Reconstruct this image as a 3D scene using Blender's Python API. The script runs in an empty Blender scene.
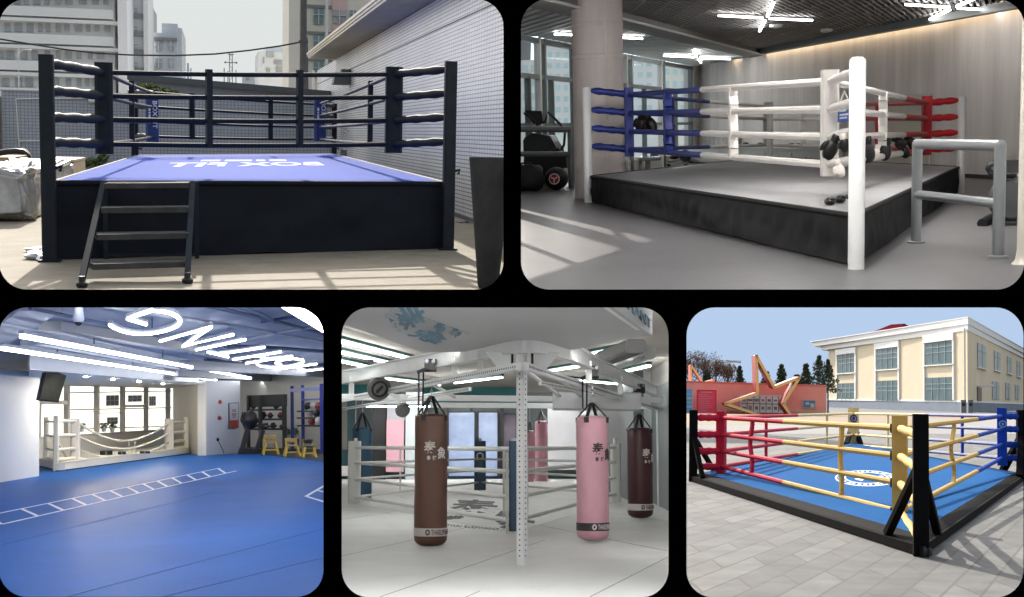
import bpy, math, random
from mathutils import Vector, Matrix, noise
V = Vector
rnd = random.Random(7)
S = bpy.context.scene
COL = S.collection
R = math.radians
# ---------------------------------------------------------------- camera
F, CX, CY = 1300.0, 512.0, 298.5
PITCH = R(4.8)
CAMP = V((0, 0, 12))
RGT, FWD, UPV = V((1, 0, 0)), V((0, math.cos(PITCH), math.sin(PITCH))), V((0, -math.sin(PITCH), math.cos(PITCH)))
def wray(u, v): return RGT * ((u - CX) / F) + UPV * ((CY - v) / F) + FWD
Z = V((0, 0, 1))

class Place:
    """One of the places behind the display wall: a local frame (x across, y away, z up, metres) with its own level ground."""
    def __init__(s, uc, vh, uvp, h, unit=1.0):
        s.h = h; s.unit = unit      # unit = metres per local unit
        y = wray(uvp, vh).normalized()
        r0 = RGT * ((uc - CX) / F) + FWD
        z = r0 - UPV * (r0.dot(y) / UPV.dot(y))
        if z.dot(UPV) < 0: z = -z
        z.normalize(); x = y.cross(z)
        o = CAMP - z * h * unit
        s.Rm = Matrix(((x.x, y.x, z.x, 0), (x.y, y.y, z.y, 0), (x.z, y.z, z.z, 0), (0, 0, 0, 1)))
        s.M = Matrix.Translation(o) @ s.Rm @ Matrix.Scale(unit, 4)
        s.Ri = s.Rm.to_3x3().transposed()
        s.e = V((0, 0, h))
        s.zc, s.yc = s.Ri @ FWD, s.Ri @ UPV
        s.xc = s.Ri @ RGT
    def ray(s, u, v): return s.Ri @ wray(u, v)
    def pl(s, u, v, p0, n):
        d = s.ray(u, v); return s.e + d * ((V(p0) - s.e).dot(V(n)) / d.dot(V(n)))
    def frame(s, b): return Matrix.Translation(s.M @ V(b)) @ s.Rm
    def gr(s, u, v, z=0.0): return s.pl(u, v, (0, 0, z), (0, 0, 1))
    def at(s, u, v, y): return s.pl(u, v, (0, y, 0), (0, 1, 0))
    def onx(s, u, v, x): return s.pl(u, v, (x, 0, 0), (1, 0, 0))
    def up(s, g, v):
        g0 = V((g[0], g[1], 0)) - s.e; k = (CY - v) / F
        return (k * g0.dot(s.zc) - g0.dot(s.yc)) / (s.yc.z - k * s.zc.z)
    def uv(s, p):
        q = V(p) - s.e; d = q.dot(s.zc); return CX + F * q.dot(s.xc) / d, CY - F * q.dot(s.yc) / d
    def px(s, p): return (V(p) - s.e).dot(s.zc) / F
    def line_u(s, a, b, u):
        """point of the plan line a-b that stands in pixel column u"""
        n = s.ray(u, 0).cross(s.ray(u, 500)); a, b = V(a), V(b)
        return a + (b - a) * ((s.e - a).dot(n) / (b - a).dot(n))

# ---------------------------------------------------------------- mesh builder
class MB:
    def __init__(s): s.v, s.f, s.m, s.t = [], [], [], None
    def add(s, vs, fs, mi=0):
        b = len(s.v); s.v += [V(p) for p in vs]; s.f += [tuple(b + i for i in f) for f in fs]; s.m += [mi] * len(fs); return s
    def obox(s, c, ux, uy, uz, mi=0):
        c = V(c); vs = [c + ux * a + uy * b + uz * d for d in (-.5, .5) for b in (-.5, .5) for a in (-.5, .5)]
        return s.add(vs, [(0, 2, 3, 1), (4, 5, 7, 6), (0, 1, 5, 4), (2, 6, 7, 3), (0, 4, 6, 2), (1, 3, 7, 5)], mi)
    def box(s, c, sx, sy, sz, rz=0, mi=0):
        a, b = V((math.cos(rz), math.sin(rz), 0)), V((-math.sin(rz), math.cos(rz), 0))
        return s.obox(c, a * sx, b * sy, Z * sz, mi)
    def bar(s, p, q, w, d, side=None, mi=0):
        p, q = V(p), V(q); ax = q - p
        a = (V(side) if side is not None else (Z if abs(ax.normalized().z) < .9 else V((0, 1, 0)))).copy()
        a = (a - ax * (a.dot(ax) / ax.length_squared)).normalized(); b = ax.normalized().cross(a)
        return s.obox((p + q) / 2, ax, b * w, a * d, mi)
    def bbar(s, p, q, w, d, bev, side=None, mi=0):
        """bar with chamfered long edges"""
        p, q = V(p), V(q); ax = q - p
        a = (V(side) if side is not None else (Z if abs(ax.normalized().z) < .9 else V((0, 1, 0)))).copy()
        a = (a - ax * (a.dot(ax) / ax.length_squared)).normalized(); b = ax.normalized().cross(a)
        x, y = w / 2, d / 2
        pr = [(x - bev, -y), (x, -y + bev), (x, y - bev), (x - bev, y), (-x + bev, y), (-x, y - bev), (-x, -y + bev), (-x + bev, -y)]
        return s.prism([p + b * i + a * j for i, j in pr], ax, mi)
    def tube(s, pts, r, n=8, mi=0, caps=True):
        pts = [V(p) for p in pts]; rr = r if isinstance(r, (list, tuple)) else [r] * len(pts)
        vs, fs = [], []
        t0 = (pts[1] - pts[0]).normalized(); a = t0.orthogonal().normalized()
        for i, p in enumerate(pts):
            t = (pts[min(i + 1, len(pts) - 1)] - pts[max(i - 1, 0)]).normalized()
            a = (a - t * a.dot(t)).normalized(); b = t.cross(a)
            vs += [p + (a * math.cos(2 * math.pi * k / n) + b * math.sin(2 * math.pi * k / n)) * rr[i] for k in range(n)]
        for i in range(len(pts) - 1):
            fs += [(i * n + k, i * n + (k + 1) % n, (i + 1) * n + (k + 1) % n, (i + 1) * n + k) for k in range(n)]
        if caps: fs += [tuple(range(n))[::-1], tuple(range((len(pts) - 1) * n, len(pts) * n))]
        return s.add(vs, fs, mi)
    def lathe(s, c, prof, n=24, mi=0, ax=None, sx=1.0):
        c = V(c); w = V(ax).normalized() if ax is not None else Z
        a = V((1, 0, 0)) if abs(w.x) < .9 else V((0, 1, 0))
        a = (a - w * a.dot(w)).normalized(); b = w.cross(a); vs, fs = [], []
        for r, z in prof: vs += [c + (a * math.cos(2 * math.pi * k / n) * sx + b * math.sin(2 * math.pi * k / n)) * r + w * z for k in range(n)]
        for i in range(len(prof) - 1): fs += [(i * n + k, i * n + (k + 1) % n, (i + 1) * n + (k + 1) % n, (i + 1) * n + k) for k in range(n)]
        fs += [tuple(range(n))[::-1], tuple(range((len(prof) - 1) * n, len(prof) * n))]
        return s.add(vs, fs, mi)
    def prism(s, pts, ext, mi=0):
        n = len(pts); pts = [V(p) for p in pts]; ext = V(ext)
        return s.add(pts + [p + ext for p in pts], [tuple(range(n))[::-1], tuple(range(n, 2 * n))] + [(i, (i + 1) % n, n + (i + 1) % n, n + i) for i in range(n)], mi)
    def quad(s, a, b, c, d, mi=0): return s.add([a, b, c, d], [(0, 1, 2, 3)], mi)
    def wall(s, a, b, z0, z1, t, mi=0):
        """upright slab whose visible face runs a-b; t = thickness away from the viewer (positive: to the left of a->b)"""
        a, b = V((a[0], a[1], 0)), V((b[0], b[1], 0)); d = (b - a).normalized(); n = V((-d.y, d.x, 0)) * t
        return s.prism([a + Z * z0, b + Z * z0, b + n + Z * z0, a + n + Z * z0], Z * (z1 - z0), mi)
    def grid(s, fn, nu, nv, mi=0):
        vs = [fn(i / nu, j / nv) for j in range(nv + 1) for i in range(nu + 1)]
        fs = [(j * (nu + 1) + i, j * (nu + 1) + i + 1, (j + 1) * (nu + 1) + i + 1, (j + 1) * (nu + 1) + i) for j in range(nv) for i in range(nu)]
        return s.add(vs, fs, mi)
    def blob(s, c, rx, ry, rz, n=14, m=9, jit=0, seed=0, mi=0, ux=None, uy=None, uz=None, pw=1.0):
        c = V(c); ux, uy, uz = ux or V((1, 0, 0)), uy or V((0, 1, 0)), uz or Z; vs, fs = [], []
        def sp(x): return math.copysign(abs(x) ** pw, x)
        for j in range(m + 1):
            th = math.pi * j / m
            for k in range(n):
                ph = 2 * math.pi * k / n
                d = V((sp(math.sin(th)) * sp(math.cos(ph)), sp(math.sin(th)) * sp(math.sin(ph)), sp(math.cos(th))))
                q = 1 + (jit * noise.noise(d * 1.7 + V((seed * 3.1, seed, 0))) if jit else 0)
                vs.append(c + ux * d.x * rx * q + uy * d.y * ry * q + uz * d.z * rz * q)
        fs = [(j * n + k, j * n + (k + 1) % n, (j + 1) * n + (k + 1) % n, (j + 1) * n + k) for j in range(m) for k in range(n)]
        return s.add(vs, fs, mi)
    def leaves(s, c, rx, ry, rz, n, size, rg, mis=(0, 1), flat=0.0):
        c = V(c)
        for _ in range(n):
            d = V((rg.gauss(0, 1), rg.gauss(0, 1), rg.gauss(0, 1))).normalized() * (rg.random() ** .4)
            if noise.noise(d * 2.2 + c * .37) < -.22: continue
            p = c + V((d.x * rx, d.y * ry, d.z * rz)); q = V((rg.gauss(0, 1), rg.gauss(0, 1), rg.gauss(0, 1) * (1 - flat))).normalized()
            a = q.orthogonal().normalized(); b = q.cross(a); z = size * rg.uniform(.6, 1.4)
            s.add([p - a * z, p - b * z * .45, p + a * z, p + b * z * .45], [(0, 1, 2, 3)], mis[0] if rg.random() < .55 else mis[1])
        return s
    def text(s, body, fn, mi=0, ext=.05, bold=0.0):
        """lettering as thin raised shapes; fn maps (x 0..1, y 0..1, z 0..1) to a point"""
        c = bpy.data.curves.new('lettering', 'FONT'); c.body = body; c.size = 1; c.extrude = .5; c.resolution_u = 3; c.offset = bold
        o = bpy.data.objects.new('lettering', c); COL.objects.link(o)
        bpy.context.view_layer.update()
        me = o.evaluated_get(bpy.context.evaluated_depsgraph_get()).to_mesh()
        co = [v.co.copy() for v in me.vertices]; fs = [tuple(p.vertices) for p in me.polygons]
        o.to_mesh_clear(); bpy.data.objects.remove(o); bpy.data.curves.remove(c)
        if not co: return s
        x0, x1 = min(p.x for p in co), max(p.x for p in co); y0, y1 = min(p.y for p in co), max(p.y for p in co)
        return s.add([fn((p.x - x0) / (x1 - x0), (p.y - y0) / (y1 - y0), p.z + .5) for p in co], fs, mi)

def flat_map(o, ux, uy, n): return lambda x, y, z: V(o) + V(ux) * x + V(uy) * y + V(n) * z
def lerp(a, b, t): return a + (b - a) * t

# ---------------------------------------------------------------- objects
BASE, PL = {}, {}
def mesh(name, mb, mats, base, smooth=None, unit=1.0):
    import bmesh
    me = bpy.data.meshes.new(name)
    me.from_pydata([tuple((p - base) * unit) for p in mb.v], [], mb.f)
    for m in (mats if isinstance(mats, (list, tuple)) else [mats]): me.materials.append(m)
    for p, i in zip(me.polygons, mb.m): p.material_index = i
    bm = bmesh.new(); bm.from_mesh(me); bmesh.ops.recalc_face_normals(bm, faces=bm.faces[:]); bm.to_mesh(me); bm.free()
    if mb.t:
        uvl = me.uv_layers.new(name='plan')
        for l in me.loops: uvl.data[l.index].uv = mb.t(mb.v[l.vertex_index])
    if smooth is not None:
        me.shade_smooth()
        if smooth < 180: me.set_sharp_from_angle(angle=R(smooth))
    return me
def tag(o, label, cat, group):
    if label: o['label'] = label
    if cat: o['category'] = cat
    if group: o['group'] = group
def thing(P, name, label, cat, base, group=None):
    o = bpy.data.objects.new(name, None); COL.objects.link(o); b = V(base)
    o.empty_display_size = .2; o.matrix_world = P.frame(b)
    tag(o, label, cat, group); BASE[o.name] = b; PL[o.name] = P; return o
def part(name, mb, mat, parent, smooth=None, label=None):
    b = BASE[parent.name]; P = PL[parent.name]
    o = bpy.data.objects.new(name, mesh(name, mb, mat, b, smooth, P.unit)); COL.objects.link(o); o.parent = parent
    BASE[o.name] = b; PL[o.name] = P
    if label: o['label'] = label
    return o
def solo(P, name, mb, mat, label, cat, base, group=None, smooth=None, kind=None):
    b = V(base); o = bpy.data.objects.new(name, mesh(name, mb, mat, b, smooth, P.unit)); COL.objects.link(o)
    o.matrix_world = P.frame(b); tag(o, label, cat, group); BASE[o.name] = b; PL[o.name] = P
    if kind: o['kind'] = kind
    return o
def struct(P, name, mb, mat, base=(0, 0, 0), smooth=None, label=None, cat=None):
    return solo(P, name, mb, mat, label, cat, base, None, smooth, 'structure')

# ---------------------------------------------------------------- materials
def add_wear(nt, src, dst, amount, sc):
    """scuffs and stains: patches with ragged edges where the surface itself is darker"""
    N = nt.nodes.new; tc = N('ShaderNodeTexCoord'); a = N('ShaderNodeTexNoise'); a.inputs['Scale'].default_value = sc; a.inputs['Detail'].default_value = 9; a.inputs['Roughness'].default_value = .72; a.inputs['Distortion'].default_value = .6
    nt.links.new(tc.outputs['Object'], a.inputs['Vector']); r = N('ShaderNodeMapRange'); r.inputs[1].default_value = .50; r.inputs[2].default_value = .66; r.inputs[3].default_value = 1; r.inputs[4].default_value = 1 - amount
    nt.links.new(a.outputs['Fac'], r.inputs[0]); m = N('ShaderNodeMix'); m.data_type = 'RGBA'; m.blend_type = 'MULTIPLY'; m.inputs[0].default_value = 1
    nt.links.new(src, m.inputs[6]); nt.links.new(r.outputs[0], m.inputs[7]); nt.links.new(m.outputs[2], dst)
def mat(name, col, rough=.6, var=.12, sc=3.0, bump=0.0, metal=0.0, emit=0.0, ecol=None, spec=.5, det=4.0, bsc=None, col2=None, stretch=None, coat=0, wear=0.0, wsc=1.0):
    m = bpy.data.materials.new(name); m.use_nodes = True; nt = m.node_tree; b = nt.nodes['Principled BSDF']
    b.inputs['Roughness'].default_value = rough; b.inputs['Metallic'].default_value = metal; b.inputs['Specular IOR Level'].default_value = spec
    b.inputs['Base Color'].default_value = (*col, 1); b.inputs['Coat Weight'].default_value = coat
    if emit:
        b.inputs['Emission Color'].default_value = (*(ecol or col), 1); b.inputs['Emission Strength'].default_value = emit
    if var or bump:
        tc = nt.nodes.new('ShaderNodeTexCoord'); src = tc.outputs['Object']
        if stretch:
            mp = nt.nodes.new('ShaderNodeMapping'); mp.inputs['Scale'].default_value = stretch; nt.links.new(src, mp.inputs[0]); src = mp.outputs[0]
        n = nt.nodes.new('ShaderNodeTexNoise'); n.inputs['Scale'].default_value = sc; n.inputs['Detail'].default_value = det; n.inputs['Roughness'].default_value = .65
        nt.links.new(src, n.inputs['Vector'])
    if var:
        r = nt.nodes.new('ShaderNodeValToRGB'); e = r.color_ramp.elements; c2 = col2 or tuple(min(1, c * (1 + var)) for c in col)
        e[0].position = .3; e[1].position = .7; e[0].color = (*[c * (1 - var) for c in col], 1); e[1].color = (*c2, 1)
        nt.links.new(n.outputs['Fac'], r.inputs[0]); nt.links.new(r.outputs[0], b.inputs['Base Color'])
        if wear: add_wear(nt, r.outputs[0], b.inputs['Base Color'], wear, wsc)
    if bump:
        n2 = n
        if bsc:
            n2 = nt.nodes.new('ShaderNodeTexNoise'); n2.inputs['Scale'].default_value = bsc; n2.inputs['Detail'].default_value = 3; nt.links.new(src, n2.inputs['Vector'])
        bp = nt.nodes.new('ShaderNodeBump'); bp.inputs['Strength'].default_value = bump; bp.inputs['Distance'].default_value = .05
        nt.links.new(n2.outputs['Fac'], bp.inputs['Height']); nt.links.new(bp.outputs[0], b.inputs['Normal'])
    return m
def tiles(name, c1, c2, grout, bw, bh, mortar, rough=.35, axes='YZ', offset=0.0, uv=False, bump=.3, var=.1, nsc=.5, wear=0.0, wsc=1.0):
    m = bpy.data.materials.new(name); m.use_nodes = True; nt = m.node_tree; b = nt.nodes['Principled BSDF']; N = nt.nodes.new; L = nt.links.new
    b.inputs['Roughness'].default_value = rough
    tc = N('ShaderNodeTexCoord')
    if uv: vec = tc.outputs['UV']
    else:
        sp = N('ShaderNodeSeparateXYZ'); cb = N('ShaderNodeCombineXYZ'); L(tc.outputs['Object'], sp.inputs[0])
        L(sp.outputs[axes[0]], cb.inputs[0]); L(sp.outputs[axes[1]], cb.inputs[1]); vec = cb.outputs[0]
    br = N('ShaderNodeTexBrick'); L(vec, br.inputs['Vector']); br.offset = offset; br.squash = 1
    for k, v in (('Color1', (*c1, 1)), ('Color2', (*c2, 1)), ('Mortar', (*grout, 1)), ('Scale', 1), ('Mortar Size', mortar), ('Mortar Smooth', .1), ('Bias', 0), ('Brick Width', bw), ('Row Height', bh)): br.inputs[k].default_value = v
    no = N('ShaderNodeTexNoise'); no.inputs['Scale'].default_value = nsc; no.inputs['Detail'].default_value = 6; L(tc.outputs['Object'], no.inputs['Vector'])
    mr = N('ShaderNodeMapRange'); mr.inputs[1].default_value = .3; mr.inputs[2].default_value = .7; mr.inputs[3].default_value = 1 - var; mr.inputs[4].default_value = 1 + var; L(no.outputs['Fac'], mr.inputs[0])
    mx = N('ShaderNodeMix'); mx.data_type = 'RGBA'; mx.blend_type = 'MULTIPLY'; mx.inputs[0].default_value = 1
    L(br.outputs['Color'], mx.inputs[6]); L(mr.outputs[0], mx.inputs[7]); L(mx.outputs[2], b.inputs['Base Color'])
    if wear: add_wear(nt, mx.outputs[2], b.inputs['Base Color'], wear, wsc)
    if bump:
        bp = N('ShaderNodeBump'); bp.inputs['Strength'].default_value = bump; bp.inputs['Distance'].default_value = .02; bp.invert = True; L(br.outputs['Fac'], bp.inputs['Height']); L(bp.outputs[0], b.inputs['Normal'])
    return m
def glow(name, col, s):
    m = bpy.data.materials.new(name); m.use_nodes = True; nt = m.node_tree; nt.nodes.remove(nt.nodes['Principled BSDF'])
    e = nt.nodes.new('ShaderNodeEmission'); e.inputs[0].default_value = (*col, 1); e.inputs[1].default_value = s
    nt.links.new(e.outputs[0], nt.nodes['Material Output'].inputs[0]); return m
def glassy(name, col, rough=.05, alpha=.25):
    m = bpy.data.materials.new(name); m.use_nodes = True; nt = m.node_tree; b = nt.nodes['Principled BSDF']
    b.inputs['Base Color'].default_value = (*col, 1); b.inputs['Roughness'].default_value = rough
    t = nt.nodes.new('ShaderNodeBsdfTransparent'); t.inputs[0].default_value = (*col, 1); x = nt.nodes.new('ShaderNodeMixShader'); x.inputs[0].default_value = alpha
    nt.links.new(t.outputs[0], x.inputs[1]); nt.links.new(b.outputs[0], x.inputs[2]); nt.links.new(x.outputs[0], nt.nodes['Material Output'].inputs[0]); return m
def srgb(r, g, b):
    f = lambda c: (c / 255 / 12.92) if c / 255 <= .04045 else ((c / 255 + .055) / 1.055) ** 2.4
    return (f(r), f(g), f(b))

BLACKM = mat('black_metal', (.018, .019, .022), .45, .2, 2)
WHITEP = mat('white_paint', (.78, .78, .76), .4, .05, 2)
STEEL = mat('grey_steel', (.22, .23, .24), .35, .1, 3, metal=.3)
RUBBER = mat('black_rubber', (.012, .012, .013), .5, .2, 5)

# ---------------------------------------------------------------- camera, sun, sky, the black display wall
cd = bpy.data.cameras.new('camera'); cam = bpy.data.objects.new('camera', cd); COL.objects.link(cam)
cam.location = CAMP; cam.rotation_euler = (math.pi / 2 + PITCH, 0, 0)
cd.sensor_width = 36; cd.lens = 36 * F / 1024; cd.clip_start = .05; cd.clip_end = 6000
S.camera = cam
SAZ, SEL = R(-13.5), R(35.0)
sd = bpy.data.lights.new('sun', 'SUN'); sd.energy = 3.4; sd.angle = R(.5); sd.color = (1, .93, .82)
sun = bpy.data.objects.new('sun', sd); COL.objects.link(sun)
SV = V((math.sin(SAZ) * math.cos(SEL), math.cos(SAZ) * math.cos(SEL), math.sin(SEL)))
sun.rotation_euler = SV.to_track_quat('Z', 'Y').to_euler(); sun.location = (0, 0, 60)
W = bpy.data.worlds.new('World'); S.world = W; W.use_nodes = True
sk = W.node_tree.nodes.new('ShaderNodeTexSky'); sk.sky_type = 'NISHITA'; sk.sun_disc = False; sk.sun_elevation = SEL; sk.sun_rotation = SAZ % (2 * math.pi)
sk.dust_density = 4.0; sk.air_density = 1.0; sk.ozone_density = .6
hs = W.node_tree.nodes.new('ShaderNodeHueSaturation'); hs.inputs['Saturation'].default_value = .38; W.node_tree.links.new(sk.outputs[0], hs.inputs['Color'])
bg = W.node_tree.nodes['Background']; bg.inputs[1].default_value = .15; W.node_tree.links.new(hs.outputs[0], bg.inputs[0])
vs = S.view_settings; vs.view_transform = 'Standard'; vs.look = 'None'; vs.exposure = .8; vs.gamma = 1; vs.use_curve_mapping = False
S.cycles.use_denoising = True; S.cycles.max_bounces = 8; S.cycles.diffuse_bounces = 4; S.cycles.glossy_bounces = 3; S.cycles.transparent_max_bounces = 12
S.cycles.sample_clamp_indirect = 8

class Screen(Place):
    def __init__(s):
        s.unit = 1.0; s.M = s.Rm = Matrix(((RGT.x, FWD.x, UPV.x, CAMP.x), (RGT.y, FWD.y, UPV.y, CAMP.y), (RGT.z, FWD.z, UPV.z, CAMP.z), (0, 0, 0, 1))); s.Rm = s.M.to_3x3().to_4x4()
DW = Screen()
def dwp(u, v, d): return V(((u - CX) / F * d, d, (CY - v) / F * d))
DIST = 6.0
OPEN = [(-1, -1, 503.5, 289.5), (521, -1, 1024.5, 289.5), (-1, 307.5, 324, 596.8), (341.8, 307.5, 668.5, 597.5), (686, 307.5, 1023.5, 597.5)]
def wall_panel():
    import bmesh
    bm = bmesh.new()
    def loop(ps): 
        vs = [bm.verts.new(dwp(u, v, DIST)) for u, v in ps]
        return [bm.edges.new((vs[i], vs[(i + 1) % len(vs)])) for i in range(len(vs))]
    es = loop([(-700, -600), (1724, -600), (1724, 1200), (-700, 1200)])
    for x0, y0, x1, y1 in OPEN:
        r = 28; ps = []
        for cx_, cy_, a0 in ((x1 - r, y0 + r, -90), (x1 - r, y1 - r, 0), (x0 + r, y1 - r, 90), (x0 + r, y0 + r, 180)):
            ps += [(cx_ + r * math.cos(R(a0 + 90 * k / 10)), cy_ + r * math.sin(R(a0 + 90 * k / 10))) for k in range(11)]
        es += loop(ps)
    bmesh.ops.triangle_fill(bm, edges=es, use_beauty=True)
    bmesh.ops.recalc_face_normals(bm, faces=bm.faces[:])
    g = bmesh.ops.extrude_face_region(bm, geom=bm.faces[:])
    for v in g['geom']:
        if isinstance(v, bmesh.types.BMVert): v.co.y -= .02
    me = bpy.data.meshes.new('display_wall'); bm.to_mesh(me); bm.free()
    me.materials.append(mat('matt_black', (.0006, .0006, .0006), 1, 0, spec=0))
    o = bpy.data.objects.new('display_wall', me); COL.objects.link(o); o.matrix_world = DW.M; o['kind'] = 'structure'
    o['label'] = 'matt black wall with five rounded openings'
wall_panel()
# thin partitions between the five places, running back from the black wall
PARTW = mat('partition_paint', (.75, .75, .75), .8, .03)
def partition(u0, v0, u1, v1, d0, d1, t=.02):
    mb = MB(); a, b, c, d = dwp(u0, v0, d0), dwp(u1, v1, d0), dwp(u1, v1, d1), dwp(u0, v0, d1)
    n = (b - a).cross(d - a).normalized() * t
    mb.prism([a - n / 2, b - n / 2, c - n / 2, d - n / 2], n)
    return struct(DW, 'partition', mb, PARTW)
# ---------------------------------------------------------------- boxing rings
def skirt_mesh(a, b, z0, z1, seed, amp, nu=60, nv=14):
    a, b = V((a[0], a[1], 0)), V((b[0], b[1], 0)); d = (b - a); L = d.length; n = V((d.y, -d.x, 0)).normalized()
    def fn(u, v):
        p = a + d * u; q = V((u * L / (z1 - z0) * 2.2 + seed, v * 1.6, seed)); k = math.sin(math.pi * min(1, v * 1.05)) * .7 + .3 * (1 - v)
        w = noise.noise(q) + .5 * noise.noise(q * 2.3 + V((u * 6, 0, 0))) + .6 * math.sin((u * 5.1 + v * 1.3 + seed) * 2.4) * (1 - v)
        return p + n * amp * (w * k + .25) + Z * (lerp(z0, z1, v) + (amp * .35 * noise.noise(V((u * 9, seed, 3))) if j0(v) else 0))
    def j0(v): return v == 0
    return MB().grid(fn, nu, nv)
def rope(root, pts, r, mats, splits=(), n=8, sag=0.0, name='rope'):
    """rope through two points; splits = [(t, material index from there on)]"""
    a, b = V(pts[0]), V(pts[1]); mb = MB(); N = 14
    cuts = [0.0] + [t for t, _ in splits] + [1.0]; ids = [0] + [i for _, i in splits]
    f = lambda t: a + (b - a) * t - Z * sag * 4 * t * (1 - t)
    for k, i in enumerate(ids):
        t0, t1 = cuts[k], cuts[k + 1]; m = max(2, int(N * (t1 - t0)) + 1)
        mb.tube([f(lerp(t0, t1, j / m)) for j in range(m + 1)], r * (1.0 if i == 0 else 1.0), n, mi=i)
    return part(name, mb, mats, root, 40)
def sleeve(root, a, b, r, m, wrinkle=0, name='turnbuckle_sleeve'):
    a, b = V(a), V(b); N = 9; pts, rs = [], []
    for i in range(N + 1):
        t = i / N; pts.append(a + (b - a) * t); rs.append(r * (.55 if i in (0,) else (.8 if i == N else 1 + .12 * math.sin(i * 2.1 + a.x))))
    return part(name, MB().tube(pts, rs, 10), m, root, 50)
def pad(root, g, z0, z1, w, d, fx, m, bev=.2, name='corner_pad', label=None):
    """upholstered corner cushion: chamfered column facing direction fx (plan vector)"""
    fx = V((fx[0], fx[1], 0)).normalized(); g = V((g[0], g[1], 0)); mb = MB()
    mb.bbar(g + Z * z0, g + Z * z1, w, d, min(w, d) * bev, side=fx)
    return part(name, mb, m, root, label=label)
# ================================================================ place 1: outdoor yard with the blue canvas ring
P = P1 = Place(250, 130, 217, 5.0); h = P.h
M_CONC = mat('yard_concrete', (.285, .245, .18), .9, .16, .35, .25, bsc=2.5, det=8, wear=.22, wsc=.5)
M_SKIRT = mat('black_skirt_cloth', (.012, .015, .022), .7, .08, .4, spec=.1)
M_NAVY = mat('navy_vinyl', (.019, .023, .030), .65, .2, 1.5, spec=.12)
M_CANV1 = mat('blue_canvas', (.026, .078, .44), .9, spec=.06, var=.1, sc=.25, bump=.12, bsc=1.2, det=6)
M_ROPE1 = mat('black_rope_cover', (.014, .017, .024), .6, .2, 3, spec=.12)
M_TEXTW = mat('white_print', (.8, .8, .82), .6, .08, 3); M_WORN = mat('worn_white_print', (.50, .54, .76), .8, .3, .8, spec=.05)
gq = [P.gr(511.5, 295.5), P.gr(511.5, 224)]
g = MB().prism([V((-9 * h, 7.75 * h, -.5)), gq[0] - Z * .5, gq[1] - Z * .5, V((2.95 * h, 14.5 * h, -.5)), V((2.95 * h, 62 * h, -.5)), V((-16 * h, 62 * h, -.5))], Z * .5)
struct(P, 'street', MB().prism([V((-30 * h, 62 * h, -.5)), V((2.95 * h, 62 * h, -.5)), V((4 * h, 150 * h, -.5)), V((-60 * h, 150 * h, -.5))], Z * .4), mat('bounce_street', (.55, .52, .47), .9, .1, .05))  # unseen pale ground added to bounce sunlight onto the far buildings
struct(P, 'ground', g, M_CONC, label='pale dusty concrete yard in front of the blue ring', cat='ground')

# the ring
FL, FR = P.gr(50, 261.5), P.gr(447.5, 249.8)
hp = P.up(FL, 181.5)
BL, BR = P.gr(135, 155.2, hp), P.gr(334, 153.6, hp); BL.z = BR.z = 0
C4 = [FL, FR, BR, BL]; cen = (FL + FR + BR + BL) / 4
HPS = [P.up(FL, 54.6), P.up(FR, 61.5)]; hpost = sum(HPS) / 2
ring = thing(P, 'boxing_ring', 'raised boxing ring with blue canvas, black skirt and black posts in an outdoor yard', 'boxing ring', cen, 'boxing rings')
pw = 13.6 * P.px(FL)
def shrink(p, k): return cen + (p - cen) * k
mb = MB().prism([shrink(p, .985) + Z * (hp - .12) for p in C4], Z * .12)
canvas = part('canvas', mb, M_CANV1, ring)
mb = MB()
for i in range(4):
    a, b = shrink(C4[i], .98), shrink(C4[(i + 1) % 4], .98); sk_ = skirt_mesh(a, b, .03, hp - .1, i * 3.7 + 1, .24); mb.add(sk_.v, sk_.f)
part('skirt', mb, M_SKIRT, ring, 180)
mb = MB()   # black hem rolled over the canvas edge
for i in range(4): mb.tube([shrink(C4[i], .985) + Z * (hp - .06), shrink(C4[(i + 1) % 4], .985) + Z * (hp - .06)], .1, 8)
part('canvas_hem', mb, M_SKIRT, ring, 60)
for i, c in enumerate(C4):
    mb = MB().bbar(c, c + Z * (HPS[i] if i < 2 else hpost), pw, pw, pw * .1, side=V((0, 1, 0)))
    p = part('post', mb, M_NAVY, ring)
    part('post_foot', MB().box(c + Z * .04, pw * 1.5, pw * 1.5, .08), M_NAVY, p)
    part('pulley_hook', MB().tube([c + V((pw * .5, 0, hp + .5)), c + V((pw * .95, 0, hp + .56)), c + V((pw * .8, 0, hp + .38))], .07, 6), M_NAVY, p)
# rope corners stand in from the posts
RC = [P.line_u(FL, BR, 106), P.line_u(FR, BL, 392), P.line_u(BR, FL, 318.3), P.line_u(BL, FR, 154)]
ys = [(63, 90, 117, 142), (69, 93, 117, 141.5)]; yr = [(72.3, 95.8, 119.3, 144), (74.3, 97.2, 120.3, 144.3)]
zf = [[P.up(RC[0], y) for y in yr[0]], [P.up(RC[1], y) for y in yr[1]]]
za = [(a + b) / 2 for a, b in zip(*zf)]
ZR = [zf[0], zf[1], za, za]
rr = 2.5 * P.px(RC[0])
for i in range(4):
    j = (i + 1) % 4
    for k in range(4):
        rope(ring, (RC[i] * 1 + Z * (ZR[i][k] - RC[i].z), RC[j] + Z * (ZR[j][k] - RC[j].z)), rr, M_ROPE1, sag=.06)
    for k in range(4):
        zp = [P.up(C4[i], y) for y in ys[i]][k] if i < 2 else za[k] + .12 * (3 - k) / 3
        d = (RC[i] - C4[i]).normalized()
        sleeve(ring, C4[i] + d * pw * .5 + Z * zp, RC[i] + Z * ZR[i][k], rr * 1.75, M_NAVY)
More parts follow.
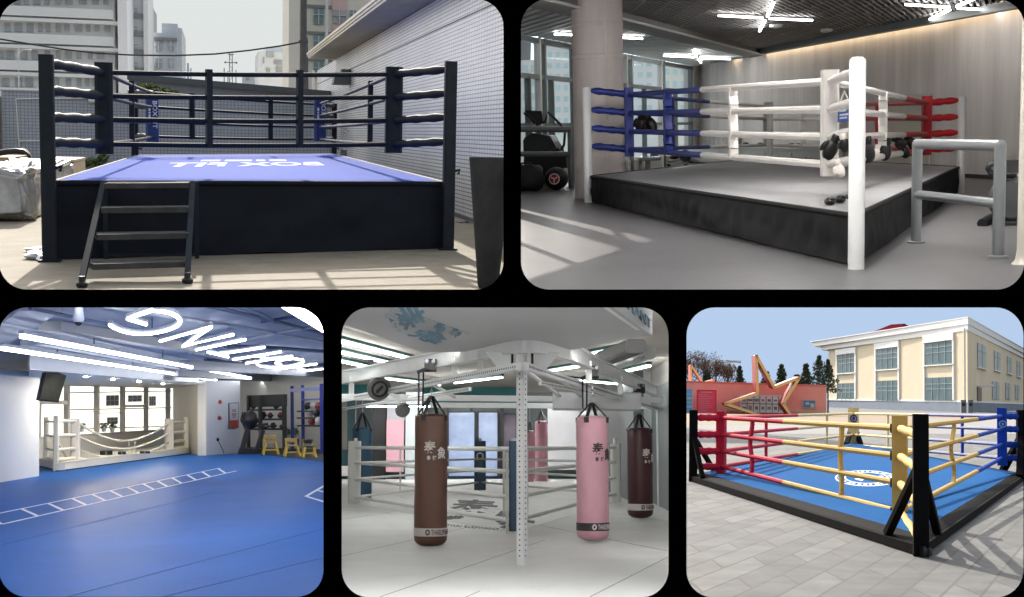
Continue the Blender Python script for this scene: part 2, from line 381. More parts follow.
# spacer straps
def strap(i, j, u, w, mm=M_NAVY, z=None):
    q = P.line_u(RC[i], RC[j], u); d = (RC[j] - RC[i]).normalized(); t = (q - RC[i]).length / (RC[j] - RC[i]).length
    zt, zb = lerp(ZR[i][0], ZR[j][0], t), lerp(ZR[i][3], ZR[j][3], t)
    mb = MB().obox(q + Z * (zt + zb) / 2, d * w, V((-d.y, d.x, 0)) * rr * 2.6, Z * (zt - zb + rr * 3))
    return part('spacer_strap', mb, mm, ring)
strap(0, 1, 209.5, 6 * P.px(RC[0])); strap(0, 1, 299, 6 * P.px(RC[0]))
strap(2, 3, 192.5, 3.6 * P.px(RC[2])); strap(2, 3, 270.5, 3.6 * P.px(RC[2]))
strap(1, 2, 369, .35); strap(0, 3, 133, .35)
M_PADN = mat('dark_blue_pad_vinyl', (.02, .045, .16), .4, .15, 1.5)
for i, (yt, yb, w) in enumerate([(62.5, 154, 17), (67, 153, 16.6)]):
    q = RC[i]; z0, z1 = P.up(q, yb), P.up(q, yt); u = P.px(q)
    pad(ring, q, z0, z1, w * u, w * u * .8, (0, 1), M_NAVY)
for i, (yt, yb, w) in ((3, (98, 142, 12.2)), (2, (98.5, 141, 12.2))):
    q = RC[i] - V((0, 1.6, 0)); z0, z1 = P.up(q, yb), P.up(q, yt); u = P.px(q); p = pad(ring, q, z0, z1, w * u, w * u * .8, (0, 1), M_PADN, label='dark blue corner pad with white BOX FIT lettering')
    o = V((q.x, q.y, 0)) + V((.5 * u, -w * u * .41, 0))
    H = z1 - z0
    mb = MB().text('BOX FIT', flat_map(o + V((w * .02 * u, -.02, z0 + H * .93)), V((0, 0, -H * .62)), V((w * .36 * u, 0, 0)), (0, -.04, 0)), bold=.012)
    mb.text('–– – ––– ––', flat_map(o + V((-w * .30 * u, -.02, z0 + H * .78)), V((0, 0, -H * .36)), V((w * .15 * u, 0, 0)), (0, -.04, 0)))
    part('pad_lettering', mb, M_TEXTW, p)
# print on the canvas: reads from the far side
a, b, c = P.gr(325, 165.5, hp), P.gr(160, 167, hp), P.gr(318, 162, hp)
mb = MB().text('BOX FIT', flat_map(a + Z * .006, b - a, (c - a) * 1.0, (0, 0, .004)), bold=.03)
a, b, c = P.gr(287, 161, hp), P.gr(200, 161.3, hp), P.gr(285, 159.2, hp)
mb.text('–– – ––– ––', flat_map(a + Z * .006, b - a, (c - a) * .7, (0, 0, .004)), bold=.0)
part('canvas_print', mb, M_WORN, canvas)

# steps
M_STEP = mat('grey_blue_step_frame', (.022, .028, .038), .75, .2, 2, spec=.04)
f1, f2 = P.gr(82, 287.5), P.gr(187.5, 283.5)
b1 = P.gr(106, 259); b2 = P.gr(197, 258.5)
st = thing(P, 'ring_steps', 'dark metal steps with four treads leaning against the front of the blue canvas ring', 'steps', (f1 + f2) / 2)
yb_ = FL.y - pw * .5
tl = P.at(103.5, 184, yb_ - .35); tr = P.at(192.5, 183.5, yb_ - .55)
u = P.px(f1)
for f, t in ((f1, tl), (f2, tr)):
    part('side_rail', MB().bar(f + Z * .25, t, 6.4 * u, 6 * u, side=(1, 0, 0)), M_STEP, st)
    part('foot', MB().lathe(f, [(.14, 0), (.18, .06), (.18, .14), (.1, .2), (.1, .36)], 12), RUBBER, st, 40)
for t in (0.985, .72, .455, .185):
    a, b = lerp(f1, tl, t), lerp(f2, tr, t)
    part('tread', MB().bar(a + V((.1, .1, 0)), b + V((-.1, .1, 0)), 1.1 if t < .9 else 1.3, .19, side=(0, 0, 1)), mat('tread_metal', (.06, .06, .06), .8, .2, 2, spec=.05) if t > .9 else bpy.data.materials['tread_metal'], st)
for f, t in ((b1, tl), (b2, tr)):
    part('rear_leg', MB().bar(f, V((f.x, f.y, t.z)), .16, .16), M_STEP, st)
part('rear_bar', MB().bar(b1 + Z * .15, b2 + Z * .15, .12, .12), M_STEP, st)

# tiled building on the right
XW = P.gr(473, 222.8).x
M_TILEW = tiles('white_wall_tiles', (.86, .86, .85), (.80, .80, .80), (.17, .175, .185), .75, .24, .03, var=.1, nsc=.12)
yend = P.onx(317, 100, XW).y; y0 = P.onx(511, 150, XW).y - 2
zt = P.onx(435, 0, XW).z
bd = thing(P, 'tiled_building', 'white tiled building with an overhanging cream roof edge on the right of the yard', 'building', (XW, yend, 0))
def xslab(x, y0, y1, z0, z1, t): return MB().prism([V((x, y0, z0)), V((x, y1, z0)), V((x + t, y1, z0)), V((x + t, y0, z0))], Z * (z1 - z0))
part('wall', xslab(XW, y0 + 2, yend, 0, zt, .9), M_TILEW, bd)
M_BAND = mat('dark_wall_band', (.10, .10, .11), .6, .2, 1)
z1 = P.onx(491, 5, XW).z
part('wall_band', xslab(XW - .03, y0 + 2, yend - .5, z1 - .05, z1 + .03, .02), M_BAND, bd)
part('wall_band', xslab(XW - .03, y0 + 2, yend - .5, zt - .08, zt, .02), M_BAND, bd)
part('wall_plinth', xslab(XW - .05, y0 + 2, yend, 0.01, .22, .03), M_BAND, bd)
e1 = P.gr(309, 58.5, zt); e0 = P.gr(388, 0, zt); e0 = e1 + (e0 - e1) * ((e1.y - 9 * h) / (e1.y - e0.y)); yt = e1.y
part('roof_soffit', MB().prism([e0, e1, V((XW + 1.2, yt, zt)), V((XW + 1.2, 12 * h, zt))], Z * .15), mat('soffit_paint', (.88, .88, .90), .7, .05, .5), bd)
M_CREAM = mat('cream_roof_edge', (.76, .70, .54), .6, .1, .6)
for k, (dz, dx, ww) in enumerate(((0, 0, .18), (.2, -.10, .2), (.42, -.2, .24))):
    d_ = V((dx - .1, 0, dz))
    part('roof_edge', MB().prism([e0 + d_, e1 + d_ + V((0, .2, 0)), V((XW + 1.2, yt + .2, zt + dz)), V((XW + 1.2, 12 * h, zt + dz))], Z * ww), M_CREAM, bd)
c = P.gr(327, 130.0, zt) if False else V((P.onx(327, 100, XW - .5).x, yend + 1.0, 0))
part('column', MB().tube([c, c + Z * zt], .2, 10), WHITEP, bd, 60)
c = P.onx(350, 79, XW); kq = P.px(c)
part('wall_box', MB().obox(c - V((8.5 * kq, 0, 0)), V((16 * kq, 0, 0)), V((0, 2.5, 0)), Z * 12 * kq + V((2 * kq, 0, 0))).obox(c + V((-5 * kq, -.5, 5 * kq)), V((9 * kq, 0, 0)), V((0, 1.5, 0)), Z * 8 * kq), mat('grey_box', (.13, .14, .155), .6, .1, 1), bd)
vz = P.onx(344, 153, XW)
mb = MB()
for k in range(5): mb.box(V((XW - .06, vz.y, vz.z - .35 + k * .17)), .1, 7, .08)
part('vent', mb, M_BAND, bd)
# chalk drawing left as small dark stains on the wall end
mb = MB()
for k in range(9): mb.blob(P.onx(343 + rnd.uniform(0, 9), 128 + rnd.uniform(0, 8), XW - .004), .01, .9 * rnd.random() + .2, .07, 8, 5)
part('wall_stain', mb, M_BAND, bd)

# low tiled yard wall at the back
YB = P.gr(75, 170.5).y
M_TILEB = tiles('blue_grey_wall_tiles', (.44, .47, .53), (.39, .42, .49), (.20, .22, .26), .40, .36, .035, axes='XZ', var=.15, nsc=.1)
xl, xr = P.at(1.5, 100, YB).x, P.at(330, 100, YB).x
wz = P.at(60, 92.5, YB).z
w = thing(P, 'yard_wall', 'low wall of small blue grey tiles closing the back of the yard', 'wall', (0, YB, 0))
part('wall_panel', MB().prism([V((xl, YB, 0)), V((xr, YB, 0)), V((xr, YB + 2, 0)), V((xl, YB + 2, 0))], Z * wz), M_TILEB, w)
part('coping', MB().prism([V((xl - .1, YB - .08, wz)), V((xr, YB - .08, wz)), V((xr, YB + 2.1, wz)), V((xl - .1, YB + 2.1, wz))], Z * .14), mat('wall_coping', (.40, .40, .40), .8, .1, 1), w)
def pa(u, v, dy=-.12): return P.at(u, v, YB + dy)
part('pipe', MB().tube([pa(19.5, 152), pa(16, 99), pa(88, 98)], .1, 8), WHITEP, w, 50)
part('pipe', MB().tube([pa(19.5, 141), pa(45, 141)], .08, 8), WHITEP, w, 50)
part('wall_lamp', MB().blob(pa(92, 100.5, -.3), .42, .3, .3), WHITEP, w, 180)
# rough wall end further left
solo(P, 'rubble_wall', MB().prism([P.at(-14, 150, YB + 1) * V_ for V_ in ()] or [V((xl - 6, YB - 1, 0)), V((xl - .3, YB - 1, 0)), V((xl - .3, YB + 3, 0)), V((xl - 6, YB + 3, 0))], Z * (wz * .93)), mat('rough_render', (.22, .20, .18), .9, .3, .8, .5), 'rough brown wall end at the far left of the yard beyond the tiled wall', 'wall', (xl - 3, YB, 0))
# long grey shed behind the wall
YS = YB + 16
sh = thing(P, 'grey_shed', 'long grey shed with a dark sloping roof edge behind the tiled yard wall', 'shed', (0, YS, 0))
q = [P.at(129, 74, YS), P.at(331, 92.5, YS)]
part('wall', MB().prism([V((q[0].x, YS, 0)), V((q[1].x, YS, 0)), q[1], q[0]], V((0, 6, 0))), mat('shed_sheet', (.17, .185, .21), .7, .12, .5), sh)
n0, n1 = P.at(127, 73.3, YS - .6), P.at(331, 91, YS - .6)
part('roof_edge', MB().prism([n0, n1, n1 - Z * .75, n0 - Z * .75], V((0, 8, 0))), mat('shed_roof', (.07, .08, .09), .6, .15, .5), sh)
# bush over the wall and weeds
M_L1, M_L2 = mat('leaf_light', (.13, .17, .045), .6, .2, 2), mat('leaf_dark', (.055, .085, .025), .6, .2, 2)
rb = random.Random(3); mb = MB()
for (u_, v_, ru, rv) in ((146, 89, 11, 5.5), (160, 92, 13, 4.5), (170, 94, 9, 2.5), (135, 93, 5, 3)):
    c = P.at(u_, v_, YB + 5); k = P.px(c); mb.leaves(c, ru * k, 2.5, rv * k, 240, .42, rb)
bs = thing(P, 'leafy_bush', 'light green bush showing over the tiled yard wall', 'bush', P.at(150, 100, YB + 5))
part('foliage', mb, [M_L1, M_L2], bs)
part('stem', MB().tube([V((P.at(150, 100, YB + 5).x, YB + 5, 0)), P.at(150, 92, YB + 5)], [.35, .15], 8), mat('stem_brown', (.08, .06, .04), .9), bs)
mb = MB()
for (u_, v_, ru, rv) in ((84, 164, 5, 5), (92, 163, 5, 6), (100, 160, 5, 7), (104, 158, 4, 5)):
    c = P.at(u_, v_, YB - 4); k = P.px(c); mb.leaves(c, ru * k, 1.5, rv * k, 90, .3, rb)
solo(P, 'weed_clump', mb, [M_L2, M_L1], 'dusty weeds growing at the foot of the tiled yard wall behind the ring', 'weeds', P.at(94, 169, YB - 4))

# goods stacked on the left
M_WRAP = mat('clear_wrap', (.30, .285, .26), .22, .2, .9, .5, bsc=3.2, col2=(.66, .65, .63), det=8)  # paler noise patches paint white highlights into the wrap
mb = MB()
def hunk(u0, v0, u1, v1, yy, dep, seed, jit=.25):
    a, b = P.at(u0, v1, yy), P.at(u1, v0, yy); c = (a + b) / 2 + V((0, dep / 2, 0))
    return MB().blob(c, abs(b.x - a.x) / 2, dep / 2, abs(b.z - a.z) / 2, 44, 26, jit, seed, pw=.42)
yp = P.gr(20, 222).y
def stack(u0, v0, u1, v1, yy, dep, seed, l, base):
    a, b = P.at(u0, v1, yy), P.at(u1, v0, yy); c = (a + b) / 2 + V((0, dep / 2, 0)); c.z = max(c.z, (b.z) / 2); hz = b.z - c.z
    k = MB().blob(c, (b.x - a.x) / 2, dep / 2, hz, 96, 60, 0, seed, pw=.16)
    for i, p in enumerate(k.v):
        q = p - c; d = V((q.x, q.y * .3, q.z)).normalized(); f = (p.z) / max(.1, b.z)
        n = noise.noise(V((p.x * .8, p.y * .4, p.z * .7)) + V((seed, 0, 0))) * .55 + (.5 - abs(noise.noise(V((p.x * 1.9 + p.z * 1.1, p.y * .6, p.z * 1.7 - p.x)) + V((0, seed, 0))))) * .55 + (.3 - abs(noise.noise(V((p.x * 4 - p.z * 2, p.y, p.z * 3)) + V((0, 0, seed))))) * .28 + .16 * math.sin(p.z * 2.4 + noise.noise(p * .5) * 2)
        k.v[i] = p + d * (n - .25) * 1.25
    solo(P, 'wrapped_pallet', k, M_WRAP, l, 'wrapped goods', base, 'plastic wrapped pallets', smooth=45)
stack(-40, 169, 30, 229, yp, 20, 2, 'stack of goods shrouded in wrinkled clear plastic at the left edge of the yard', P.gr(5, 224))
stack(5, 170, 40.5, 219, yp + 9, 20, 5, 'second plastic wrapped stack, the one closest to the left ring post', P.gr(38, 212))
M_PLY = mat('plywood', (.58, .48, .32), .7, .12, .8, stretch=(.2, .2, 4))
def crate(name, u0, v0, u1, v1, yy, dep, label, m, legs=True):
    a, b = P.at(u0, v1, yy), P.at(u1, v0, yy)
    t = thing(P, name, label, 'crate', ((a.x + b.x) / 2, yy + dep / 2, 0)); W_, H_ = b.x - a.x, b.z - a.z; cx = (a.x + b.x) / 2
    part('box_body', MB().box(V((cx, yy + dep / 2, a.z + H_ * .42)), W_, dep, H_ * .84), m, t)
    part('lid', MB().box(V((cx, yy + dep / 2 - .05, a.z + H_ * .93)), W_ * 1.02, dep * 1.02, H_ * .12), m, t)
    mb = MB()
    for s in (-.42, .42): mb.box(V((cx + s * W_, yy + dep / 2, a.z / 2)), W_ * .1, dep * .9, a.z)
    if legs: part('pallet_block', mb, m, t)
crate('wooden_crate', 40, 159.5, 73.5, 178, yp + 32, 9, 'flat pale wooden crate showing right of the left front ring post', M_PLY)
crate('wooden_crate', -6, 157, 11.5, 167, yp + 26, 8, 'small plywood box beside the brown drum on the left', M_PLY)
crate('wooden_crate', 12, 161, 42, 166.5, yp + 24, 7, 'thin wooden tray lying on the wrapped goods behind the left post', M_PLY)
c = P.at(20.5, 157, yp + 36); k = P.px(c)
dr = thing(P, 'cable_drum', 'brown cable drum standing behind the wrapped goods', 'drum', V((c.x, c.y, c.z - 8 * k)))
part('drum_face', MB().lathe(c, [(9 * k, 0), (9 * k, .5)], 28, ax=(0, 1, 0)), mat('brown_board', (.32, .19, .09), .8, .15, 1), dr, 40)
part('drum_core', MB().lathe(c + V((0, .5, 0)), [(5 * k, 0), (5 * k, 2.5)], 20, ax=(0, 1, 0)), mat('brown_core', (.2, .12, .06), .8, .15, 1), dr, 40)
part('drum_leg', MB().box(V((c.x, c.y + .3, (c.z - 8 * k) / 2)), .8, .5, c.z - 8 * k), M_PLY, dr)
pts = [P.at(u_, v_, yp + 34) for u_, v_ in ((-4, 153.5), (6, 151.8), (16, 151), (23, 152), (28, 156), (31, 162))]
solo(P, 'rubber_hose', MB().tube(pts, .22, 8), RUBBER, 'black rubber hose bent over the brown cable drum', 'hose', pts[-1], smooth=60)
mb = MB(); rg = random.Random(5)
for _ in range(16): mb.blob(P.gr(35 + rg.uniform(0, 7), 252 + rg.uniform(0, 9)) + Z * .1, .35 * rg.random() + .1, .5 * rg.random() + .1, .12, 8, 5, .6, rg.random() * 9)
solo(P, 'plastic_scrap', mb, mat('white_film', (.75, .75, .75), .4), 'crumpled white plastic scrap lying beside the left front post', 'scrap', P.gr(38, 258), smooth=60)
# planter
c = P.gr(488, 288); k = P.px(c); H = P.up(c, 158)
prof = [(9 * k, 0), (10.5 * k, .1), (21.5 * k, H), (22 * k, H + .02), (19.5 * k, H + .02), (18.5 * k, H - 1.0), (.01, H - 1.0)]
pt = thing(P, 'planter_pot', 'tall tapering dark grey planter at the right edge of the yard', 'planter', c)
part('pot', MB().lathe(c, prof, 40, sx=1), mat('dark_stone', (.032, .034, .037), .8, .3, 1.2, .2, det=8, spec=.2), pt, 50)
# debris by the wall foot
mb = MB().blob(P.gr(464, 222.5) + Z * .03, .5, .8, .07, 14, 6, .8, 3)
solo(P, 'concrete_scrap', mb, mat('scrap_grey', (.25, .24, .22), .9), 'broken concrete scraps at the foot of the white tiled wall', 'rubble', P.gr(465, 222))

# ------------- buildings far behind
def facade_xy(P, u0, u1, Y): return P.at(u0, 130, Y).x, P.at(u1, 130, Y).x
M_GLS = mat('window_glass_blue', (.40, .43, .46), .4, .2, .3)
M_GLT = mat('window_glass_teal', (.2, .33, .35), .3, .2, .3)
HZ = mat('concrete_pale', (.75, .76, .75), .8, .06, .03)
def block(t, u0, u1, v0, Y, dep, m, name='wall', z0=0):
    x0, x1 = facade_xy(P, u0, u1, Y); z = P.at((u0 + u1) / 2, v0, Y).z
    return part(name, MB().box(V(((x0 + x1) / 2, Y + dep / 2, (z + z0) / 2)), x1 - x0, dep, z - z0), m, t)
def pan(t, u0, v0, u1, v1, Y, m, name='window', dep=.8, off=-.2):
    a, b = P.at(u0, v1, Y), P.at(u1, v0, Y)
    return part(name, MB().box(V(((a.x + b.x) / 2, Y + off + dep / 2 - .3, (a.z + b.z) / 2)), b.x - a.x, dep, b.z - a.z), m, t)
def win(t, u0, v0, u1, v1, Y, m=M_GLS, bars=1):
    w_ = pan(t, u0, v0, u1, v1, Y, m)
    a, b = P.at(u0, v1, Y), P.at(u1, v0, Y); mb = MB(); k = P.px(a)
    for i in range(1, bars + 1):
        x = lerp(a.x, b.x, i / (bars + 1)); mb.box(V((x, Y - .75, (a.z + b.z) / 2)), .7 * k, .3, b.z - a.z)
    mb.box(V(((a.x + b.x) / 2, Y - .75, lerp(a.z, b.z, .62))), b.x - a.x, .3, .5 * k)
    part('window_frame', mb, HZ, w_)
YA = 86 * h
ap = thing(P, 'apartment_building', 'long pale apartment block with open balconies on each floor behind the yard', 'building', (P.at(50, 130, YA).x, YA, 0))
M_BALC = mat('pale_balcony', (.80, .81, .80), .8, .05, .03); M_REC = mat('recess_wall', (.78, .79, .79), .8, .1, .03)
block(ap, -60, 116, -70, YA + 3, 60, M_REC)
floors = [(-27, 7, 13), (-22, 0, 0)]
for f in range(-3, 5):
    y = 5 + 27.4 * f
    x0, x1 = facade_xy(P, -60, 115, YA)
    a, b = P.at(0, y + 9.5, YA), P.at(0, y, YA)
    part('balcony', MB().box(V(((x0 + x1) / 2, YA + 1, (a.z + b.z) / 2)), x1 - x0, 2, b.z - a.z), M_BALC, ap)
    a2, b2 = P.at(0, y + 15, YA), P.at(0, y + 11.6, YA)
    part('floor_slab', MB().box(V(((x0 + x1) / 2, YA + 2.5, (a2.z + b2.z) / 2)), x1 - x0 + 6, 6, b2.z - a2.z), M_BALC, ap)
    rg = random.Random(f + 20)
    uu = -58
    while uu < 110:
        ww = rg.uniform(4, 8)
        if uu > 2 or f > -1: pan(ap, uu, y + 18.5, uu + ww, y + 26.5, YA + 3, M_GLS if rg.random() < .7 else mat('laundry', (.5, .42, .34), .8) if f == 2 and rg.random() < .3 else M_GLS)
        uu += ww + rg.uniform(3, 7)
block(ap, 119, 128.5, -60, YA - 3, 40, mat('white_pillar', (.85, .86, .86), .8, .04, .02), 'corner_pillar')
block(ap, 128.5, 144.5, -60, YA + 30, 40, mat('grey_tower', (.58, .59, .62), .8, .06, .02), 'stair_tower')
block(ap, 144.5, 149, -60, YA + 28, 40, M_BALC, 'corner_pillar')
for k in range(5):
    win(ap, 130, 8.5 + 18 * k, 137.5, 14 + 18 * k, YA + 30); x0, x1 = facade_xy(P, 128.5, 145, YA + 30)
    z = P.at(137, 16 + 18 * k, YA + 30).z; part('string_course', MB().box(V(((x0 + x1) / 2, YA + 29.6, z)), x1 - x0, 1, 1.6), mat('course_grey', (.25, .26, .28), .8) if k == 0 else bpy.data.materials['course_grey'], ap)
tw = thing(P, 'slim_tower_block', 'narrow grey tower block squeezed behind the apartment stair tower', 'building', (P.at(151, 130, 110 * h).x, 110 * h, 0))
block(tw, 148.6, 153.4, 6, 110 * h, 40, mat('slim_grey', (.52, .54, .55), .8, .05, .02))
for k in range(3): pan(tw, 149.4, 20 + 17 * k, 152.4, 23 + 17 * k, 110 * h, M_GLS)
Yg = 100 * h
gb = thing(P, 'grey_blue_building', 'small blue grey building with a stepped roof and four large windows in the distance', 'building', (P.at(168, 130, Yg).x, Yg, 0))
M_GB = mat('blue_grey_wall', (.56, .62, .68), .8, .05, .02)
block(gb, 154.5, 178, 33, Yg, 50, M_GB); block(gb, 162.5, 178, 23.5, Yg + 2, 40, M_GB, 'roof_storey')
block(gb, 178, 182.5, 28, Yg + 8, 60, HZ, 'side_wall')
x0, x1 = facade_xy(P, 154.5, 178, Yg); z = P.at(168, 39.5, Yg).z; part('string_course', MB().box(V(((x0 + x1) / 2, Yg - .3, z)), x1 - x0, 1.2, 1.2), bpy.data.materials['course_grey'], gb)
for u0, u1 in ((155.5, 162), (168, 174)):
    for v0 in (41.5, 58.5): win(gb, u0, v0, u1, v0 + 9.5, Yg)
for i, (u0, u1, v0) in enumerate(((182.6, 185.2, 48.5), (187.3, 189, 63), (190.5, 191.6, 68))):
    c = P.at(u0, 130, 120 * h)
    t = thing(P, 'chimney_stack', ['tallest of three thin grey stacks beside the blue grey building', 'middle one in height of three thin grey stacks near the lattice mast', 'shortest of three thin grey stacks near the lattice mast'][i], 'chimney', (c.x, c.y, 0), 'thin stacks in the distance')
    block(t, u0, u1, v0, 120 * h, 8, M_GB, 'shaft')
# lattice mast
Ym = 90 * h; lm = thing(P, 'lattice_mast', 'thin steel lattice mast with cross arms on the hazy skyline', 'mast', (P.at(231, 130, Ym).x, Ym, 0))
M_MAST = mat('mast_grey', (.22, .23, .24), .6); k = P.px(V((0, Ym, 0))); x = P.at(231, 130, Ym).x; zt_ = P.at(231, 53.5, Ym).z; zb = P.at(231, 100, Ym).z
for s in (-1, 1): part('leg', MB().bar(V((x + s * 2.1 * k, Ym, 0)), V((x + s * 1.3 * k, Ym, zt_)), .8 * k, .8 * k), M_MAST, lm)
mb = MB(); n = 12
for i in range(n):
    a, b = lerp(zb, zt_, i / n), lerp(zb, zt_, (i + 1) / n); s = 1 if i % 2 else -1
    mb.bar(V((x - s * 1.6 * k, Ym, a)), V((x + s * 1.6 * k, Ym, b)), .45 * k, .45 * k)
part('bracing', mb, M_MAST, lm)
for v_, w_ in ((62.5, 5), (54.5, 3)):
    zz = P.at(231, v_, Ym).z; part('cross_arm', MB().bar(V((x - w_ * k, Ym, zz)), V((x + w_ * k, Ym, zz)), .8 * k, .8 * k), M_MAST, lm)
zz = P.at(231, 62.5, Ym).z
for s in (-1, 1): part('insulator', MB().blob(V((x + s * 5.4 * k, Ym, zz)), 1.1 * k, 1.1 * k, 1.1 * k, 8, 6), M_MAST, lm, 180)
for u_, v_ in ((224.3, 68), (228, 71), (236, 70)):
    c = P.at(u_, 130, 95 * h); solo(P, 'thin_pole', MB().tube([V((c.x, c.y, 0)), V((c.x, c.y, P.at(u_, v_, 95 * h).z))], .5 * P.px(c), 6), M_MAST, {224.3: 'thin pole just left of the lattice mast', 228: 'very thin pole touching the left leg of the lattice mast', 236: 'thin pole just right of the lattice mast'}[u_], 'pole', (c.x, c.y, 0), 'thin poles by the mast')
# white building and cream tower on the right
Yw = 75 * h; wb = thing(P, 'white_house', 'low white building with a pale blue upper storey left of the cream apartment block', 'building', (P.at(272, 130, Yw).x, Yw, 0))
M_WB = mat('white_blue_wall', (.78, .82, .85), .8, .05, .03)
block(wb, 258, 287, 52, Yw, 30, M_WB); block(wb, 266, 287, 47, Yw + 4, 20, mat('pale_blue_wall', (.62, .68, .74), .8, .05, .03), 'roof_storey')
for u0, v0, u1, v1 in ((263, 57, 264.5, 63), (266.5, 51, 274, 57), (274, 60, 287, 64), (276, 66, 283, 72), (266, 68, 270, 74)): pan(wb, u0, v0, u1, v1, Yw, M_GLS)
lw = thing(P, 'distant_block', 'faint white block at the foot of the skyline left of the white building', 'building', (P.at(250, 130, 110 * h).x, 110 * h, 0))
block(lw, 243, 258, 73.5, 110 * h, 20, HZ); pan(lw, 246, 77, 249, 80, 110 * h, M_GLS)
Yc = 62 * h; cb = thing(P, 'cream_apartment_block', 'tall cream apartment block with teal windows and a pink strip behind the tiled building', 'building', (P.at(320, 130, Yc).x, Yc, 0))
M_CB = mat('cream_render', (.80, .76, .66), .8, .06, .05); M_CBP = mat('pink_strip', (.72, .52, .50), .8, .06, .05)
block(cb, 288.5, 299, -60, Yc - 4, 30, mat('cream_light', (.82, .79, .70), .8, .05, .05), 'corner_bay'); block(cb, 299, 400, -60, Yc, 30, M_CB)
for v0 in (-45, -20, 6.5, 33, 59.5):
    win(cb, 313.5, v0 + 3, 323.5, v0 + 17.5, Yc, M_GLT); win(cb, 332.5, v0 + 4, 346, v0 + 18, Yc, M_GLS); win(cb, 350, v0 + 4, 356, v0 + 13, Yc, M_GLT)
    pan(cb, 332, v0 - 9, 347, v0 + 4, Yc, M_CBP, 'pink_panel', .5); pan(cb, 303, v0 - .7, 332, v0 + .7, Yc, bpy.data.materials['course_grey'], 'string_course', .6)
part('drain_pipe', MB().tube([V((P.at(326, 130, Yc - 2).x, Yc - 2, 0)), V((P.at(326, 130, Yc - 2).x, Yc - 2, P.at(326, -60, Yc).z))], 1.6 * P.px(V((0, Yc, 0))), 8), WHITEP, cb, 60)
# utility pole, cable, lamp
Yu = 44 * h; c = P.at(303, 130, Yu); k = P.px(c)
up_ = thing(P, 'utility_pole', 'dark weathered utility pole in front of the cream apartment block', 'utility pole', (c.x, Yu, 0))
M_POLE = mat('weathered_pole', (.12, .115, .115), .85, .25, 1)
part('shaft', MB().tube([V((c.x, Yu, 0)), V((c.x, Yu, P.at(303, -40, Yu).z))], [4 * k, 3 * k], 12), M_POLE, up_, 60)
part('brace_post', MB().tube([V((c.x + 3 * k, Yu + 1, 0)), V((c.x + 2.6 * k, Yu + 1, P.at(306, 37, Yu).z))], [4.2 * k, 2.2 * k], 10), M_POLE, up_, 60)
part('cable_clamp', MB().box(V((c.x, Yu, P.at(303, 41.5, Yu).z)), 9 * k, 6 * k, 2 * k), M_POLE, up_)
pts = [P.at(u_, v_, Yu) for u_, v_ in ((-70, 22), (-30, 32), (0, 39), (30, 44), (65, 49.5), (95, 53), (130, 55), (175, 55.6), (215, 54), (250, 50.3), (280, 46), (301, 42))]
solo(P, 'overhead_cable', MB().tube(pts, .8 * k, 6), BLACKM, 'sagging black overhead cable running to the utility pole', 'cable', pts[-1], smooth=60)
Yl = 50 * h; c = P.at(19, 130, Yl); k = P.px(c); sl = thing(P, 'street_lamp', 'white street lamp with a curved arm behind the yard wall', 'street lamp', (c.x, Yl, 0))
part('pole', MB().tube([V((c.x, Yl, 0)), P.at(18.4, 44, Yl)], [.75 * k, .5 * k], 8), WHITEP, sl, 60)
part('arm', MB().tube([P.at(18.7, 54, Yl), P.at(20.5, 51.5, Yl), P.at(24, 49.8, Yl), P.at(30, 49.4, Yl)], .5 * k, 8), WHITEP, sl, 60)
part('lamp_head', MB().blob(P.at(29, 49.9, Yl), 2.4 * k, 1 * k, .6 * k), WHITEP, sl, 180)
# hazy sky beyond
SKY1 = glow('hazy_sky', srgb(224, 229, 228), .575)
Ysk = 140 * h
c0 = [P.at(u_, v_, Ysk) for u_, v_ in ((-120, 150), (505, 150), (505, -90), (-120, -90))]
solo(P, 'sky', MB().prism(c0, V((0, 3, 0))), SKY1, None, None, P.at(200, 130, Ysk), kind='structure')
# ================================================================ place 2: boxing gym with the grey canvas ring
P = P2 = Place(770, 126, 770, 1.0); h = 1.0
M_FL2 = mat('grey_vinyl_floor', (.125, .121, .125), .35, .08, .6, .06, bsc=40, stretch=(1, .3, 1), spec=.1, wear=.12, wsc=1.4)
M_W2 = mat('veined_wall_panel', (.74, .69, .66), .55, .2, .9, stretch=(4.5, 1.6, .2), det=10)
M_CEILD = mat('ceiling_void', (.05, .049, .05), .8, .1, 1)
M_SLAT = mat('ceiling_slat', (.32, .31, .31), .5, .1, 1)
M_SLATL = mat('ceiling_slat_pale', (.56, .59, .58), .5, .1, 1)
M_FRAME2 = mat('window_aluminium', (.20, .23, .23), .4, .1, 2, metal=.3)
CZ, LZ = 1 + 1.88, 1 + 1.76           # ceiling heights of the two zones
wa, wb_ = P.gr(700, 162), P.gr(1060, 183.2)     # long panelled wall
ga, gb2 = P.gr(505, 189.5), P.gr(692, 162.6)    # window wall
# floor
fp = [P.gr(514, 297), P.gr(1036, 297), P.gr(1060, 183), wb_, wa, gb2, ga, P.gr(513, 186)]
struct(P, 'floor', MB().prism([p - Z * .02 for p in (P.gr(513.5, 294), P.gr(1040, 294), P.gr(1062, 183.2), wa + V((0, .3, 0)), gb2 + V((0, .2, 0)), ga)], Z * .02), M_FL2, label='grey vinyl gym floor', cat='floor')
struct(P, 'back_wall', MB().wall(wa, wb_, 0, 3.3, .3), M_W2)
struct(P, 'wall_return', MB().wall(gb2 + V((.05, .05, 0)), wa, 0, 3.3, .3), M_W2)
dwl = (wb_ - wa).normalized(); nw = V((dwl.y, -dwl.x, 0))
struct(P, 'skirting', MB().wall(wa + nw * .02, wb_ + nw * .02, 0, .07, .018), BLACKM)
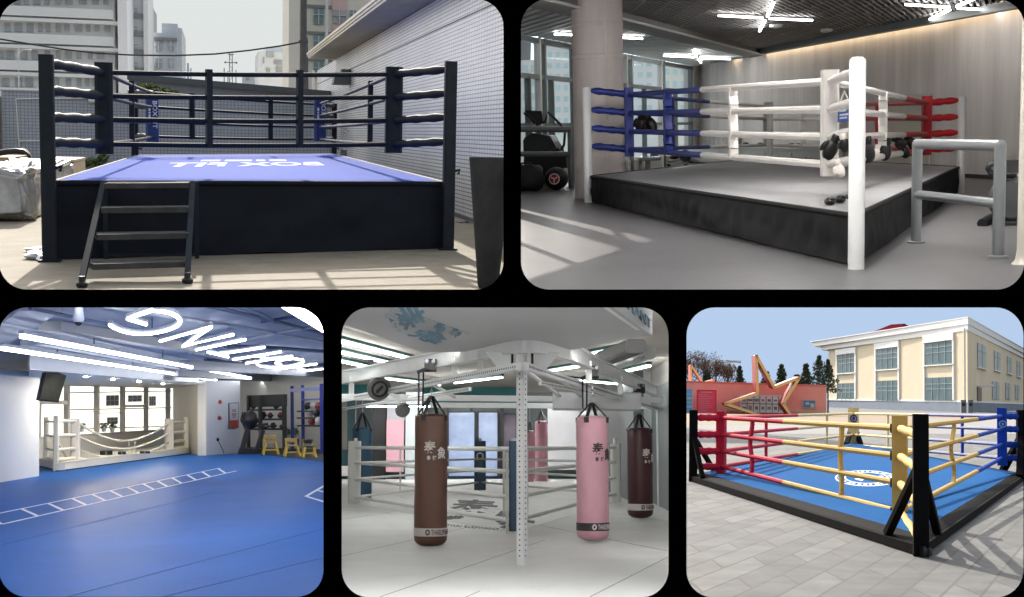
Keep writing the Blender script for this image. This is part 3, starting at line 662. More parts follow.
# beam between the two ceiling zones
q0, q1 = P.gr(600, 14.5, LZ), P.gr(771, 57.5, LZ); bdv = (q1 - q0).normalized(); q0 = q0 - bdv * 16; bn = V((-bdv.y, bdv.x, 0))
if bn.y < 0: bn = -bn
M_BEAM = mat('beam_paint', (.30, .295, .29), .6, .06, 1)
t = MB().prism([q0, q1, q1 + bn * .5, q0 + bn * .5], Z * (3.3 - LZ)); struct(P, 'ceiling_beam', t, M_BEAM)
mb = MB().bar(q0 - bn * .03 + Z * .015, q1 - bn * .03 + Z * .015, .05, .03); struct(P, 'beam_highlight', mb, mat('highlight_white', (.8, .8, .78), .4, 0))  # white strip drawn in for the highlight along the beam's lower edge
# ceilings: void above, slats below
c4 = [P.at(1200, 126, 4.5), P.at(300, 126, 6.6)]
struct(P, 'ceiling', MB().prism([V((p.x, p.y, 3.25)) for p in (V((6, 6.6, 0)), V((-1.2, 6.6, 0)), P.gr(512.5, 215), ga, gb2 + V((0, .1, 0)), wa + V((0, .2, 0)), wb_ + V((0, .2, 0)))], Z * .15), M_CEILD)
def clipx(p, d, n0, n1):
    return p
sl, sl2 = MB(), MB()
sd1 = V((.46, 1, 0)).normalized(); sn1 = V((sd1.y, -sd1.x, 0))
# right zone: lattice of thin slats
def seg_in(o, d, tests, t0=-60, t1=60):
    for p0, n in tests:
        a, b = (o - p0).dot(n), d.dot(n)
        if abs(b) < 1e-9:
            if a < 0: return None
            continue
        t = -a / b
        if b > 0: t0 = max(t0, t)
        else: t1 = min(t1, t)
    return (t0, t1) if t1 > t0 + .05 else None
testsR = [(q0 - bn * .02, -bn), (wa + nw * .08, nw), (V((0, 7.2, 0)), V((0, 1, 0))), (V((8.5, 0, 0)), V((-1, 0, 0)))]
lp = dwp(512, 0, 10); cl = P.Ri @ (DW.M.to_3x3() @ dwp(515, 0, 10)); cl = V((cl.x, cl.y, 0)); ncl = V((cl.y, -cl.x, 0)).normalized()
if ncl.x < 0: ncl = -ncl
testsL = [(q0 + bn * .52, bn), (V((0, 0, 0)), ncl), (gb2 + V((0, -.03, 0)), V(((gb2 - ga).y, -(gb2 - ga).x, 0)).normalized()), (wa + nw * .08, nw)]
def slats(mb, d, tests, z, pitch, w, hgt, lim=90):
    n = V((d.y, -d.x, 0))
    for i in range(-lim, lim):
        o = V((2, 22, 0)) + n * (i * pitch); r = seg_in(o, d, tests)
        if r: mb.bar(o + d * r[0] + Z * z, o + d * r[1] + Z * z, w, hgt, side=Z)
d1 = (P.gr(950, 60, CZ) - P.gr(860, 5, CZ)); d1.z = 0; d1.normalize()
slats(sl, d1, testsR, CZ + .06, .105, .034, .1)
d2 = (P.gr(900, 5, CZ) - P.gr(790, 40, CZ)); d2.z = 0; d2.normalize()
slats(sl, d2, testsR, CZ + .062, .42, .034, .09)
struct(P, 'ceiling_lattice', sl, M_SLAT)
d3 = (P.gr(560, 33, LZ) - P.gr(530, 41, LZ)); d3.z = 0; d3.normalize()
slats(sl2, d3, testsL, LZ + .06, .24, .15, .08, 160)
struct(P, 'ceiling_slats', sl2, M_SLATL)
# cornice shadow gap and warm cove light at the top of the panelled wall
o0 = V((0, 0, CZ - .12)); 
struct(P, 'cornice', MB().prism([wa + nw * .2 + o0 + dwl * 2.2, wb_ + nw * .2 + o0, wb_ + nw * .4 + o0, wa + nw * .4 + o0 + dwl * 2.2], Z * .13), mat('cornice_grey', (.16, .18, .18), .5, .05, 1))
cl_ = solo(P, 'cove_light', MB().bar(wa + dwl * 3 + nw * .12 + Z * (CZ - .04), wb_ + nw * .12 + Z * (CZ - .04), .04, .02), glow('warm_led', (1, .76, .48), 5.5), 'warm light strip hidden under the ceiling edge along the panelled wall', 'strip light', wa + Z * CZ)
# LED star lights
LED = glow('led_white', (1, .98, .95), 8.5); LED_FILL = glow('led_white_fill', (1, .98, .95), 150)
def star(name, arms, z, label):
    cxy = P.gr(*arms[0], z); t = thing(P, name, label, 'ceiling light', cxy, 'star shaped ceiling lights')
    part('hub', MB().lathe(cxy - Z * .0, [(.05, -.02), (.05, .06)], 10), M_SLAT, t)
    for a in arms[1:]:
        p, q = P.gr(*a[0], z), P.gr(*a[1], z)
        part('led_tube', MB().bar(p, q, .04, .03, side=Z), LED_FILL if 'near end' in label or 'entrance' in label else LED, t)
star('star_light', [(766, 18.5), ((762, 17.8), (719, 15.5)), ((770, 18.6), (812, 20.3)), ((767.5, 16), (773.5, 2.5)), ((765, 20.5), (759.5, 31))], CZ - .05, 'star of white tubes in the middle of the dark ceiling')
star('star_light', [(953, 8), ((949, 7.2), (906, 4.5)), ((958, 8.2), (1000, 10.5)), ((957, 6.2), (978, -3)), ((950, 9.4), (925, 22))], CZ - .05, 'star of white tubes close above the panelled wall at the right')
star('star_light', [(697.5, 57.6), ((694, 57.2), (664, 55.8)), ((700.5, 57.9), (730, 59.2)), ((696.8, 56.6), (694.5, 51)), ((698.3, 58.6), (701, 62.5))], LZ - .03, 'star of white tubes under the pale slatted ceiling beside the windows')
star('star_light', [(598, 36.3), ((595, 36), (555, 34)), ((601, 36.5), (642, 38.6))], LZ - .03, 'star of white tubes half hidden by the concrete column')
star('star_light', [P.uv(V((.6, 12.5, CZ - .05)))] + [(P.uv(V((.6 + a * .18, 12.5 + b * .18, CZ - .05))), P.uv(V((.6 + a * .9, 12.5 + b * 1.4, CZ - .05)))) for a, b in ((1, .1), (-1, -.1), (.25, 1), (-.25, -1))], CZ - .05, 'added unseen star of white tubes on the ceiling straight above the near end of the floor')  # this star and the next are added out of view as fill
star('star_light', [P.uv(V((-.1, 7.9, CZ - .05)))] + [(P.uv(V((-.1 + a * .18, 7.9 + b * .12, CZ - .05))), P.uv(V((-.1 + a * .9, 7.9 + b * .8, CZ - .05)))) for a, b in ((1, .1), (-1, -.1), (.25, 1), (-.25, -1))], CZ - .05, 'added unseen star of white tubes on the ceiling over the entrance end of the gym')
for (u_, v_), l in (((776, 24.5), 'white smoke detector next to the middle star light'), ((826.5, 29), 'white smoke detector nearest the panelled wall')):
    c = P.gr(u_, v_, CZ - .02); solo(P, 'smoke_detector', MB().lathe(c - Z * .07, [(.05, 0), (.11, .02), (.12, .07), (.02, .08)], 16), WHITEP, l, 'smoke detector', c, 'smoke detectors', smooth=40)

# concrete column
c = P.gr(600, 197.5); k = P.px(c)
co = thing(P, 'concrete_column', 'round bare concrete column with formwork rings beside the windows', 'column', c)
M_COL = mat('raw_concrete', (.72, .65, .62), .75, .14, 1.6, .25, stretch=(1.5, 1.5, .35), det=8)
part('shaft', MB().lathe(c, [(25 * k, 0), (25 * k, 3.2)], 40), M_COL, co, 60)
for zz in (P.up(c, 25), P.up(c, 57)):
    part('formwork_ring', MB().lathe(c, [(25 * k, zz - .03), (25.5 * k, zz - .02), (25.5 * k, zz + .02), (25 * k, zz + .03)], 40), M_COL, co, 60)
part('seam', MB().bar(c + V((11 * k, -22.6 * k, 0)), c + V((11 * k, -22.6 * k, 3.1)), .04, .03), M_COL, co)

# window wall
ww = thing(P, 'window_wall', 'tall aluminium framed windows along the left side of the gym', 'window wall', ga)
gd = (gb2 - ga).normalized()
def gl(u): p = P.line_u(ga, gb2, u); return V((p.x, p.y, 0))
def mull(u, z0, z1, w, d=.12, m=M_FRAME2): 
    p = gl(u); part('mullion', MB().bar(p + Z * z0, p + Z * z1, w, d, side=gd.cross(Z)), m, ww)
for u_, w_, m_ in ((540.5, .09, WHITEP), (545.5, .10, M_FRAME2), (575, .1, M_FRAME2), (626.5, .10, WHITEP), (631.5, .1, M_FRAME2), (661, .11, WHITEP), (663.8, .06, M_FRAME2), (691, .12, M_FRAME2)): mull(u_, 0, LZ, w_, m=m_)
def rail(v, u, w, name='transom', m=M_FRAME2):
    z = P.up(gl(u), v); part(name, MB().bar(gl(514.5) + Z * z, gb2 + Z * z, .1, w), m, ww)
rail(77.5, 545, .09); rail(125, 545, .07); rail(37.5, 521, .1)
part('sill_wall', MB().wall(gl(514.5), gb2, 0, .28, .15), mat('sill_paint', (.55, .54, .52), .6), ww)
for u_ in (585, 645, 676, 553, 530):
    mull(max(u_, 516), .3, P.up(gl(545), 77.5), .05)
GLZ = glassy('window_glass_clear', (.93, .97, .98), .02, .06)
part('glass', MB().wall(gl(514.5) + gd.cross(Z) * .0, gb2, .28, LZ - .05, .01), GLZ, ww)
# added edge-on glazing, out of view, shaping the sun patches on the floor
sg = thing(P, 'added_glazing', 'added unseen glazing on the near left that shapes the sun patches on the floor', 'window wall', P.gr(515.5, 200))
s0, s1 = P.gr(514.5, 285), P.gr(514.5, 183)
for t_ in (0, .2, .42, .46, 1):
    p = lerp(s0, s1, t_); part('mullion', MB().box(p + Z * 1.5, .03, .16 if t_ not in (.42, .46) else .4, 3.0), M_FRAME2, sg)
part('transom', MB().bar(s0 + Z * 2.2, s1 + Z * 2.2, .03, .12), M_FRAME2, sg)
# outside: pale housing blocks and bright sky
Yo = 62
def ob(u0, u1, v0, Y, m, label, wins):
    a, b = P.at(u0, 150, Y), P.at(u1, 150, Y); zt_ = P.at((u0 + u1) / 2, v0, Y).z; cx = (a.x + b.x) / 2
    t = thing(P, 'housing_block', label, 'building', V((cx, Y, -2.7)), 'pale housing blocks outside the gym windows')
    part('wall', MB().box(V((cx, Y + 1, (zt_ - 2.7) / 2)), b.x - a.x, 2, zt_ + 2.7), m, t)
    for (x0, y0, x1, y1) in wins:
        p, q = P.at(x0, y1, Y), P.at(x1, y0, Y)
        w_ = part('window', MB().box(V(((p.x + q.x) / 2, Y - .0, (p.z + q.z) / 2)), q.x - p.x, .12, q.z - p.z), M_GW, t)
    return t
M_GW = mat('pale_window', (.62, .78, .82), .5, .2, .6); M_OB = mat('pale_facade', (.92, .93, .93), .8, .04, .1); M_OC = mat('cream_facade', (.93, .91, .83), .8, .04, .1)
rg = random.Random(8)
def wg(u0, u1, v0, v1, du, dv, fw=.55, fh=.5): return [(u, v, u + du * fw, v + dv * fh) for i in range(int((u1 - u0) / du)) for j in range(int((v1 - v0) / dv)) for u, v in ((u0 + i * du + 1, v0 + j * dv + 1),)]
ob(515, 541, 60, Yo, M_OC, 'cream housing block seen through the leftmost gym window', wg(513, 540, 64, 140, 9, 14))
ob(546, 576, 36, Yo + 2, M_OB, 'white housing block with blue windows seen left of the concrete column', wg(547, 575, 40, 140, 8, 11))
ob(626, 662, 56, Yo + 1, M_OB, 'white housing block seen just right of the concrete column', wg(628, 660, 60, 145, 9, 11))
ob(662, 700, 64, Yo + 3, M_OC, 'cream housing block seen through the last window before the panelled wall', wg(664, 690, 68, 145, 8, 12))
SKY2 = glow('bright_sky', srgb(215, 235, 240), 1.3)
solo(P, 'sky', MB().prism([P.at(u_, v_, Yo + 6) for u_, v_ in ((513, 190), (716, 190), (716, 64), (513, 33))], V((0, .3, 0))), SKY2, None, None, (0, Yo, 0), kind='structure')
struct(P, 'street', MB().prism([P.gr(u_, 300, 0) * 0 + V((P.at(u_, 150, y_).x, y_, z_)) for u_, y_, z_ in ((514, 41, -2.6), (900, 41, -2.6), (900, Yo + 7, -2.8), (514, Yo + 7, -2.8))], Z * .1), mat('bounce_paving', (.85, .84, .80), .9))  # unseen ground, made very pale to bounce sun onto the housing blocks

# ---------------- the ring
FR2 = P.gr(856, 269.0); LF = P.gr(588.5, 202.5); RT = P.gr(960.3, 193.5)
hp = P.up(FR2, 215.5)
BK = P.gr(770, 156.5, hp); BK.z = 0
C4 = [LF, FR2, RT, BK]; cen = (LF + FR2 + RT + BK) / 4
ring = thing(P, 'boxing_ring', 'low indoor boxing ring with grey canvas, black skirt and blue, white and red ropes', 'boxing ring', cen, 'boxing rings')
M_CANV2 = mat('grey_canvas', (.29, .285, .29), .55, .06, .5, .06, bsc=30, spec=.15, wear=.14, wsc=1.8)
def sh2(p, k): return cen + (p - cen) * k
canvas = part('canvas', MB().prism([sh2(p, .985) + Z * (hp - .04) for p in C4], Z * .04), M_CANV2, ring)
mb = MB()
for i in range(4):
    a, b = sh2(C4[i], .985), sh2(C4[(i + 1) % 4], .985)
    k = skirt_mesh(a, b, .01, hp - .015, i * 2.9 + 2, .035, 90, 12); mb.add(k.v, k.f)
part('skirt', mb, mat('black_vinyl_skirt', (.009, .009, .0095), .7, .2, 1.5, .15, bsc=3, spec=.12), ring, 180)
mb = MB()
for i in range(4): mb.tube([sh2(C4[i], .987) + Z * (hp - .012), sh2(C4[(i + 1) % 4], .987) + Z * (hp - .012)], .022, 8)
part('canvas_hem', mb, bpy.data.materials['black_vinyl_skirt'], ring, 60)
tops = [87, 57, 96, 103]; wid = [8.6, 16, 8, 6]
M_WPOST = mat('white_post_paint', (.80, .80, .79), .3, .03, 2)
for i, c in enumerate(C4):
    k = P.px(c); part('post', MB().lathe(c, [(wid[i] / 2 * k, 0), (wid[i] / 2 * k, P.up(c, tops[i]) - .02), (wid[i] / 2 * k - .02, P.up(c, tops[i]))], 24), M_WPOST, ring, 50)
M_BLUE2 = mat('blue_vinyl', (.010, .024, .20), .5, .12, 3); M_WHT2 = mat('white_vinyl', (.74, .70, .66), .42, .07, 3); M_RED2 = mat('red_vinyl', (.52, .012, .02), .5, .12, 3); M_PNK2 = mat('pale_pink_vinyl', (.66, .58, .58), .45, .06, 3)
RC = [P.line_u(LF, RT, 630), P.line_u(FR2, BK, 829), P.line_u(RT, LF, 925.5), P.line_u(BK, FR2, 768)]
RL = [(94.5, 113, 131.5, 149.5), (81.5, 109.5, 137, 164.5), (103, 118.5, 134, 149.5), (107, 119, 132.5, 145)]
ZL = [[P.up(RC[i], v) for v in RL[i]] for i in range(4)]
def splitu(i, j, u): q = P.line_u(RC[i], RC[j], u); return (V((q.x, q.y, 0)) - V((RC[i].x, RC[i].y, 0))).length / (RC[j] - RC[i]).length
def pt(i, k): return V((RC[i].x, RC[i].y, ZL[i][k]))
for k in range(4):
    r_ = .034
    rope(ring, (pt(0, k), pt(1, k)), r_, [M_BLUE2, M_WHT2], [(splitu(0, 1, 703), 1)])
    rope(ring, (pt(1, k), pt(2, k)), r_, [M_WHT2, M_RED2], [(splitu(1, 2, 903), 1)])
    rope(ring, (pt(3, k), pt(2, k)), r_ * .95, [M_WHT2, M_RED2], [(splitu(3, 2, 864), 1)])
    rope(ring, (pt(0, k), pt(3, k)), r_ * .95, [M_BLUE2, M_WHT2], [(splitu(0, 3, 709), 1)])
for i, m_, yy in ((0, M_BLUE2, (90.5, 109.5, 128, 146)), (1, M_WHT2, (71, 101, 131, 160)), (2, M_RED2, (100, 116.5, 132.3, 148)), (3, M_PNK2, (108, 120, 133, 145))):
    for k in range(4):
        c = C4[i]; d = (V((RC[i].x, RC[i].y, 0)) - c).normalized(); k_ = P.px(c)
        sleeve(ring, c + d * wid[i] * .5 * k_ + Z * P.up(c, yy[k]), pt(i, k), .037 if i == 1 else .047, m_)
for i, (yt_, yb_, w_, m_) in enumerate(((87.5, 156.5, 11.5, M_BLUE2), (70, 176, 22, M_WHT2), (96, 155, 11, M_RED2), (102, 145, 12, M_PNK2))):
    q = RC[i]; k = P.px(q); f_ = cen - V((q.x, q.y, 0))
    pad(ring, q, P.up(q, yb_), P.up(q, yt_), w_ * k * .78, w_ * k * .78, f_, m_, .12)
def strap2(i, j, u, w, m_):
    q = P.line_u(RC[i], RC[j], u); d = V((RC[j].x - RC[i].x, RC[j].y - RC[i].y, 0)); t = (V((q.x, q.y, 0)) - V((RC[i].x, RC[i].y, 0))).length / d.length; d.normalize()
    zt_, zb = lerp(ZL[i][0], ZL[j][0], t), lerp(ZL[i][3], ZL[j][3], t); k = P.px(q); pts = []
    for s in range(9):
        zz = lerp(zb, zt_, s / 8); pts.append(V((q.x, q.y, zz)) + d * .02 * math.sin(s * 2.4))
    mb = MB()
    for a, b in zip(pts, pts[1:]): mb.bar(a, b, .09, w * k, side=d)
    part('spacer_strap', mb, m_, ring)
strap2(0, 1, 668.5, 7, M_BLUE2); strap2(0, 1, 733.5, 5, M_WHT2); strap2(1, 2, 882, 5, M_WHT2); strap2(3, 2, 878, 6, M_RED2); strap2(0, 3, 672, 6, M_BLUE2); strap2(3, 2, 803, 3.5, M_WHT2)
# small blue sign on the white corner pad
a = P.at(837.5, 122.5, RC[1].y - .35); b = P.at(850, 121, RC[1].y - .35); c_ = P.at(838, 107, RC[1].y - .35)
M_SGN = mat('blue_sign', (.05, .12, .42), .5, .05, 2)
sg_ = thing(P, 'hanging_sign', 'small blue sign with white text hung beside the white corner pad', 'sign', a)
part('sign_board', MB().prism([a, b, b + (c_ - a), c_], V((0, .02, 0))), M_SGN, sg_)
mb = MB()
for f_, w_ in ((.66, .5), (.40, .7), (.2, .6)): mb.prism([lerp(a, b, .15) + (c_ - a) * f_ + V((0, -.006, 0)), lerp(a, b, .15 + w_) + (c_ - a) * f_ + V((0, -.006, 0)), lerp(a, b, .15 + w_) + (c_ - a) * (f_ + .12) + V((0, -.006, 0)), lerp(a, b, .15) + (c_ - a) * (f_ + .12) + V((0, -.006, 0))], V((0, .004, 0)))
part('sign_text_line', mb, M_TEXTW, sg_)
part('hanging_cord', MB().tube([c_, lerp(c_, c_ + b - a, .5) + Z * .12, c_ + b - a], .012, 6), M_WHT2, sg_)
# gloves
M_GLV = mat('black_glove_leather', (.007, .0065, .0065), .4, .2, 6, spec=.3); M_GLW = mat('white_glove_leather', (.74, .68, .62), .4, .08, 6)
def glove(u, v, Y, size, tilt, m_, label, group='boxing gloves hung on the ring ropes', cuff=None, flip=1):
    c = P.at(u, v, Y); k = P.px(c) * size
    ax = V((math.sin(tilt), 0, -math.cos(tilt))); sx = V((math.cos(tilt), 0, math.sin(tilt))) * flip; fy = V((0, 1, 0))
    t = thing(P, 'boxing_glove', label, 'boxing glove', c, group)
    part('mitt', MB().blob(c + ax * .28 * k, .36 * k, .3 * k, .5 * k, 16, 12, .12, u, ux=sx, uy=fy, uz=ax, pw=.85), m_, t, 180)
    part('thumb', MB().blob(c + ax * .2 * k - sx * .36 * k, .15 * k, .17 * k, .32 * k, 12, 9, 0, 0, ux=(sx + ax * .2).normalized(), uy=fy, uz=(ax - sx * .2).normalized()), m_, t, 180)
    part('cuff', MB().lathe(c - ax * .52 * k, [(.24 * k, 0), (.27 * k, .1 * k), (.25 * k, .36 * k), (.2 * k, .42 * k)], 16, ax=ax), cuff or m_, t, 50)
    return t
y_ = FR2.y
glove(833, 145, y_ + .25, 20, -.5, M_GLV, 'big black glove hanging in front of the white corner pad')
glove(844, 141, y_ + .15, 14, .2, M_GLV, 'black glove tucked behind the tall white front post', cuff=M_GLW)
glove(839, 167, y_ + .1, 14, .3, M_GLW, 'cream glove hanging lowest on the front corner')
yq = lambda u: P.line_u(RC[1], RC[2], u).y
for u_, v_, s_, t_, m_, l in ((867, 147, 25, .1, M_GLV, 'black glove just right of the tall white front post'), (876.5, 150, 13, -.3, M_GLW, 'white glove between two black gloves on the right ropes'), (885.5, 147, 22, -.15, M_GLV, 'black glove left of the bare gap on the right ropes'),
                              (898, 141, 15, 1.0, M_GLV, 'black glove lying sideways at the start of the heap by the red pad'), (903.5, 149, 15, .4, M_GLV, 'lowest black glove of the heap by the red pad'), (909, 140, 13, 1.1, M_GLV, 'topmost black glove of the heap by the red pad'), (913, 148, 15, .5, M_GLV, 'black glove of the heap lying nearest the red pad')):
    glove(u_, v_, yq(u_) - .25, s_ * .82, t_, m_, l)
glove(641, 120, RC[0].y + .6, 15, -.1, M_GLV, 'black glove hanging beside the blue corner pad'); glove(649, 121, RC[0].y + .7, 16, .5, M_GLV, 'black glove swinging outward from the blue corner pad')
# mitts on the canvas
for (u_, v_), l, tt in (((830, 205), 'black focus mitt lying on the grey canvas', .3), ((840, 203), 'second black focus mitt leaning on the front post', -.2)):
    c = P.gr(u_, v_, hp); k = P.px(c); t = thing(P, 'focus_mitt', l, 'focus mitt', c, 'focus mitts on the canvas')
    part('mitt_pad', MB().blob(c + Z * 3.5 * k, 6 * k, 14 * k, 3.5 * k, 16, 10, .15, u_), M_GLV, t, 180)
    part('finger_cover', MB().blob(c + V((1 * k, -5 * k, 6 * k)), 5 * k, 6 * k, 2.5 * k, 14, 8), M_GLV, t, 180)
    part('wrist_strap', MB().tube([c + V((4 * k, 4 * k, 5 * k)), c + V((7 * k, 8 * k, 7 * k)), c + V((8 * k, 12 * k, 4 * k))], 1.2 * k, 8), M_GLV, t, 60)

# ---------------- pipe barriers
def barrier(name, l, a, b, vt, vm, r0):
    t = thing(P, name, l, 'barrier', (a + b) / 2, 'grey pipe barriers')
    za_, zb_ = P.up(a, vt[0]), P.up(b, vt[1]); A, B = a + Z * za_, b + Z * zb_
    part('post', MB().tube([a, A], r0, 18).blob(A, r0, r0, r0, 16, 10), STEEL, t, 50); part('post', MB().tube([b, B], r0, 18).blob(B, r0, r0, r0, 16, 10), STEEL, t, 50)
    for g_ in (a, b): part('floor_flange', MB().lathe(g_, [(r0 * 1.7, 0), (r0 * 1.7, .012), (r0 * 1.1, .02)], 18), STEEL, t, 40)
    part('top_rail', MB().tube([A, B], r0 * .98, 18), STEEL, t, 50)
    part('middle_rail', MB().tube([a + Z * P.up(a, vm[0]), b + Z * P.up(b, vm[1])], r0 * .85, 18), STEEL, t, 50)
    return t
barrier('pipe_barrier', 'grey steel pipe barrier standing by the right side of the ring', P.gr(916, 243), P.gr(998, 257.5), (144, 145.5), (194.5, 203.5), .043)
barrier('pipe_barrier', 'grey steel pipe barrier in front of the exercise machine on the left', P.gr(512, 190), P.gr(571.5, 188), (129, 129.5), (154, 154), .055)
# ---------------- left: stepper, bag, ball
c = P.gr(545, 186); k = P.px(c); Y = c.y
sp_ = thing(P, 'stair_climber', 'black stair climber with a tilted console by the windows', 'exercise machine', c)
def ext(pts, y0, d): return MB().prism([P.at(u_, v_, y0) for u_, v_ in pts], V((0, d, 0)))
part('base_housing', ext(((523, 140), (531, 136), (551, 137), (560, 150), (560, 183), (528, 184), (524, 170)), Y, .5), RUBBER, sp_)
part('side_cover', ext(((524, 138), (532, 133), (550, 136), (557, 148), (548, 151), (526, 152)), Y - .1, .7), mat('charcoal_plastic', (.03, .035, .04), .35, .2, 3), sp_)
part('step', ext(((541, 156), (566, 155), (567, 168), (541, 169)), Y - .3, .5), RUBBER, sp_)
cs = part('console', ext(((525, 110), (541, 111), (543, 122), (533, 124)), Y, .12), RUBBER, sp_)
part('mast', MB().tube([P.at(537, 121, Y + .1), P.at(541, 140, Y + .2)], .04, 8), STEEL, sp_)
for s in (0, .5): part('handrail', MB().tube([P.at(u_, v_, Y + s) for u_, v_ in ((524, 113), (530, 117), (537, 124), (545, 122), (548, 112), (560, 124), (565, 132), (564, 145), (561, 150))], .025, 8), M_FRAME2 if s else RUBBER, sp_, 60)
c = P.gr(529, 191); k = P.px(c); bg_ = thing(P, 'gym_bag', 'black gym bag lying on the floor at the left edge', 'bag', c)
part('bag_body', MB().blob(c + Z * 13 * k, 15 * k, 12 * k, 13 * k, 20, 12, .15, 3, pw=.6), mat('black_nylon', (.02, .02, .021), .6, .2, 6, .3), bg_, 180)
part('bag_handle', MB().tube([c + V((x_ * k, -8 * k, z_ * k)) for x_, z_ in ((-7, 24), (-5, 28), (3, 28.5), (6, 24))], 1.0 * k, 8), RUBBER, bg_, 60)
c = P.gr(556.5, 190); k = P.px(c); ml = thing(P, 'punch_ball', 'black ball with a red and white round badge on the floor by the barrier', 'ball', c)
cc = c + Z * 11.5 * k
part('ball', MB().blob(cc, 12 * k, 12 * k, 11.5 * k, 24, 16), RUBBER, ml, 180)
part('badge_ring', MB().lathe(cc + V((0, -12.6 * k, 0)), [(5.5 * k, 0), (5.5 * k, .8 * k)], 24, ax=(0, 1, 0)), M_TEXTW, ml)
part('badge', MB().lathe(cc + V((0, -13 * k, 0)), [(4.5 * k, 0), (4.5 * k, .5 * k)], 24, ax=(0, 1, 0)), M_RED2, ml)
mb = MB()
for a_ in (60, 180, 300): mb.bar(cc + V((0, -13.4 * k, 0)), cc + V((3.6 * k * math.sin(R(a_)), -13.4 * k, 3.6 * k * math.cos(R(a_)))), .7 * k, 1.1 * k, side=V((math.cos(R(a_)), 0, -math.sin(R(a_)))))
part('badge_mark', mb, M_TEXTW, ml)
# ---------------- behind the ring: bench, low cabinets, wall board
def onw(u, z): p = P.line_u(wa, wb_, u); return V((p.x, p.y, z))
def onwv(u, v, off=.03): p = P.line_u(wa, wb_, u); p = V((p.x, p.y, 0)); return V((p.x, p.y, P.up(p, v))) + nw * off
cb2 = thing(P, 'low_cabinet', 'long low white cabinet against the panelled wall behind the ring', 'cabinet', onw(760, 0))
a, b = onw(700, 0) + nw * .5, onw(845, 0) + nw * .5
M_CAB = mat('cabinet_white', (.62, .62, .60), .5, .06, 1)
zt_ = P.up(a, 147.5)
part('cabinet_body', MB().wall(a, b, .04, zt_, .45), M_CAB, cb2)
part('cabinet_top', MB().wall(a + nw * .03, b + nw * .03, zt_, zt_ + .05, .5), M_CAB, cb2)
for i in range(6):
    p, q = lerp(a, b, i / 6 + .01), lerp(a, b, (i + 1) / 6 - .01); d_ = part('cabinet_door', MB().wall(p + nw * .02, q + nw * .02, .09, zt_ - .06, .018), M_CAB, cb2)
    part('door_knob', MB().blob(lerp(p, q, .5) + nw * .05 + Z * zt_ * .6, .03, .03, .03, 8, 6), RUBBER, d_)
rg = random.Random(4)
for (u_, v_, s_, l) in ((738, 140, 1.0, 'dark hand weight under the white rope left of the pink pad'), (752, 140, .7, 'smaller dark hand weight next to the pink pad'), (783, 141, .8, 'dark hand weight just right of the pink pad'), (790, 141, .8, 'second dark hand weight right of the pink pad'), (815, 142, 1.1, 'dark hand weight nearest the white corner pad')):
    p = P.line_u(a, b, u_); p = V((p.x, p.y, zt_ + .05)) - nw * .2; k = P.px(p); t = thing(P, 'hand_weight', l, 'weight', p, 'hand weights on the cabinet')
    d_ = dwl * 3.2 * k * s_
    part('grip', MB().tube([p - d_ + Z * 2.2 * k, p + d_ + Z * 2.2 * k], .7 * k, 8), STEEL, t)
    for s in (-1, 1): part('weight_head', MB().lathe(p + d_ * s * .75 + Z * 2.2 * k, [(1.6 * k, 0), (2.2 * k, .3 * k), (2.2 * k, 1.8 * k), (1.6 * k, 2.1 * k)], 12, ax=dwl), RUBBER, t, 40)
bo = thing(P, 'wall_board', 'cream notice board on the panelled wall behind the red ropes', 'board', onwv(905, 150))
p0, p1, p2, p3 = onwv(884, 165), onwv(931, 165), onwv(931, 95), onwv(884, 95)
part('board_panel', MB().prism([p0, p1, p2, p3], -nw * .02), mat('cream_board', (.66, .62, .53), .6, .05, 1), bo)
part('board_frame', MB().bar(p3, p2, .03, .05).bar(p0, p3, .03, .04).bar(p1, p2, .03, .04), M_CAB, bo)
# floral strip panel: pale patterned screen low on the wall
M_FLORAL = mat('patterned_fabric', (.50, .45, .43), .7, .5, 3.5, col2=(.70, .66, .62), det=8)
solo(P, 'patterned_screen', MB().prism([onwv(693, 150, .1), onwv(742, 151, .1), onwv(742, 133, .1), onwv(693, 133, .1)], -nw * .04), M_FLORAL, 'mottled pale screen standing at the wall corner behind the blue ropes', 'screen', onwv(716, 150))
# weight bench and machine behind the blue ropes
c = P.gr(640, 170); k = P.px(c)
bn_ = thing(P, 'weight_bench', 'low grey weight bench seen under the blue ropes', 'bench', c)
part('bench_pad', MB().box(c + Z * 11 * k, 42 * k, 12 * k, 3.5 * k), STEEL, bn_)
for s in (-14, 8): part('bench_leg', MB().box(c + V((s * k, 0, 5 * k)), 5 * k, 6 * k, 10 * k), STEEL, bn_)
for (u_, v_, l) in ((648, 168, 'dark exercise machine on the floor right of the blue pad'), (677, 167, 'dark exercise machine under the blue and white rope join')):
    c = P.gr(u_, v_ - 1); k = P.px(c); t = thing(P, 'rowing_machine', l, 'exercise machine', c, 'exercise machines behind the ring')
    part('rail', MB().bar(c + V((-9 * k, 0, 4 * k)), c + V((10 * k, 0, 7 * k)), 3 * k, 2 * k), STEEL, t)
    part('seat', MB().blob(c + V((-3 * k, 0, 9 * k)), 5 * k, 5 * k, 2.4 * k, 12, 8), RUBBER, t, 180)
    part('flywheel', MB().lathe(c + V((8 * k, -2 * k, 10 * k)), [(5 * k, 0), (6 * k, 1 * k), (6 * k, 3 * k), (5 * k, 4 * k)], 18, ax=(0, 1, 0)), RUBBER, t, 40)
    for s in (-8, 9): part('foot', MB().box(c + V((s * k, 0, 1 * k)), 3 * k, 14 * k, 2 * k), RUBBER, t)
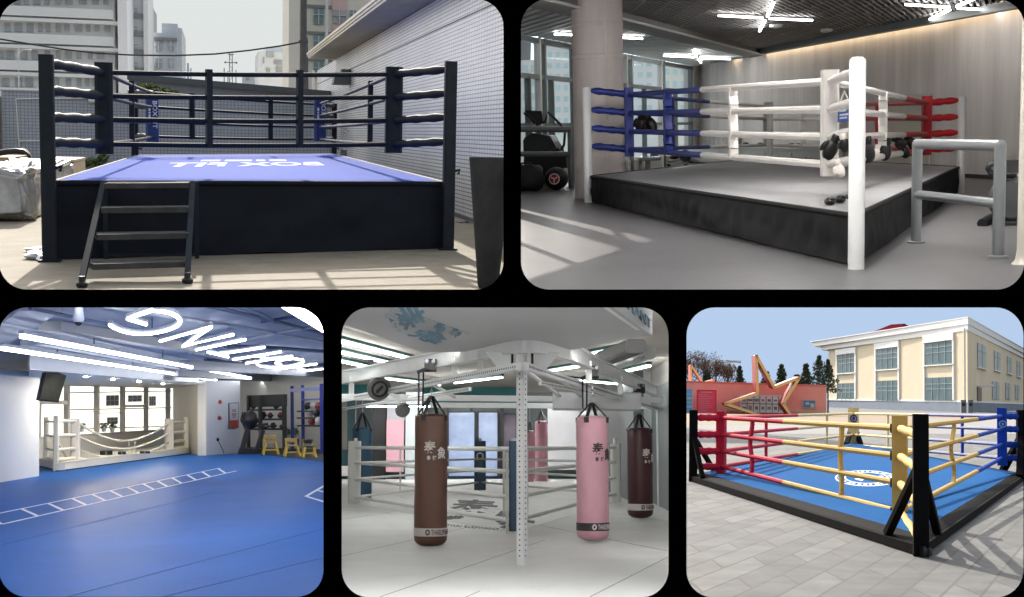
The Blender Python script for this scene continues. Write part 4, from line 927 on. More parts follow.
# right edge: exercise bike and cream door post
c = P.gr(1003, 226); k = P.px(c); Y = c.y
bk = thing(P, 'exercise_bike', 'black exercise bike half cut off at the right edge of the gym', 'exercise bike', c)
part('foot_bar', MB().tube([P.at(982, 224, Y), P.at(990, 219, Y + .2), P.at(1004, 214, Y + .6), P.at(1020, 216, Y + .5)], .05, 8), RUBBER, bk, 60)
part('frame', MB().bar(P.at(1009, 221, Y + .3), P.at(1009, 174, Y + .3), .12, .12, side=V((0, 1, 0))), RUBBER, bk)
part('display', ext(((998, 161), (1020, 160), (1020, 173), (1000, 173)), Y, .2), RUBBER, bk)
part('handle', MB().tube([P.at(u_, v_, Y) for u_, v_ in ((1000, 164), (994, 163), (989, 165), (988, 169), (990, 172.5), (998, 172.5))], .028, 8), RUBBER, bk, 60)
part('flywheel', MB().lathe(P.at(1012, 200, Y), [(.17, 0), (.2, .04), (.2, .16), (.17, .2)], 24, ax=(0, 1, 0)), mat('dark_steel', (.05, .05, .055), .4), bk, 40)
part('seat_post', MB().tube([P.at(1016, 200, Y + .1), P.at(1019, 178, Y + .1)], .04, 8), STEEL, bk)
c = P.gr(1024, 264); solo(P, 'door_post', MB().lathe(c, [(.085, 0), (.06, .03), (.05, .10), (.05, 2.9)], 20), mat('cream_post', (.62, .58, .50), .3, .05, 2), 'cream round door post cut off by the right edge of the gym', 'post', c, smooth=60)
# partitions around this place
partition(512.5, -60, 512.5, 289, 6.1, 7.3)
partition(512.5, -60, 512.5, 300, 17.6, 44)
partition(1036, -60, 1036, 310, 6.1, 46)
partition(-30, 298.2, 1045, 298.2, 6.1, 36)
# ================================================================ place 3: bright gym hall with the blue mat and neon lettering
P = P3 = Place(162, 410, 200, 1.5); h = 1.5
CLH = h * 1.98; LH = h * 1.74; SOF = h * 1.58
M_MAT = mat('blue_gym_mat', (.008, .10, .38), .4, .14, .3, .1, bsc=22, spec=.03, wear=.10, wsc=.9)
M_WALLW = mat('white_wall_paint', (.68, .69, .71), .6, .03, .6)
M_WALLC = mat('cream_wall_paint', (.85, .82, .74), .6, .03, .6)
M_CEIL3 = mat('blue_grey_ceiling', (.26, .30, .40), .7, .14, .35, .15, bsc=2)
M_LINE = mat('white_line', (.80, .84, .90), .5, .04, 4)
gA, gB = P.gr(-16, 485), P.gr(39, 476)            # left wall face
gW0, gW1 = P.gr(36, 463.5), P.gr(174, 449)        # window wall
gP0, gP1, gP2 = P.gr(173, 451), P.gr(205, 455.5), P.gr(240.5, 453)   # pillar faces
gR0, gR1 = P.gr(243, 446.5), P.gr(334, 450)         # alcove back wall
def clipcol(u, v): p = P.gr(u, v); return p
fl = [P.gr(-20, 601), P.gr(331, 601), P.gr(331.5, 446), P.gr(236, 442), P.gr(170, 443), P.gr(-20, 460)]
struct(P, 'floor', MB().prism([p - Z * .1 for p in fl], Z * .1), M_MAT, label='glossy blue gym mat floor', cat='floor')
# seams
mb = MB()
for a, b in (((55, 600), (330, 527)), ((-10, 548), (215, 492)), ((150, 600), (331, 556))):
    p, q = P.gr(*a), P.gr(*b); mb.bar(p + Z * .002, q + Z * .002, .010, .003)
struct(P, 'mat_seams', mb, mat('seam_dark', (.007, .074, .29), .6))
# ladder markings
mb = MB()
def gline(a, b, w): p, q = P.gr(*a), P.gr(*b); mb.bar(p + Z * .004, q + Z * .004, w, .004)
up0, up1, lo0, lo1 = (-8, 515), (220, 468.2), (2, 524.5), (236.4, 471)
a0, a1, b0, b1 = P.gr(*up0), P.gr(*up1), P.gr(*lo0), P.gr(*lo1)
gline(up0, up1, .05); gline(lo0, lo1, .05)
for u in (21.3, 48, 72, 92, 110, 127, 143, 157, 172, 187, 202, 218): 
    q = P.line_u(a0, a1, u); t = (q - a0).length / (a1 - a0).length; p = lerp(a0, a1, t); r_ = P.line_u(b0, b1, u + 13.5 * (1 - (u / 300)) + 4); mb.bar(V((p.x, p.y, .0045)), V((r_.x, r_.y, .0045)), .055, .004)
mb.bar(b0 + Z * .0045, P.gr(-9, 519) + Z * .0045, .055, .004)
gline((306, 496.5), (331, 482), .06); gline((306, 496.5), (331, 504), .06); gline((317, 490.5), (331, 494), .05)
struct(P, 'floor_markings', mb, M_LINE)
# dark mat at the far right
struct(P, 'training_mat', MB().prism([P.gr(243, 452.5) + Z * .006, P.gr(331, 462.5) + Z * .006, P.gr(331, 450.5) + Z * .006, P.gr(243, 447) + Z * .006], Z * .01), mat('dark_mat', (.02, .02, .025), .7))
LEDW = glow('led_warm', (1, .88, .66), 1700)
def wl(n, a, b, z0, z1, m, t=.25): return struct(P, n, MB().wall(V((a.x, a.y, 0)), V((b.x, b.y, 0)), z0, z1, t), m)
wl('wall_left', gA, gB, 0, SOF + .02, M_WALLW); 
solo(P, 'wall_coping', MB().wall(gA - V((0, .04, 0)), gB + V((.08, -.04, 0)), SOF, SOF + .12, .4), M_WALLW, None, None, gA, kind='structure')
# window wall built as a frame around the openings
wn = thing(P, 'window_wall', 'row of tall bright windows in cream frames behind the white ring', 'window wall', (gW0 + gW1) / 2)
wdir = (gW1 - gW0).normalized()
def wu(u): p = P.line_u(gW0, gW1, u); return V((p.x, p.y, 0))
def wz(u, v): return P.up(wu(u), v)
zs, zt3 = wz(110, 434), wz(110, 386.5)
part('sill_wall', MB().wall(gW0, gW1, 0, zs, .25), M_WALLC, wn); part('lintel', MB().wall(gW0, gW1, zt3, CLH, .25), M_WALLC, wn)
part('sill', MB().wall(gW0 - V((0, .1, 0)), gW1 - V((0, .1, 0)), zs, zs + .05, .3), M_WALLW, wn)
for u, w in ((66.5, .14), (96.5, .13), (122.5, .12), (146, .10), (168, .14), (38, .1)): p = wu(u); part('mullion', MB().obox(p + Z * (zs + zt3) / 2, wdir * w, V((-wdir.y, wdir.x, 0)) * .16, Z * (zt3 - zs)), M_WALLC, wn)
def wrail(u0, u1, v, w): z = wz((u0 + u1) / 2, v); part('transom', MB().bar(wu(u0) + Z * z, wu(u1) + Z * z, .1, w), M_WALLC, wn)
wrail(123, 145, 406, .08); wrail(38, 66, 402.5, .12); wrail(67, 95, 412, .03); wrail(97, 122, 413, .03); wrail(130, 134, 420, .02)
# outside: glowing overcast daylight and a pale facade
Yf = max(gW0.y, gW1.y) + 5
SKY3 = glow('daylight', (1, .94, .78), 1.2)
f0, f1 = P.at(20, 470, Yf), P.at(215, 470, Yf); 
solo(P, 'sky', MB().prism([V((f0.x - 2, Yf, -.1)), V((f1.x, Yf, -.1)), V((f1.x, Yf, CLH + .3)), V((f0.x - 2, Yf, CLH + .3))], V((0, .2, 0))), SKY3, None, None, (0, Yf, 0), kind='structure')
fac = thing(P, 'neighbour_house', 'pale house with small grey windows seen through the bright windows', 'building', (P.at(120, 440, Yf - .6).x, Yf - .6, 0))
M_NB = mat('grey_window', (.45, .43, .36), .5, .05, 2); M_FB = mat('trim_cream', (.85, .80, .66), .8, .03, 1)  # plain cream colour for the house trim
for (u0, v0, u1, v1) in ((106, 395, 119, 406), (107, 417, 118, 424), (128, 395, 142, 402), (149, 396, 156, 406)):
    p, q = P.at(u0, v1, Yf - .6), P.at(u1, v0, Yf - .6); w_ = part('window', MB().box(V(((p.x + q.x) / 2, Yf - .6, (p.z + q.z) / 2)), q.x - p.x, .06, q.z - p.z), M_NB, fac)
    mb = MB()
    for t in (.33, .66): mb.box(V((lerp(p.x, q.x, t), Yf - .65, (p.z + q.z) / 2)), .04, .03, q.z - p.z)
    mb.box(V(((p.x + q.x) / 2, Yf - .65, (p.z + q.z) / 2)), q.x - p.x, .03, .04); part('window_frame', mb, M_FB, w_)
for v in (392, 409, 428): 
    p, q = P.at(70, v + .8, Yf - .5), P.at(172, v, Yf - .5); part('string_course', MB().box(V(((p.x + q.x) / 2, Yf - .5, p.z)), q.x - p.x, .05, .05), M_FB, fac)
# pillar and side walls
wl('wall_pillar', gP0, gP1, 0, SOF + .1, M_WALLC, .05); wl('wall_pillar', gP1, gP2, 0, SOF + .1, M_WALLW, .3)
wl('wall_alcove', gR0 - V((.5, 0, 0)), gR1 + V((.3, 0, 0)), 0, CLH, M_WALLC, .2)
# soffit above the windows
s0, s1 = P.gr(30, 369.5, SOF), P.gr(206, 386, SOF)
struct(P, 'ceiling_soffit', MB().prism([s0, s1, V((gP1.x + .3, gP1.y + 1.2, SOF)), V((gW1.x, gW1.y + .3, SOF)), V((gW0.x - .3, gW0.y + .3, SOF))], Z * (CLH - SOF)), M_WALLC)
struct(P, 'soffit_face', MB().wall(s0 - V((0, .03, 0)), s1 - V((0, .03, 0)), SOF + .01, CLH - .02, .02), mat('soffit_blue_grey', (.33, .35, .41), .7, .05, 1))
for u_, v_, l in ((86, 376.5, 'leftmost of four small recessed spots in the cream soffit'), (113, 379, 'second small recessed spot from the left in the cream soffit'), (139, 381.3, 'second small recessed spot from the right in the cream soffit'), (163, 383.5, 'rightmost of four small recessed spots in the cream soffit')):
    c = P.gr(u_, v_, SOF - .004); t = thing(P, 'recessed_spot', l, 'spot light', c, 'recessed spots in the soffit'); part('lens', MB().lathe(c - Z * .012, [(.045, 0), (.045, .01)], 16), LEDW, t); part('trim_ring', MB().lathe(c - Z * .004, [(.065, 0), (.065, .008)], 16), M_WALLW, t)
# ceiling slab with beams and ducts
def cp(u, v, z=None): return P.gr(u, v, CLH if z is None else z)
struct(P, 'ceiling', MB().prism([cp(-20, 302), cp(331.5, 302), cp(331.5, 392), cp(160, 394), cp(-20, 378)], Z * .06), M_CEIL3)
M_DUCT = mat('blue_grey_duct', (.36, .39, .47), .5, .08, .6); M_PIPE = mat('dark_blue_pipe', (.045, .07, .15), .5, .1, 2)
def beam(a, b, w, dpt, m, z=None, n='ceiling_beam'):
    zz = CLH - dpt if z is None else z; p, q = P.gr(*a, zz), P.gr(*b, zz); return struct(P, n, MB().bar(p + Z * dpt / 2, q + Z * dpt / 2, w, dpt, side=Z), m)
beam((-14, 349), (40, 311), .55, .1, M_DUCT); beam((50, 331), (190, 352), .35, .16, mat('pale_beam', (.52, .51, .50), .6, .06, .5))
beam((40, 345), (205, 372), .7, .22, M_DUCT)
for i, (a, b, w) in enumerate((((105, 306), (331, 343), .06), ((205, 305), (331, 336), .06), ((235, 305), (276, 322), .07), ((-10, 322), (120, 346), .05), ((30, 308), (331, 372), .05), ((262, 322), (331, 313), .05), ((245, 340), (331, 324), .05), ((225, 346), (331, 352), .09), ((205, 360), (331, 366), .10), ((190, 352), (331, 379), .10))):
    p, q = P.gr(*a, CLH - .12), P.gr(*b, CLH - .12)
    solo(P, 'ceiling_pipe', MB().tube([p, lerp(p, q, .5) + Z * .02, q], w / 2, 8), M_PIPE if i % 3 else M_DUCT, 'thin pipe running across the blue grey ceiling', 'pipe', p, 'pipes under the ceiling', smooth=60)
for i, (a, b, w) in enumerate((((170, 372), (331, 382), .5), ((185, 365), (331, 374), .28), ((205, 378), (331, 389), .3))):
    p, q = P.gr(*a, CLH - .3), P.gr(*b, CLH - .3)
    solo(P, 'air_duct', MB().bar(p, q, w, .26, side=Z), mat('duct_grey', (.22, .24, .29), .45, .1, 1) if i == 0 else bpy.data.materials['duct_grey'], ['widest grey air duct at the far end of the ceiling', 'narrow grey air duct in front of the widest one', 'grey air duct nearest the far alcove'][i], 'air duct', p, 'air ducts at the far end')
# light strips
LED3_FILL = glow('led_cool_fill', (.95, .97, 1), 7); LED3 = glow('led_cool', (.94, .965, 1), 8)
def strip(a, b, z, w, l, hang=()):
    p, q = P.gr(*a, z), P.gr(*b, z); t = thing(P, 'strip_light', l, 'strip light', lerp(p, q, .5), 'long light strips'); part('light_tube', MB().bar(p, q, w, .06, side=Z), LED3, t)
    part('light_housing', MB().bar(p + Z * .06, q + Z * .06, w * 1.6, .05, side=Z), M_DUCT, t)
    for f in hang: c = lerp(p, q, f); part('hanging_rod', MB().tube([c + Z * .08, V((c.x, c.y, CLH))], .012, 6), M_PIPE, t)
strip((21, 336), (273.5, 382.3), LH, .045, 'upper one of the two long thin light strips crossing the ceiling', (.12, .3, .55, .8)); strip((.5, 348.3), (246, 384.6), LH, .045, 'lower one of the two long thin light strips crossing the ceiling', (.1, .3, .5))
strip((287, 304), (331, 332.5), LH, .14, 'broad bright light strip in the top right corner of the blue mat hall', (.5,))
for u_, l in ((80, 'added unseen strip light on the near ceiling of the mat hall, left of a pair'), (250, 'added unseen strip light on the near ceiling of the mat hall, right of a pair')):  # added out of view to light the near part of the mat
    q0_, q1_ = [P.Ri @ (DW.M.to_3x3() @ dwp(u_, 301.5, d_)) + P.e for d_ in (9.0, 17.0)]; t = thing(P, 'strip_light', l, 'strip light', q0_, 'long light strips'); part('light_tube', MB().bar(q0_, q1_, .12, .03, side=Z), LED3_FILL, t); part('light_housing', MB().bar(q0_ + Z * .03, q1_ + Z * .03, .18, .02, side=Z), M_DUCT, t)
# lettering
sg3 = thing(P, 'light_lettering', 'glowing white FIGHTING lettering hung upside down under the blue grey ceiling', 'sign', P.gr(230, 350, LH))
LT = [[[(110, 325.1), (114, 327.8), (118.7, 329.8), (124, 331.6), (129.5, 332.9), (136, 333.8), (142.9, 334), (150, 333.6), (157.6, 332.5), (165, 330.8), (172.3, 328.4), (177.5, 325.8), (180, 323), (180.2, 320.6), (179, 318.4), (176, 315.8), (171, 313.3), (162, 311.4), (152.2, 310.3), (140.2, 314), (128, 319), (146, 324.4)]],
      [[(160.3, 341.2), (211, 327.1), (183, 346.2), (232.8, 334.7)]], [[(196.4, 349.8), (245, 339.6)]], [[(207.8, 352.1), (228, 357)], [(218, 354.3), (264.2, 347.2)]],
      [[(233.4, 359.4), (280.7, 351.9)], [(246.2, 363.2), (292, 356)], [(257, 355.9), (269, 359.4)]],
      [[(256.9, 363.9), (259.5, 365.9), (264, 366.8), (270, 367.1), (280, 366.8), (290, 366), (298, 364.2), (303.7, 361.9), (302.4, 359.6), (293, 358.6), (283, 359.8), (277, 361.3), (275.6, 363.2), (281, 364.3)]],
      [[(274.3, 369.8), (316.5, 363.9)]], [[(279.6, 370.4), (290.4, 373), (328, 368.2)], [(297, 368), (306.4, 370.8)]]]
for st_ in LT:
    mb = MB()
    bk3 = MB()
    for pl in st_:
        q_ = [P.gr(u, v, LH + .1) for u, v in pl]; mb.tube(q_, .024, 8); bk3.tube([p + Z * .045 for p in q_], .034, 6)
    l_ = part('letter', mb, LED3, sg3, 60); part('light_shield', bk3, M_DUCT, l_, 60)  # backs added over the letters to block their upward light
for u, v in ((152, 334), (200, 340), (240, 350)): c = P.gr(u, v, LH + .1); part('hanging_rod', MB().tube([c, V((c.x, c.y, CLH))], .012, 6), M_PIPE, sg3)
# dome camera
c = P.gr(78.5, 322, CLH - .3); dc = thing(P, 'security_camera', 'white dome camera under the ceiling near the window side', 'security camera', c)
part('camera_dome', MB().blob(c, .05, .05, .05), RUBBER, dc, 180); part('camera_housing', MB().lathe(c, [(.06, 0), (.075, .04), (.05, .2)], 16), M_DUCT, dc, 40); part('bracket', MB().bar(c + Z * .25, c + V((.6, 1.2, .27)), .09, .05), M_DUCT, dc)
# television
tvY = P.gr(45, 484).y
tv = thing(P, 'television', 'television hung tilted forward from the ceiling in front of the windows', 'television', P.at(52, 385, tvY))
a, b, c_, d = P.at(45.5, 367.5, tvY - .3), P.at(66.5, 375.5, tvY), P.at(58.5, 402.5, tvY + .1), P.at(38, 400.5, tvY - .2)
nrm = (b - a).cross(d - a).normalized()
if nrm.y > 0: nrm = -nrm
part('screen', MB().prism([lerp(lerp(a, b, s), lerp(d, c_, s), t) + nrm * .01 for s, t in ((.05, .06), (.95, .06), (.95, .94), (.05, .94))], nrm * .01), mat('dark_glass', (.05, .045, .03), .12, .5, .8, col2=(.17, .15, .09)), tv)
part('bezel', MB().prism([a, b, c_, d], -nrm * .09), mat('brown_black', (.04, .035, .025), .4), tv)
m0 = lerp(a, b, .2); part('bracket', MB().tube([m0 - nrm * .1 + Z * .05, V((m0.x, m0.y + .05, SOF + .3))], .05, 8), RUBBER, tv)
# ---- white ring folded against the windows
M_WR = mat('cream_white_paint', (.80, .77, .68), .45, .05, 2)
r0, r1 = P.gr(59, 471.5), P.gr(189, 454)
rb0, rb1 = P.gr(38, 466), P.gr(176, 450)
RG = thing(P, 'boxing_ring', 'small white boxing ring with slack sagging ropes pushed against the windows', 'boxing ring', lerp(r0, r1, .5), 'boxing rings')
zb = P.up(r0, 464)
part('base_frame', MB().wall(r0, r1, .03, zb + .02, .15), M_WR, RG); part('base_frame', MB().wall(rb0, r0, .03, zb + .02, .15), M_WR, RG)
part('base_shadow_gap', MB().wall(r0 + V((0, .04, 0)), r1 + V((0, .04, 0)), .0, .03, .1), RUBBER, RG)
part('ring_floor', MB().prism([r0 + Z * zb, r1 + Z * zb, rb1 + Z * zb, rb0 + Z * zb], Z * .02), mat('white_canvas', (.75, .73, .68), .6, .05, 1), RG)
def post3(g, v, w, nm='post', m=M_WR, d=None):
    k = P.px(g); part(nm, MB().bbar(V((g.x, g.y, 0)), V((g.x, g.y, P.up(g, v))), w * k, (d or w) * k, w * k * .2, side=V((0, 1, 0))), m, RG)
pL = P.gr(56, 470.8); post3(pL, 415.5, 5.5); pR = P.gr(186, 454); post3(pR, 417, 5)
inn = [P.line_u(pL, rb1, 75), P.line_u(pR, rb0, 169)]; post3(P.gr(46, 467), 417, 5, 'corner_pad')
for g, (a, b), w in ((inn[0], (418.5, 463), 9), (inn[1], (419, 451.5), 9)):
    k = P.px(g); part('corner_pad', MB().bbar(V((g.x, g.y, P.up(g, b))), V((g.x, g.y, P.up(g, a))), w * k, w * k * .7, w * k * .15, side=V((0, 1, 0))), M_WHT2, RG)
M_R3 = mat('white_rope', (.74, .71, .62), .5, .06, 3)
for (vl, vm, vr) in ((421, 441, 423), (435, 449, 433), (448.5, 458, 442), (458, 459.5, 449)):
    A, B = V((*inn[0].xy, P.up(inn[0], vl))), V((*inn[1].xy, P.up(inn[1], vr))); mid = P.line_u(inn[0], inn[1], 124); mz = P.up(mid, vm); tm = (mid - inn[0]).length / (inn[1] - inn[0]).length
    pts = []
    for i in range(17):
        t = i / 16; zz = lerp(A.z, B.z, t); zl = lerp(A.z, B.z, tm); pts.append(V((lerp(A.x, B.x, t), lerp(A.y, B.y, t), zz - (zl - mz) * (1 - abs((t - tm) / (tm if t < tm else 1 - tm)) ** 1.8))))
    part('rope', MB().tube(pts, .035, 8), M_R3, RG, 60)
    part('turnbuckle_sleeve', MB().tube([V((*pL.xy, A.z + .03)), A], .05, 8), M_WR, RG, 60); part('turnbuckle_sleeve', MB().tube([V((*pR.xy, B.z + .03)), B], .05, 8), M_WR, RG, 60)
    q = P.gr(46, 467); part('rope', MB().tube([V((*q.xy, A.z)), V((*pL.xy, A.z))], .03, 8), M_R3, RG, 60)
for u in (129, 135): q = P.line_u(inn[0], inn[1], u); part('spacer_strap', MB().bar(V((*q.xy, P.up(q, 459))), V((*q.xy, P.up(q, 441))), .03, .06), M_WR, RG)
part('brace', MB().bar(V((*P.gr(70, 466).xy, .1)), V((*pL.xy, P.up(pL, 440))), .06, .06), M_WR, RG)
for (u0, v0, u1, v1), l in (((100, 450.5, 112.5, 455.5), 'larger black kick pad lying inside the slack white ring'), ((118, 451.5, 126, 456), 'smaller black kick pad lying inside the slack white ring'), ((140, 451, 150, 453.5), 'flat black pad at the right inside the slack white ring')):
    y_ = lerp(r0, r1, .5).y + .35; p, q = P.at(u0, v1, y_), P.at(u1, v0, y_); t = thing(P, 'kick_pad', l, 'kick pad', ((p.x + q.x) / 2, y_, p.z), 'black pads in the slack ring'); w_, hh = q.x - p.x, q.z - p.z
    part('pad_body', MB().bbar(V((p.x, y_, p.z + hh / 2)), V((q.x, y_, p.z + hh / 2)), .2, hh, hh * .25), RUBBER, t)
    part('strap', MB().box(V(((p.x + q.x) / 2, y_ - .11, p.z + hh / 2)), w_ * .12, .03, hh * .8), STEEL, t)
# plants on the sill
rg = random.Random(9)
M_P1, M_P2 = mat('plant_green', (.09, .20, .035), .5, .2, 3), mat('plant_dark', (.03, .08, .02), .5, .2, 3)
for u0, l in ((82, 'small green plant on the window sill behind the left ring pad'), (104, 'green plant on the window sill, left of a pair in white pots'), (112.5, 'green plant on the window sill, right of a pair in white pots')):
    g = wu(u0) - V((0, .12, 0)); zc_ = P.up(g, 432); k = P.px(g); t = thing(P, 'potted_plant', l, 'plant', V((*g.xy, zc_)), 'plants on the sill')
    part('pot', MB().lathe(V((*g.xy, zc_)), [(2 * k, 0), (2.6 * k, 4 * k), (2.2 * k, 4 * k)], 12), M_WALLW, t, 40)
    part('foliage', MB().leaves(V((*g.xy, zc_ + 6.5 * k)), 4.6 * k, 4 * k, 3.4 * k, 130, 1.3 * k, rg), [M_P1, M_P2], t)
# pillar details
def onp(u, v, off=.01):
    p = P.line_u(gP1, gP2, u); d = (gP2 - gP1).normalized(); n = V((d.y, -d.x, 0)); n = n if n.y < 0 else -n; return V((p.x, p.y, P.up(p, v))) + n * off
po = thing(P, 'framed_poster', 'tall framed poster with red lettering and a red foot on the white pillar', 'poster', onp(233, 428))
q = [onp(228.2, 428.5), onp(238, 428), onp(238, 402.3), onp(228.2, 403)]; nd = (q[1] - q[0]).normalized(); nn = V((nd.y, -nd.x, 0))
part('poster_frame', MB().prism(q, nn * .03), STEEL, po)
q2 = [lerp(lerp(q[0], q[1], s), lerp(q[3], q[2], s), t) + nn * .032 for s, t in ((.07, .03), (.93, .03), (.93, .97), (.07, .97))]
part('poster_sheet', MB().prism(q2, nn * .004), mat('poster_grey', (.62, .66, .68), .4, .1, 4), po)
q3 = [lerp(lerp(q2[0], q2[1], s), lerp(q2[3], q2[2], s), t) + nn * .005 for s, t in ((0, 0), (1, 0), (1, .3), (0, .3))]
part('poster_foot', MB().prism(q3, nn * .004), mat('poster_red', (.48, .07, .05), .4, .1, 3), po)
o, ux, uy = q2[0], q2[1] - q2[0], q2[3] - q2[0]
mb = MB()
for t, s0_, s1_ in ((.72, .25, .75), (.66, .3, .7), (.55, .2, .8), (.50, .25, .75), (.42, .3, .7)): mb.prism([o + ux * s0_ + uy * t + nn * .006, o + ux * s1_ + uy * t + nn * .006, o + ux * s1_ + uy * (t + .035) + nn * .006, o + ux * s0_ + uy * (t + .035) + nn * .006], nn * .003)
part('poster_text_line', mb, mat('print_red', (.45, .12, .12), .5), po)
for (u, v, l) in ((219.7, 401.8, 'upper red round hook on the white pillar'), (219.2, 418, 'lower red round hook on the white pillar')):
    c = onp(u, v); t = thing(P, 'wall_hook', l, 'hook', c, 'red hooks on the pillar'); part('hook_plate', MB().lathe(c, [(.07, 0), (.07, .03), (.03, .05)], 12, ax=nn), mat('hook_red', (.5, .04, .05), .4) if v < 410 else bpy.data.materials['hook_red'], t, 40); part('hook_arm', MB().tube([c, c + nn * .09, c + nn * .09 - Z * .05], .012, 6), STEEL, t)
solo(P, 'power_cable', MB().tube([onp(217.5, 440, .03), onp(218.3, 443, .04), onp(221, 448, .04), onp(222.5, 453, .05)], .012, 6).blob(onp(217.3, 439.5, .02), .05, .03, .06, 10, 6), RUBBER, 'dark plug and cable on the foot of the white pillar', 'cable', onp(217, 440), smooth=60)
# ---- alcove: storage rack, treadmill, chairs, blue rack
M_BK = mat('black_rack', (.018, .018, .02), .45, .15, 3)
ra0, ra1 = P.gr(249, 451), P.gr(285.5, 452); k = P.px(ra0)
rk = thing(P, 'storage_rack', 'tall black storage rack with a dark header holding training gear', 'storage rack', lerp(ra0, ra1, .5))
zr = P.up(ra0, 395.5); dp = V((0, .9, 0))
for g in (ra0, ra1, lerp(ra0, ra1, .34)):
    for d in (V(), dp): part('upright', MB().bar(g + d, g + d + Z * zr, .1, .08, side=V((0, 1, 0))), M_BK, rk)
part('header_board', MB().wall(ra0, ra1, zr - .42, zr, .08), M_BK, rk)
for v in (411, 420.5, 430): z = P.up(ra0, v); part('shelf', MB().prism([ra0 + Z * z, ra1 + Z * z, ra1 + dp + Z * z, ra0 + dp + Z * z], Z * .06), M_BK, rk)
cols = [(.02, .02, .02), (.25, .05, .04), (.05, .06, .2), (.5, .48, .45), (.03, .03, .03)]
for i, (u, v, w_, hh) in enumerate(((264, 420, 6, 7), (271, 420, 5, 6), (277, 411, 5, 6), (266, 430, 8, 5), (274, 430, 6, 6), (281, 420, 5, 6), (283, 430, 5, 4), (254, 411, 5, 7))):
    g = P.line_u(ra0, ra1, u) + dp * .45; z = P.up(g, v) + .05
    t = thing(P, 'head_guard', ['black padded head guard left of two on the middle shelf', 'red padded head guard in the middle of the middle shelf', 'dark blue padded head guard on the top right of the rack', 'pale padded head guard on the lowest shelf', 'black padded head guard in the middle of the lowest shelf', 'second red padded head guard at the end of the middle shelf', 'small dark blue head guard at the end of the lowest shelf', 'pale head guard on the top left of the rack'][i], 'head guard', V((*g.xy, z)), 'gear on the black rack')
    part('shell', MB().blob(V((*g.xy, z + hh * k / 2)), w_ * k / 2, .25, hh * k / 2, 12, 8, .2, i), mat('gear_%s' % 'abcdefgh'[i], cols[(0, 1, 2, 3, 0, 1, 2, 3)[i]], .5), t, 180); part('strap', MB().tube([V((*g.xy, z + hh * k * .5)) + V((-w_ * k * .5, -.2, 0)), V((*g.xy, z + .04)) + V((0, -.27, 0)), V((*g.xy, z + hh * k * .5)) + V((w_ * k * .5, -.2, 0))], .03, 6), M_BK, t)
tg = P.gr(254, 454); k = P.px(tg); tr_ = thing(P, 'training_machine', 'black rowing style training machine leaning beside the white pillar', 'exercise machine', tg)
def at3(u, v, y=tg.y): return P.at(u, v, y)
part('base', MB().prism([at3(238, 454.5), at3(262, 455), at3(262, 449), at3(240, 448)], V((0, .8, 0))), M_BK, tr_)
part('mast', MB().bar(at3(242, 450), at3(249, 424), .16, .2, side=V((0, 1, 0))), M_BK, tr_); part('mast', MB().bar(at3(256, 452), at3(263, 430), .16, .2, side=V((0, 1, 0))), M_BK, tr_)
part('fan_cage', MB().blob(at3(250, 420), 8 * k, .3, 9 * k, 20, 12, .25, 4), M_BK, tr_, 180); part('seat_bar', MB().bar(at3(244, 428), at3(268, 424), .1, .1), M_BK, tr_)
for i in range(4): part('cable_loop', MB().tube([at3(243 + i * 2, 412), at3(241 + i * 2.5, 420), at3(245 + i * 2, 428)], .03, 6), M_BK, tr_, 60)
M_YL = mat('yellow_tube_steel', (.55, .38, .06), .4, .1, 3)
def stool(u, v, wpx, hpx, l, seat):
    g = P.gr(u, v); k = P.px(g); w_ = wpx * k / 2; H = hpx * k; t = thing(P, 'chair', l, 'chair', g, 'yellow framed chairs by the rack')
    for sx_ in (-1, 1):
        for sy in (-1, 1): part('leg', MB().tube([g + V((sx_ * w_ * 1.15, sy * .42, 0)), g + V((sx_ * w_ * .75, sy * .3, H * .58))], .035, 6), M_YL, t, 60)
    part('seat', MB().bbar(g + V((-w_ * .9, 0, H * .6)), g + V((w_ * .9, 0, H * .6)), .6, .04, .01), seat, t)
    part('backrest', MB().bbar(g + V((-w_ * .85, .34, H * .88)), g + V((w_ * .85, .34, H * .88)), .06, H * .22, .02), seat, t)
    for sx_ in (-1, 1): part('back_tube', MB().tube([g + V((sx_ * w_ * .8, .3, H * .55)), g + V((sx_ * w_ * .8, .38, H))], .03, 6), M_YL, t, 60)
    part('stretcher', MB().tube([g + V((-w_, -.36, H * .25)), g + V((w_, -.36, H * .25))], .025, 6), M_YL, t, 60)
stool(270.5, 454.5, 13, 19, 'yellow framed chair nearest the black rack', mat('tan_seat', (.42, .28, .10), .6)); stool(292, 456.5, 13, 18, 'yellow framed chair in the middle of the row under the green plant', bpy.data.materials['tan_seat']); stool(309, 457.5, 11, 18, 'yellow framed chair with a black seat at the right of the row', RUBBER)
g = P.gr(291, 450); k = P.px(g); tb = thing(P, 'side_table', 'low table with a green plant behind the yellow chairs', 'table', g)
zt_ = P.up(g, 438); part('table_top', MB().box(g + Z * zt_, 18 * k, 1.0, .05), M_WALLW, tb)
for s in (-1, 1): part('leg', MB().box(g + V((s * 7 * k, 0, zt_ / 2)), .06, .06, zt_), M_BK, tb)
gp = V((g.x, g.y, zt_ + .03)); t = thing(P, 'potted_plant', 'bright green plant on the low table behind the yellow chairs', 'plant', gp)
part('foliage', MB().leaves(gp + Z * .16, 8 * k, .4, .17, 160, .06, rg), [M_P1, mat('plant_lime', (.22, .34, .08), .5)], t); part('pot', MB().lathe(gp, [(.2, 0), (.26, .1)], 12), M_WALLW, t, 40)
M_BLR = mat('blue_rack_steel', (.02, .035, .26), .4, .1, 3)
b0, b1 = P.gr(292.5, 451), P.gr(322, 453.5); br_ = thing(P, 'power_rack', 'tall blue steel rack with shelves of gear at the right edge of the mat hall', 'rack', lerp(b0, b1, .5))
zr = P.up(b0, 386)
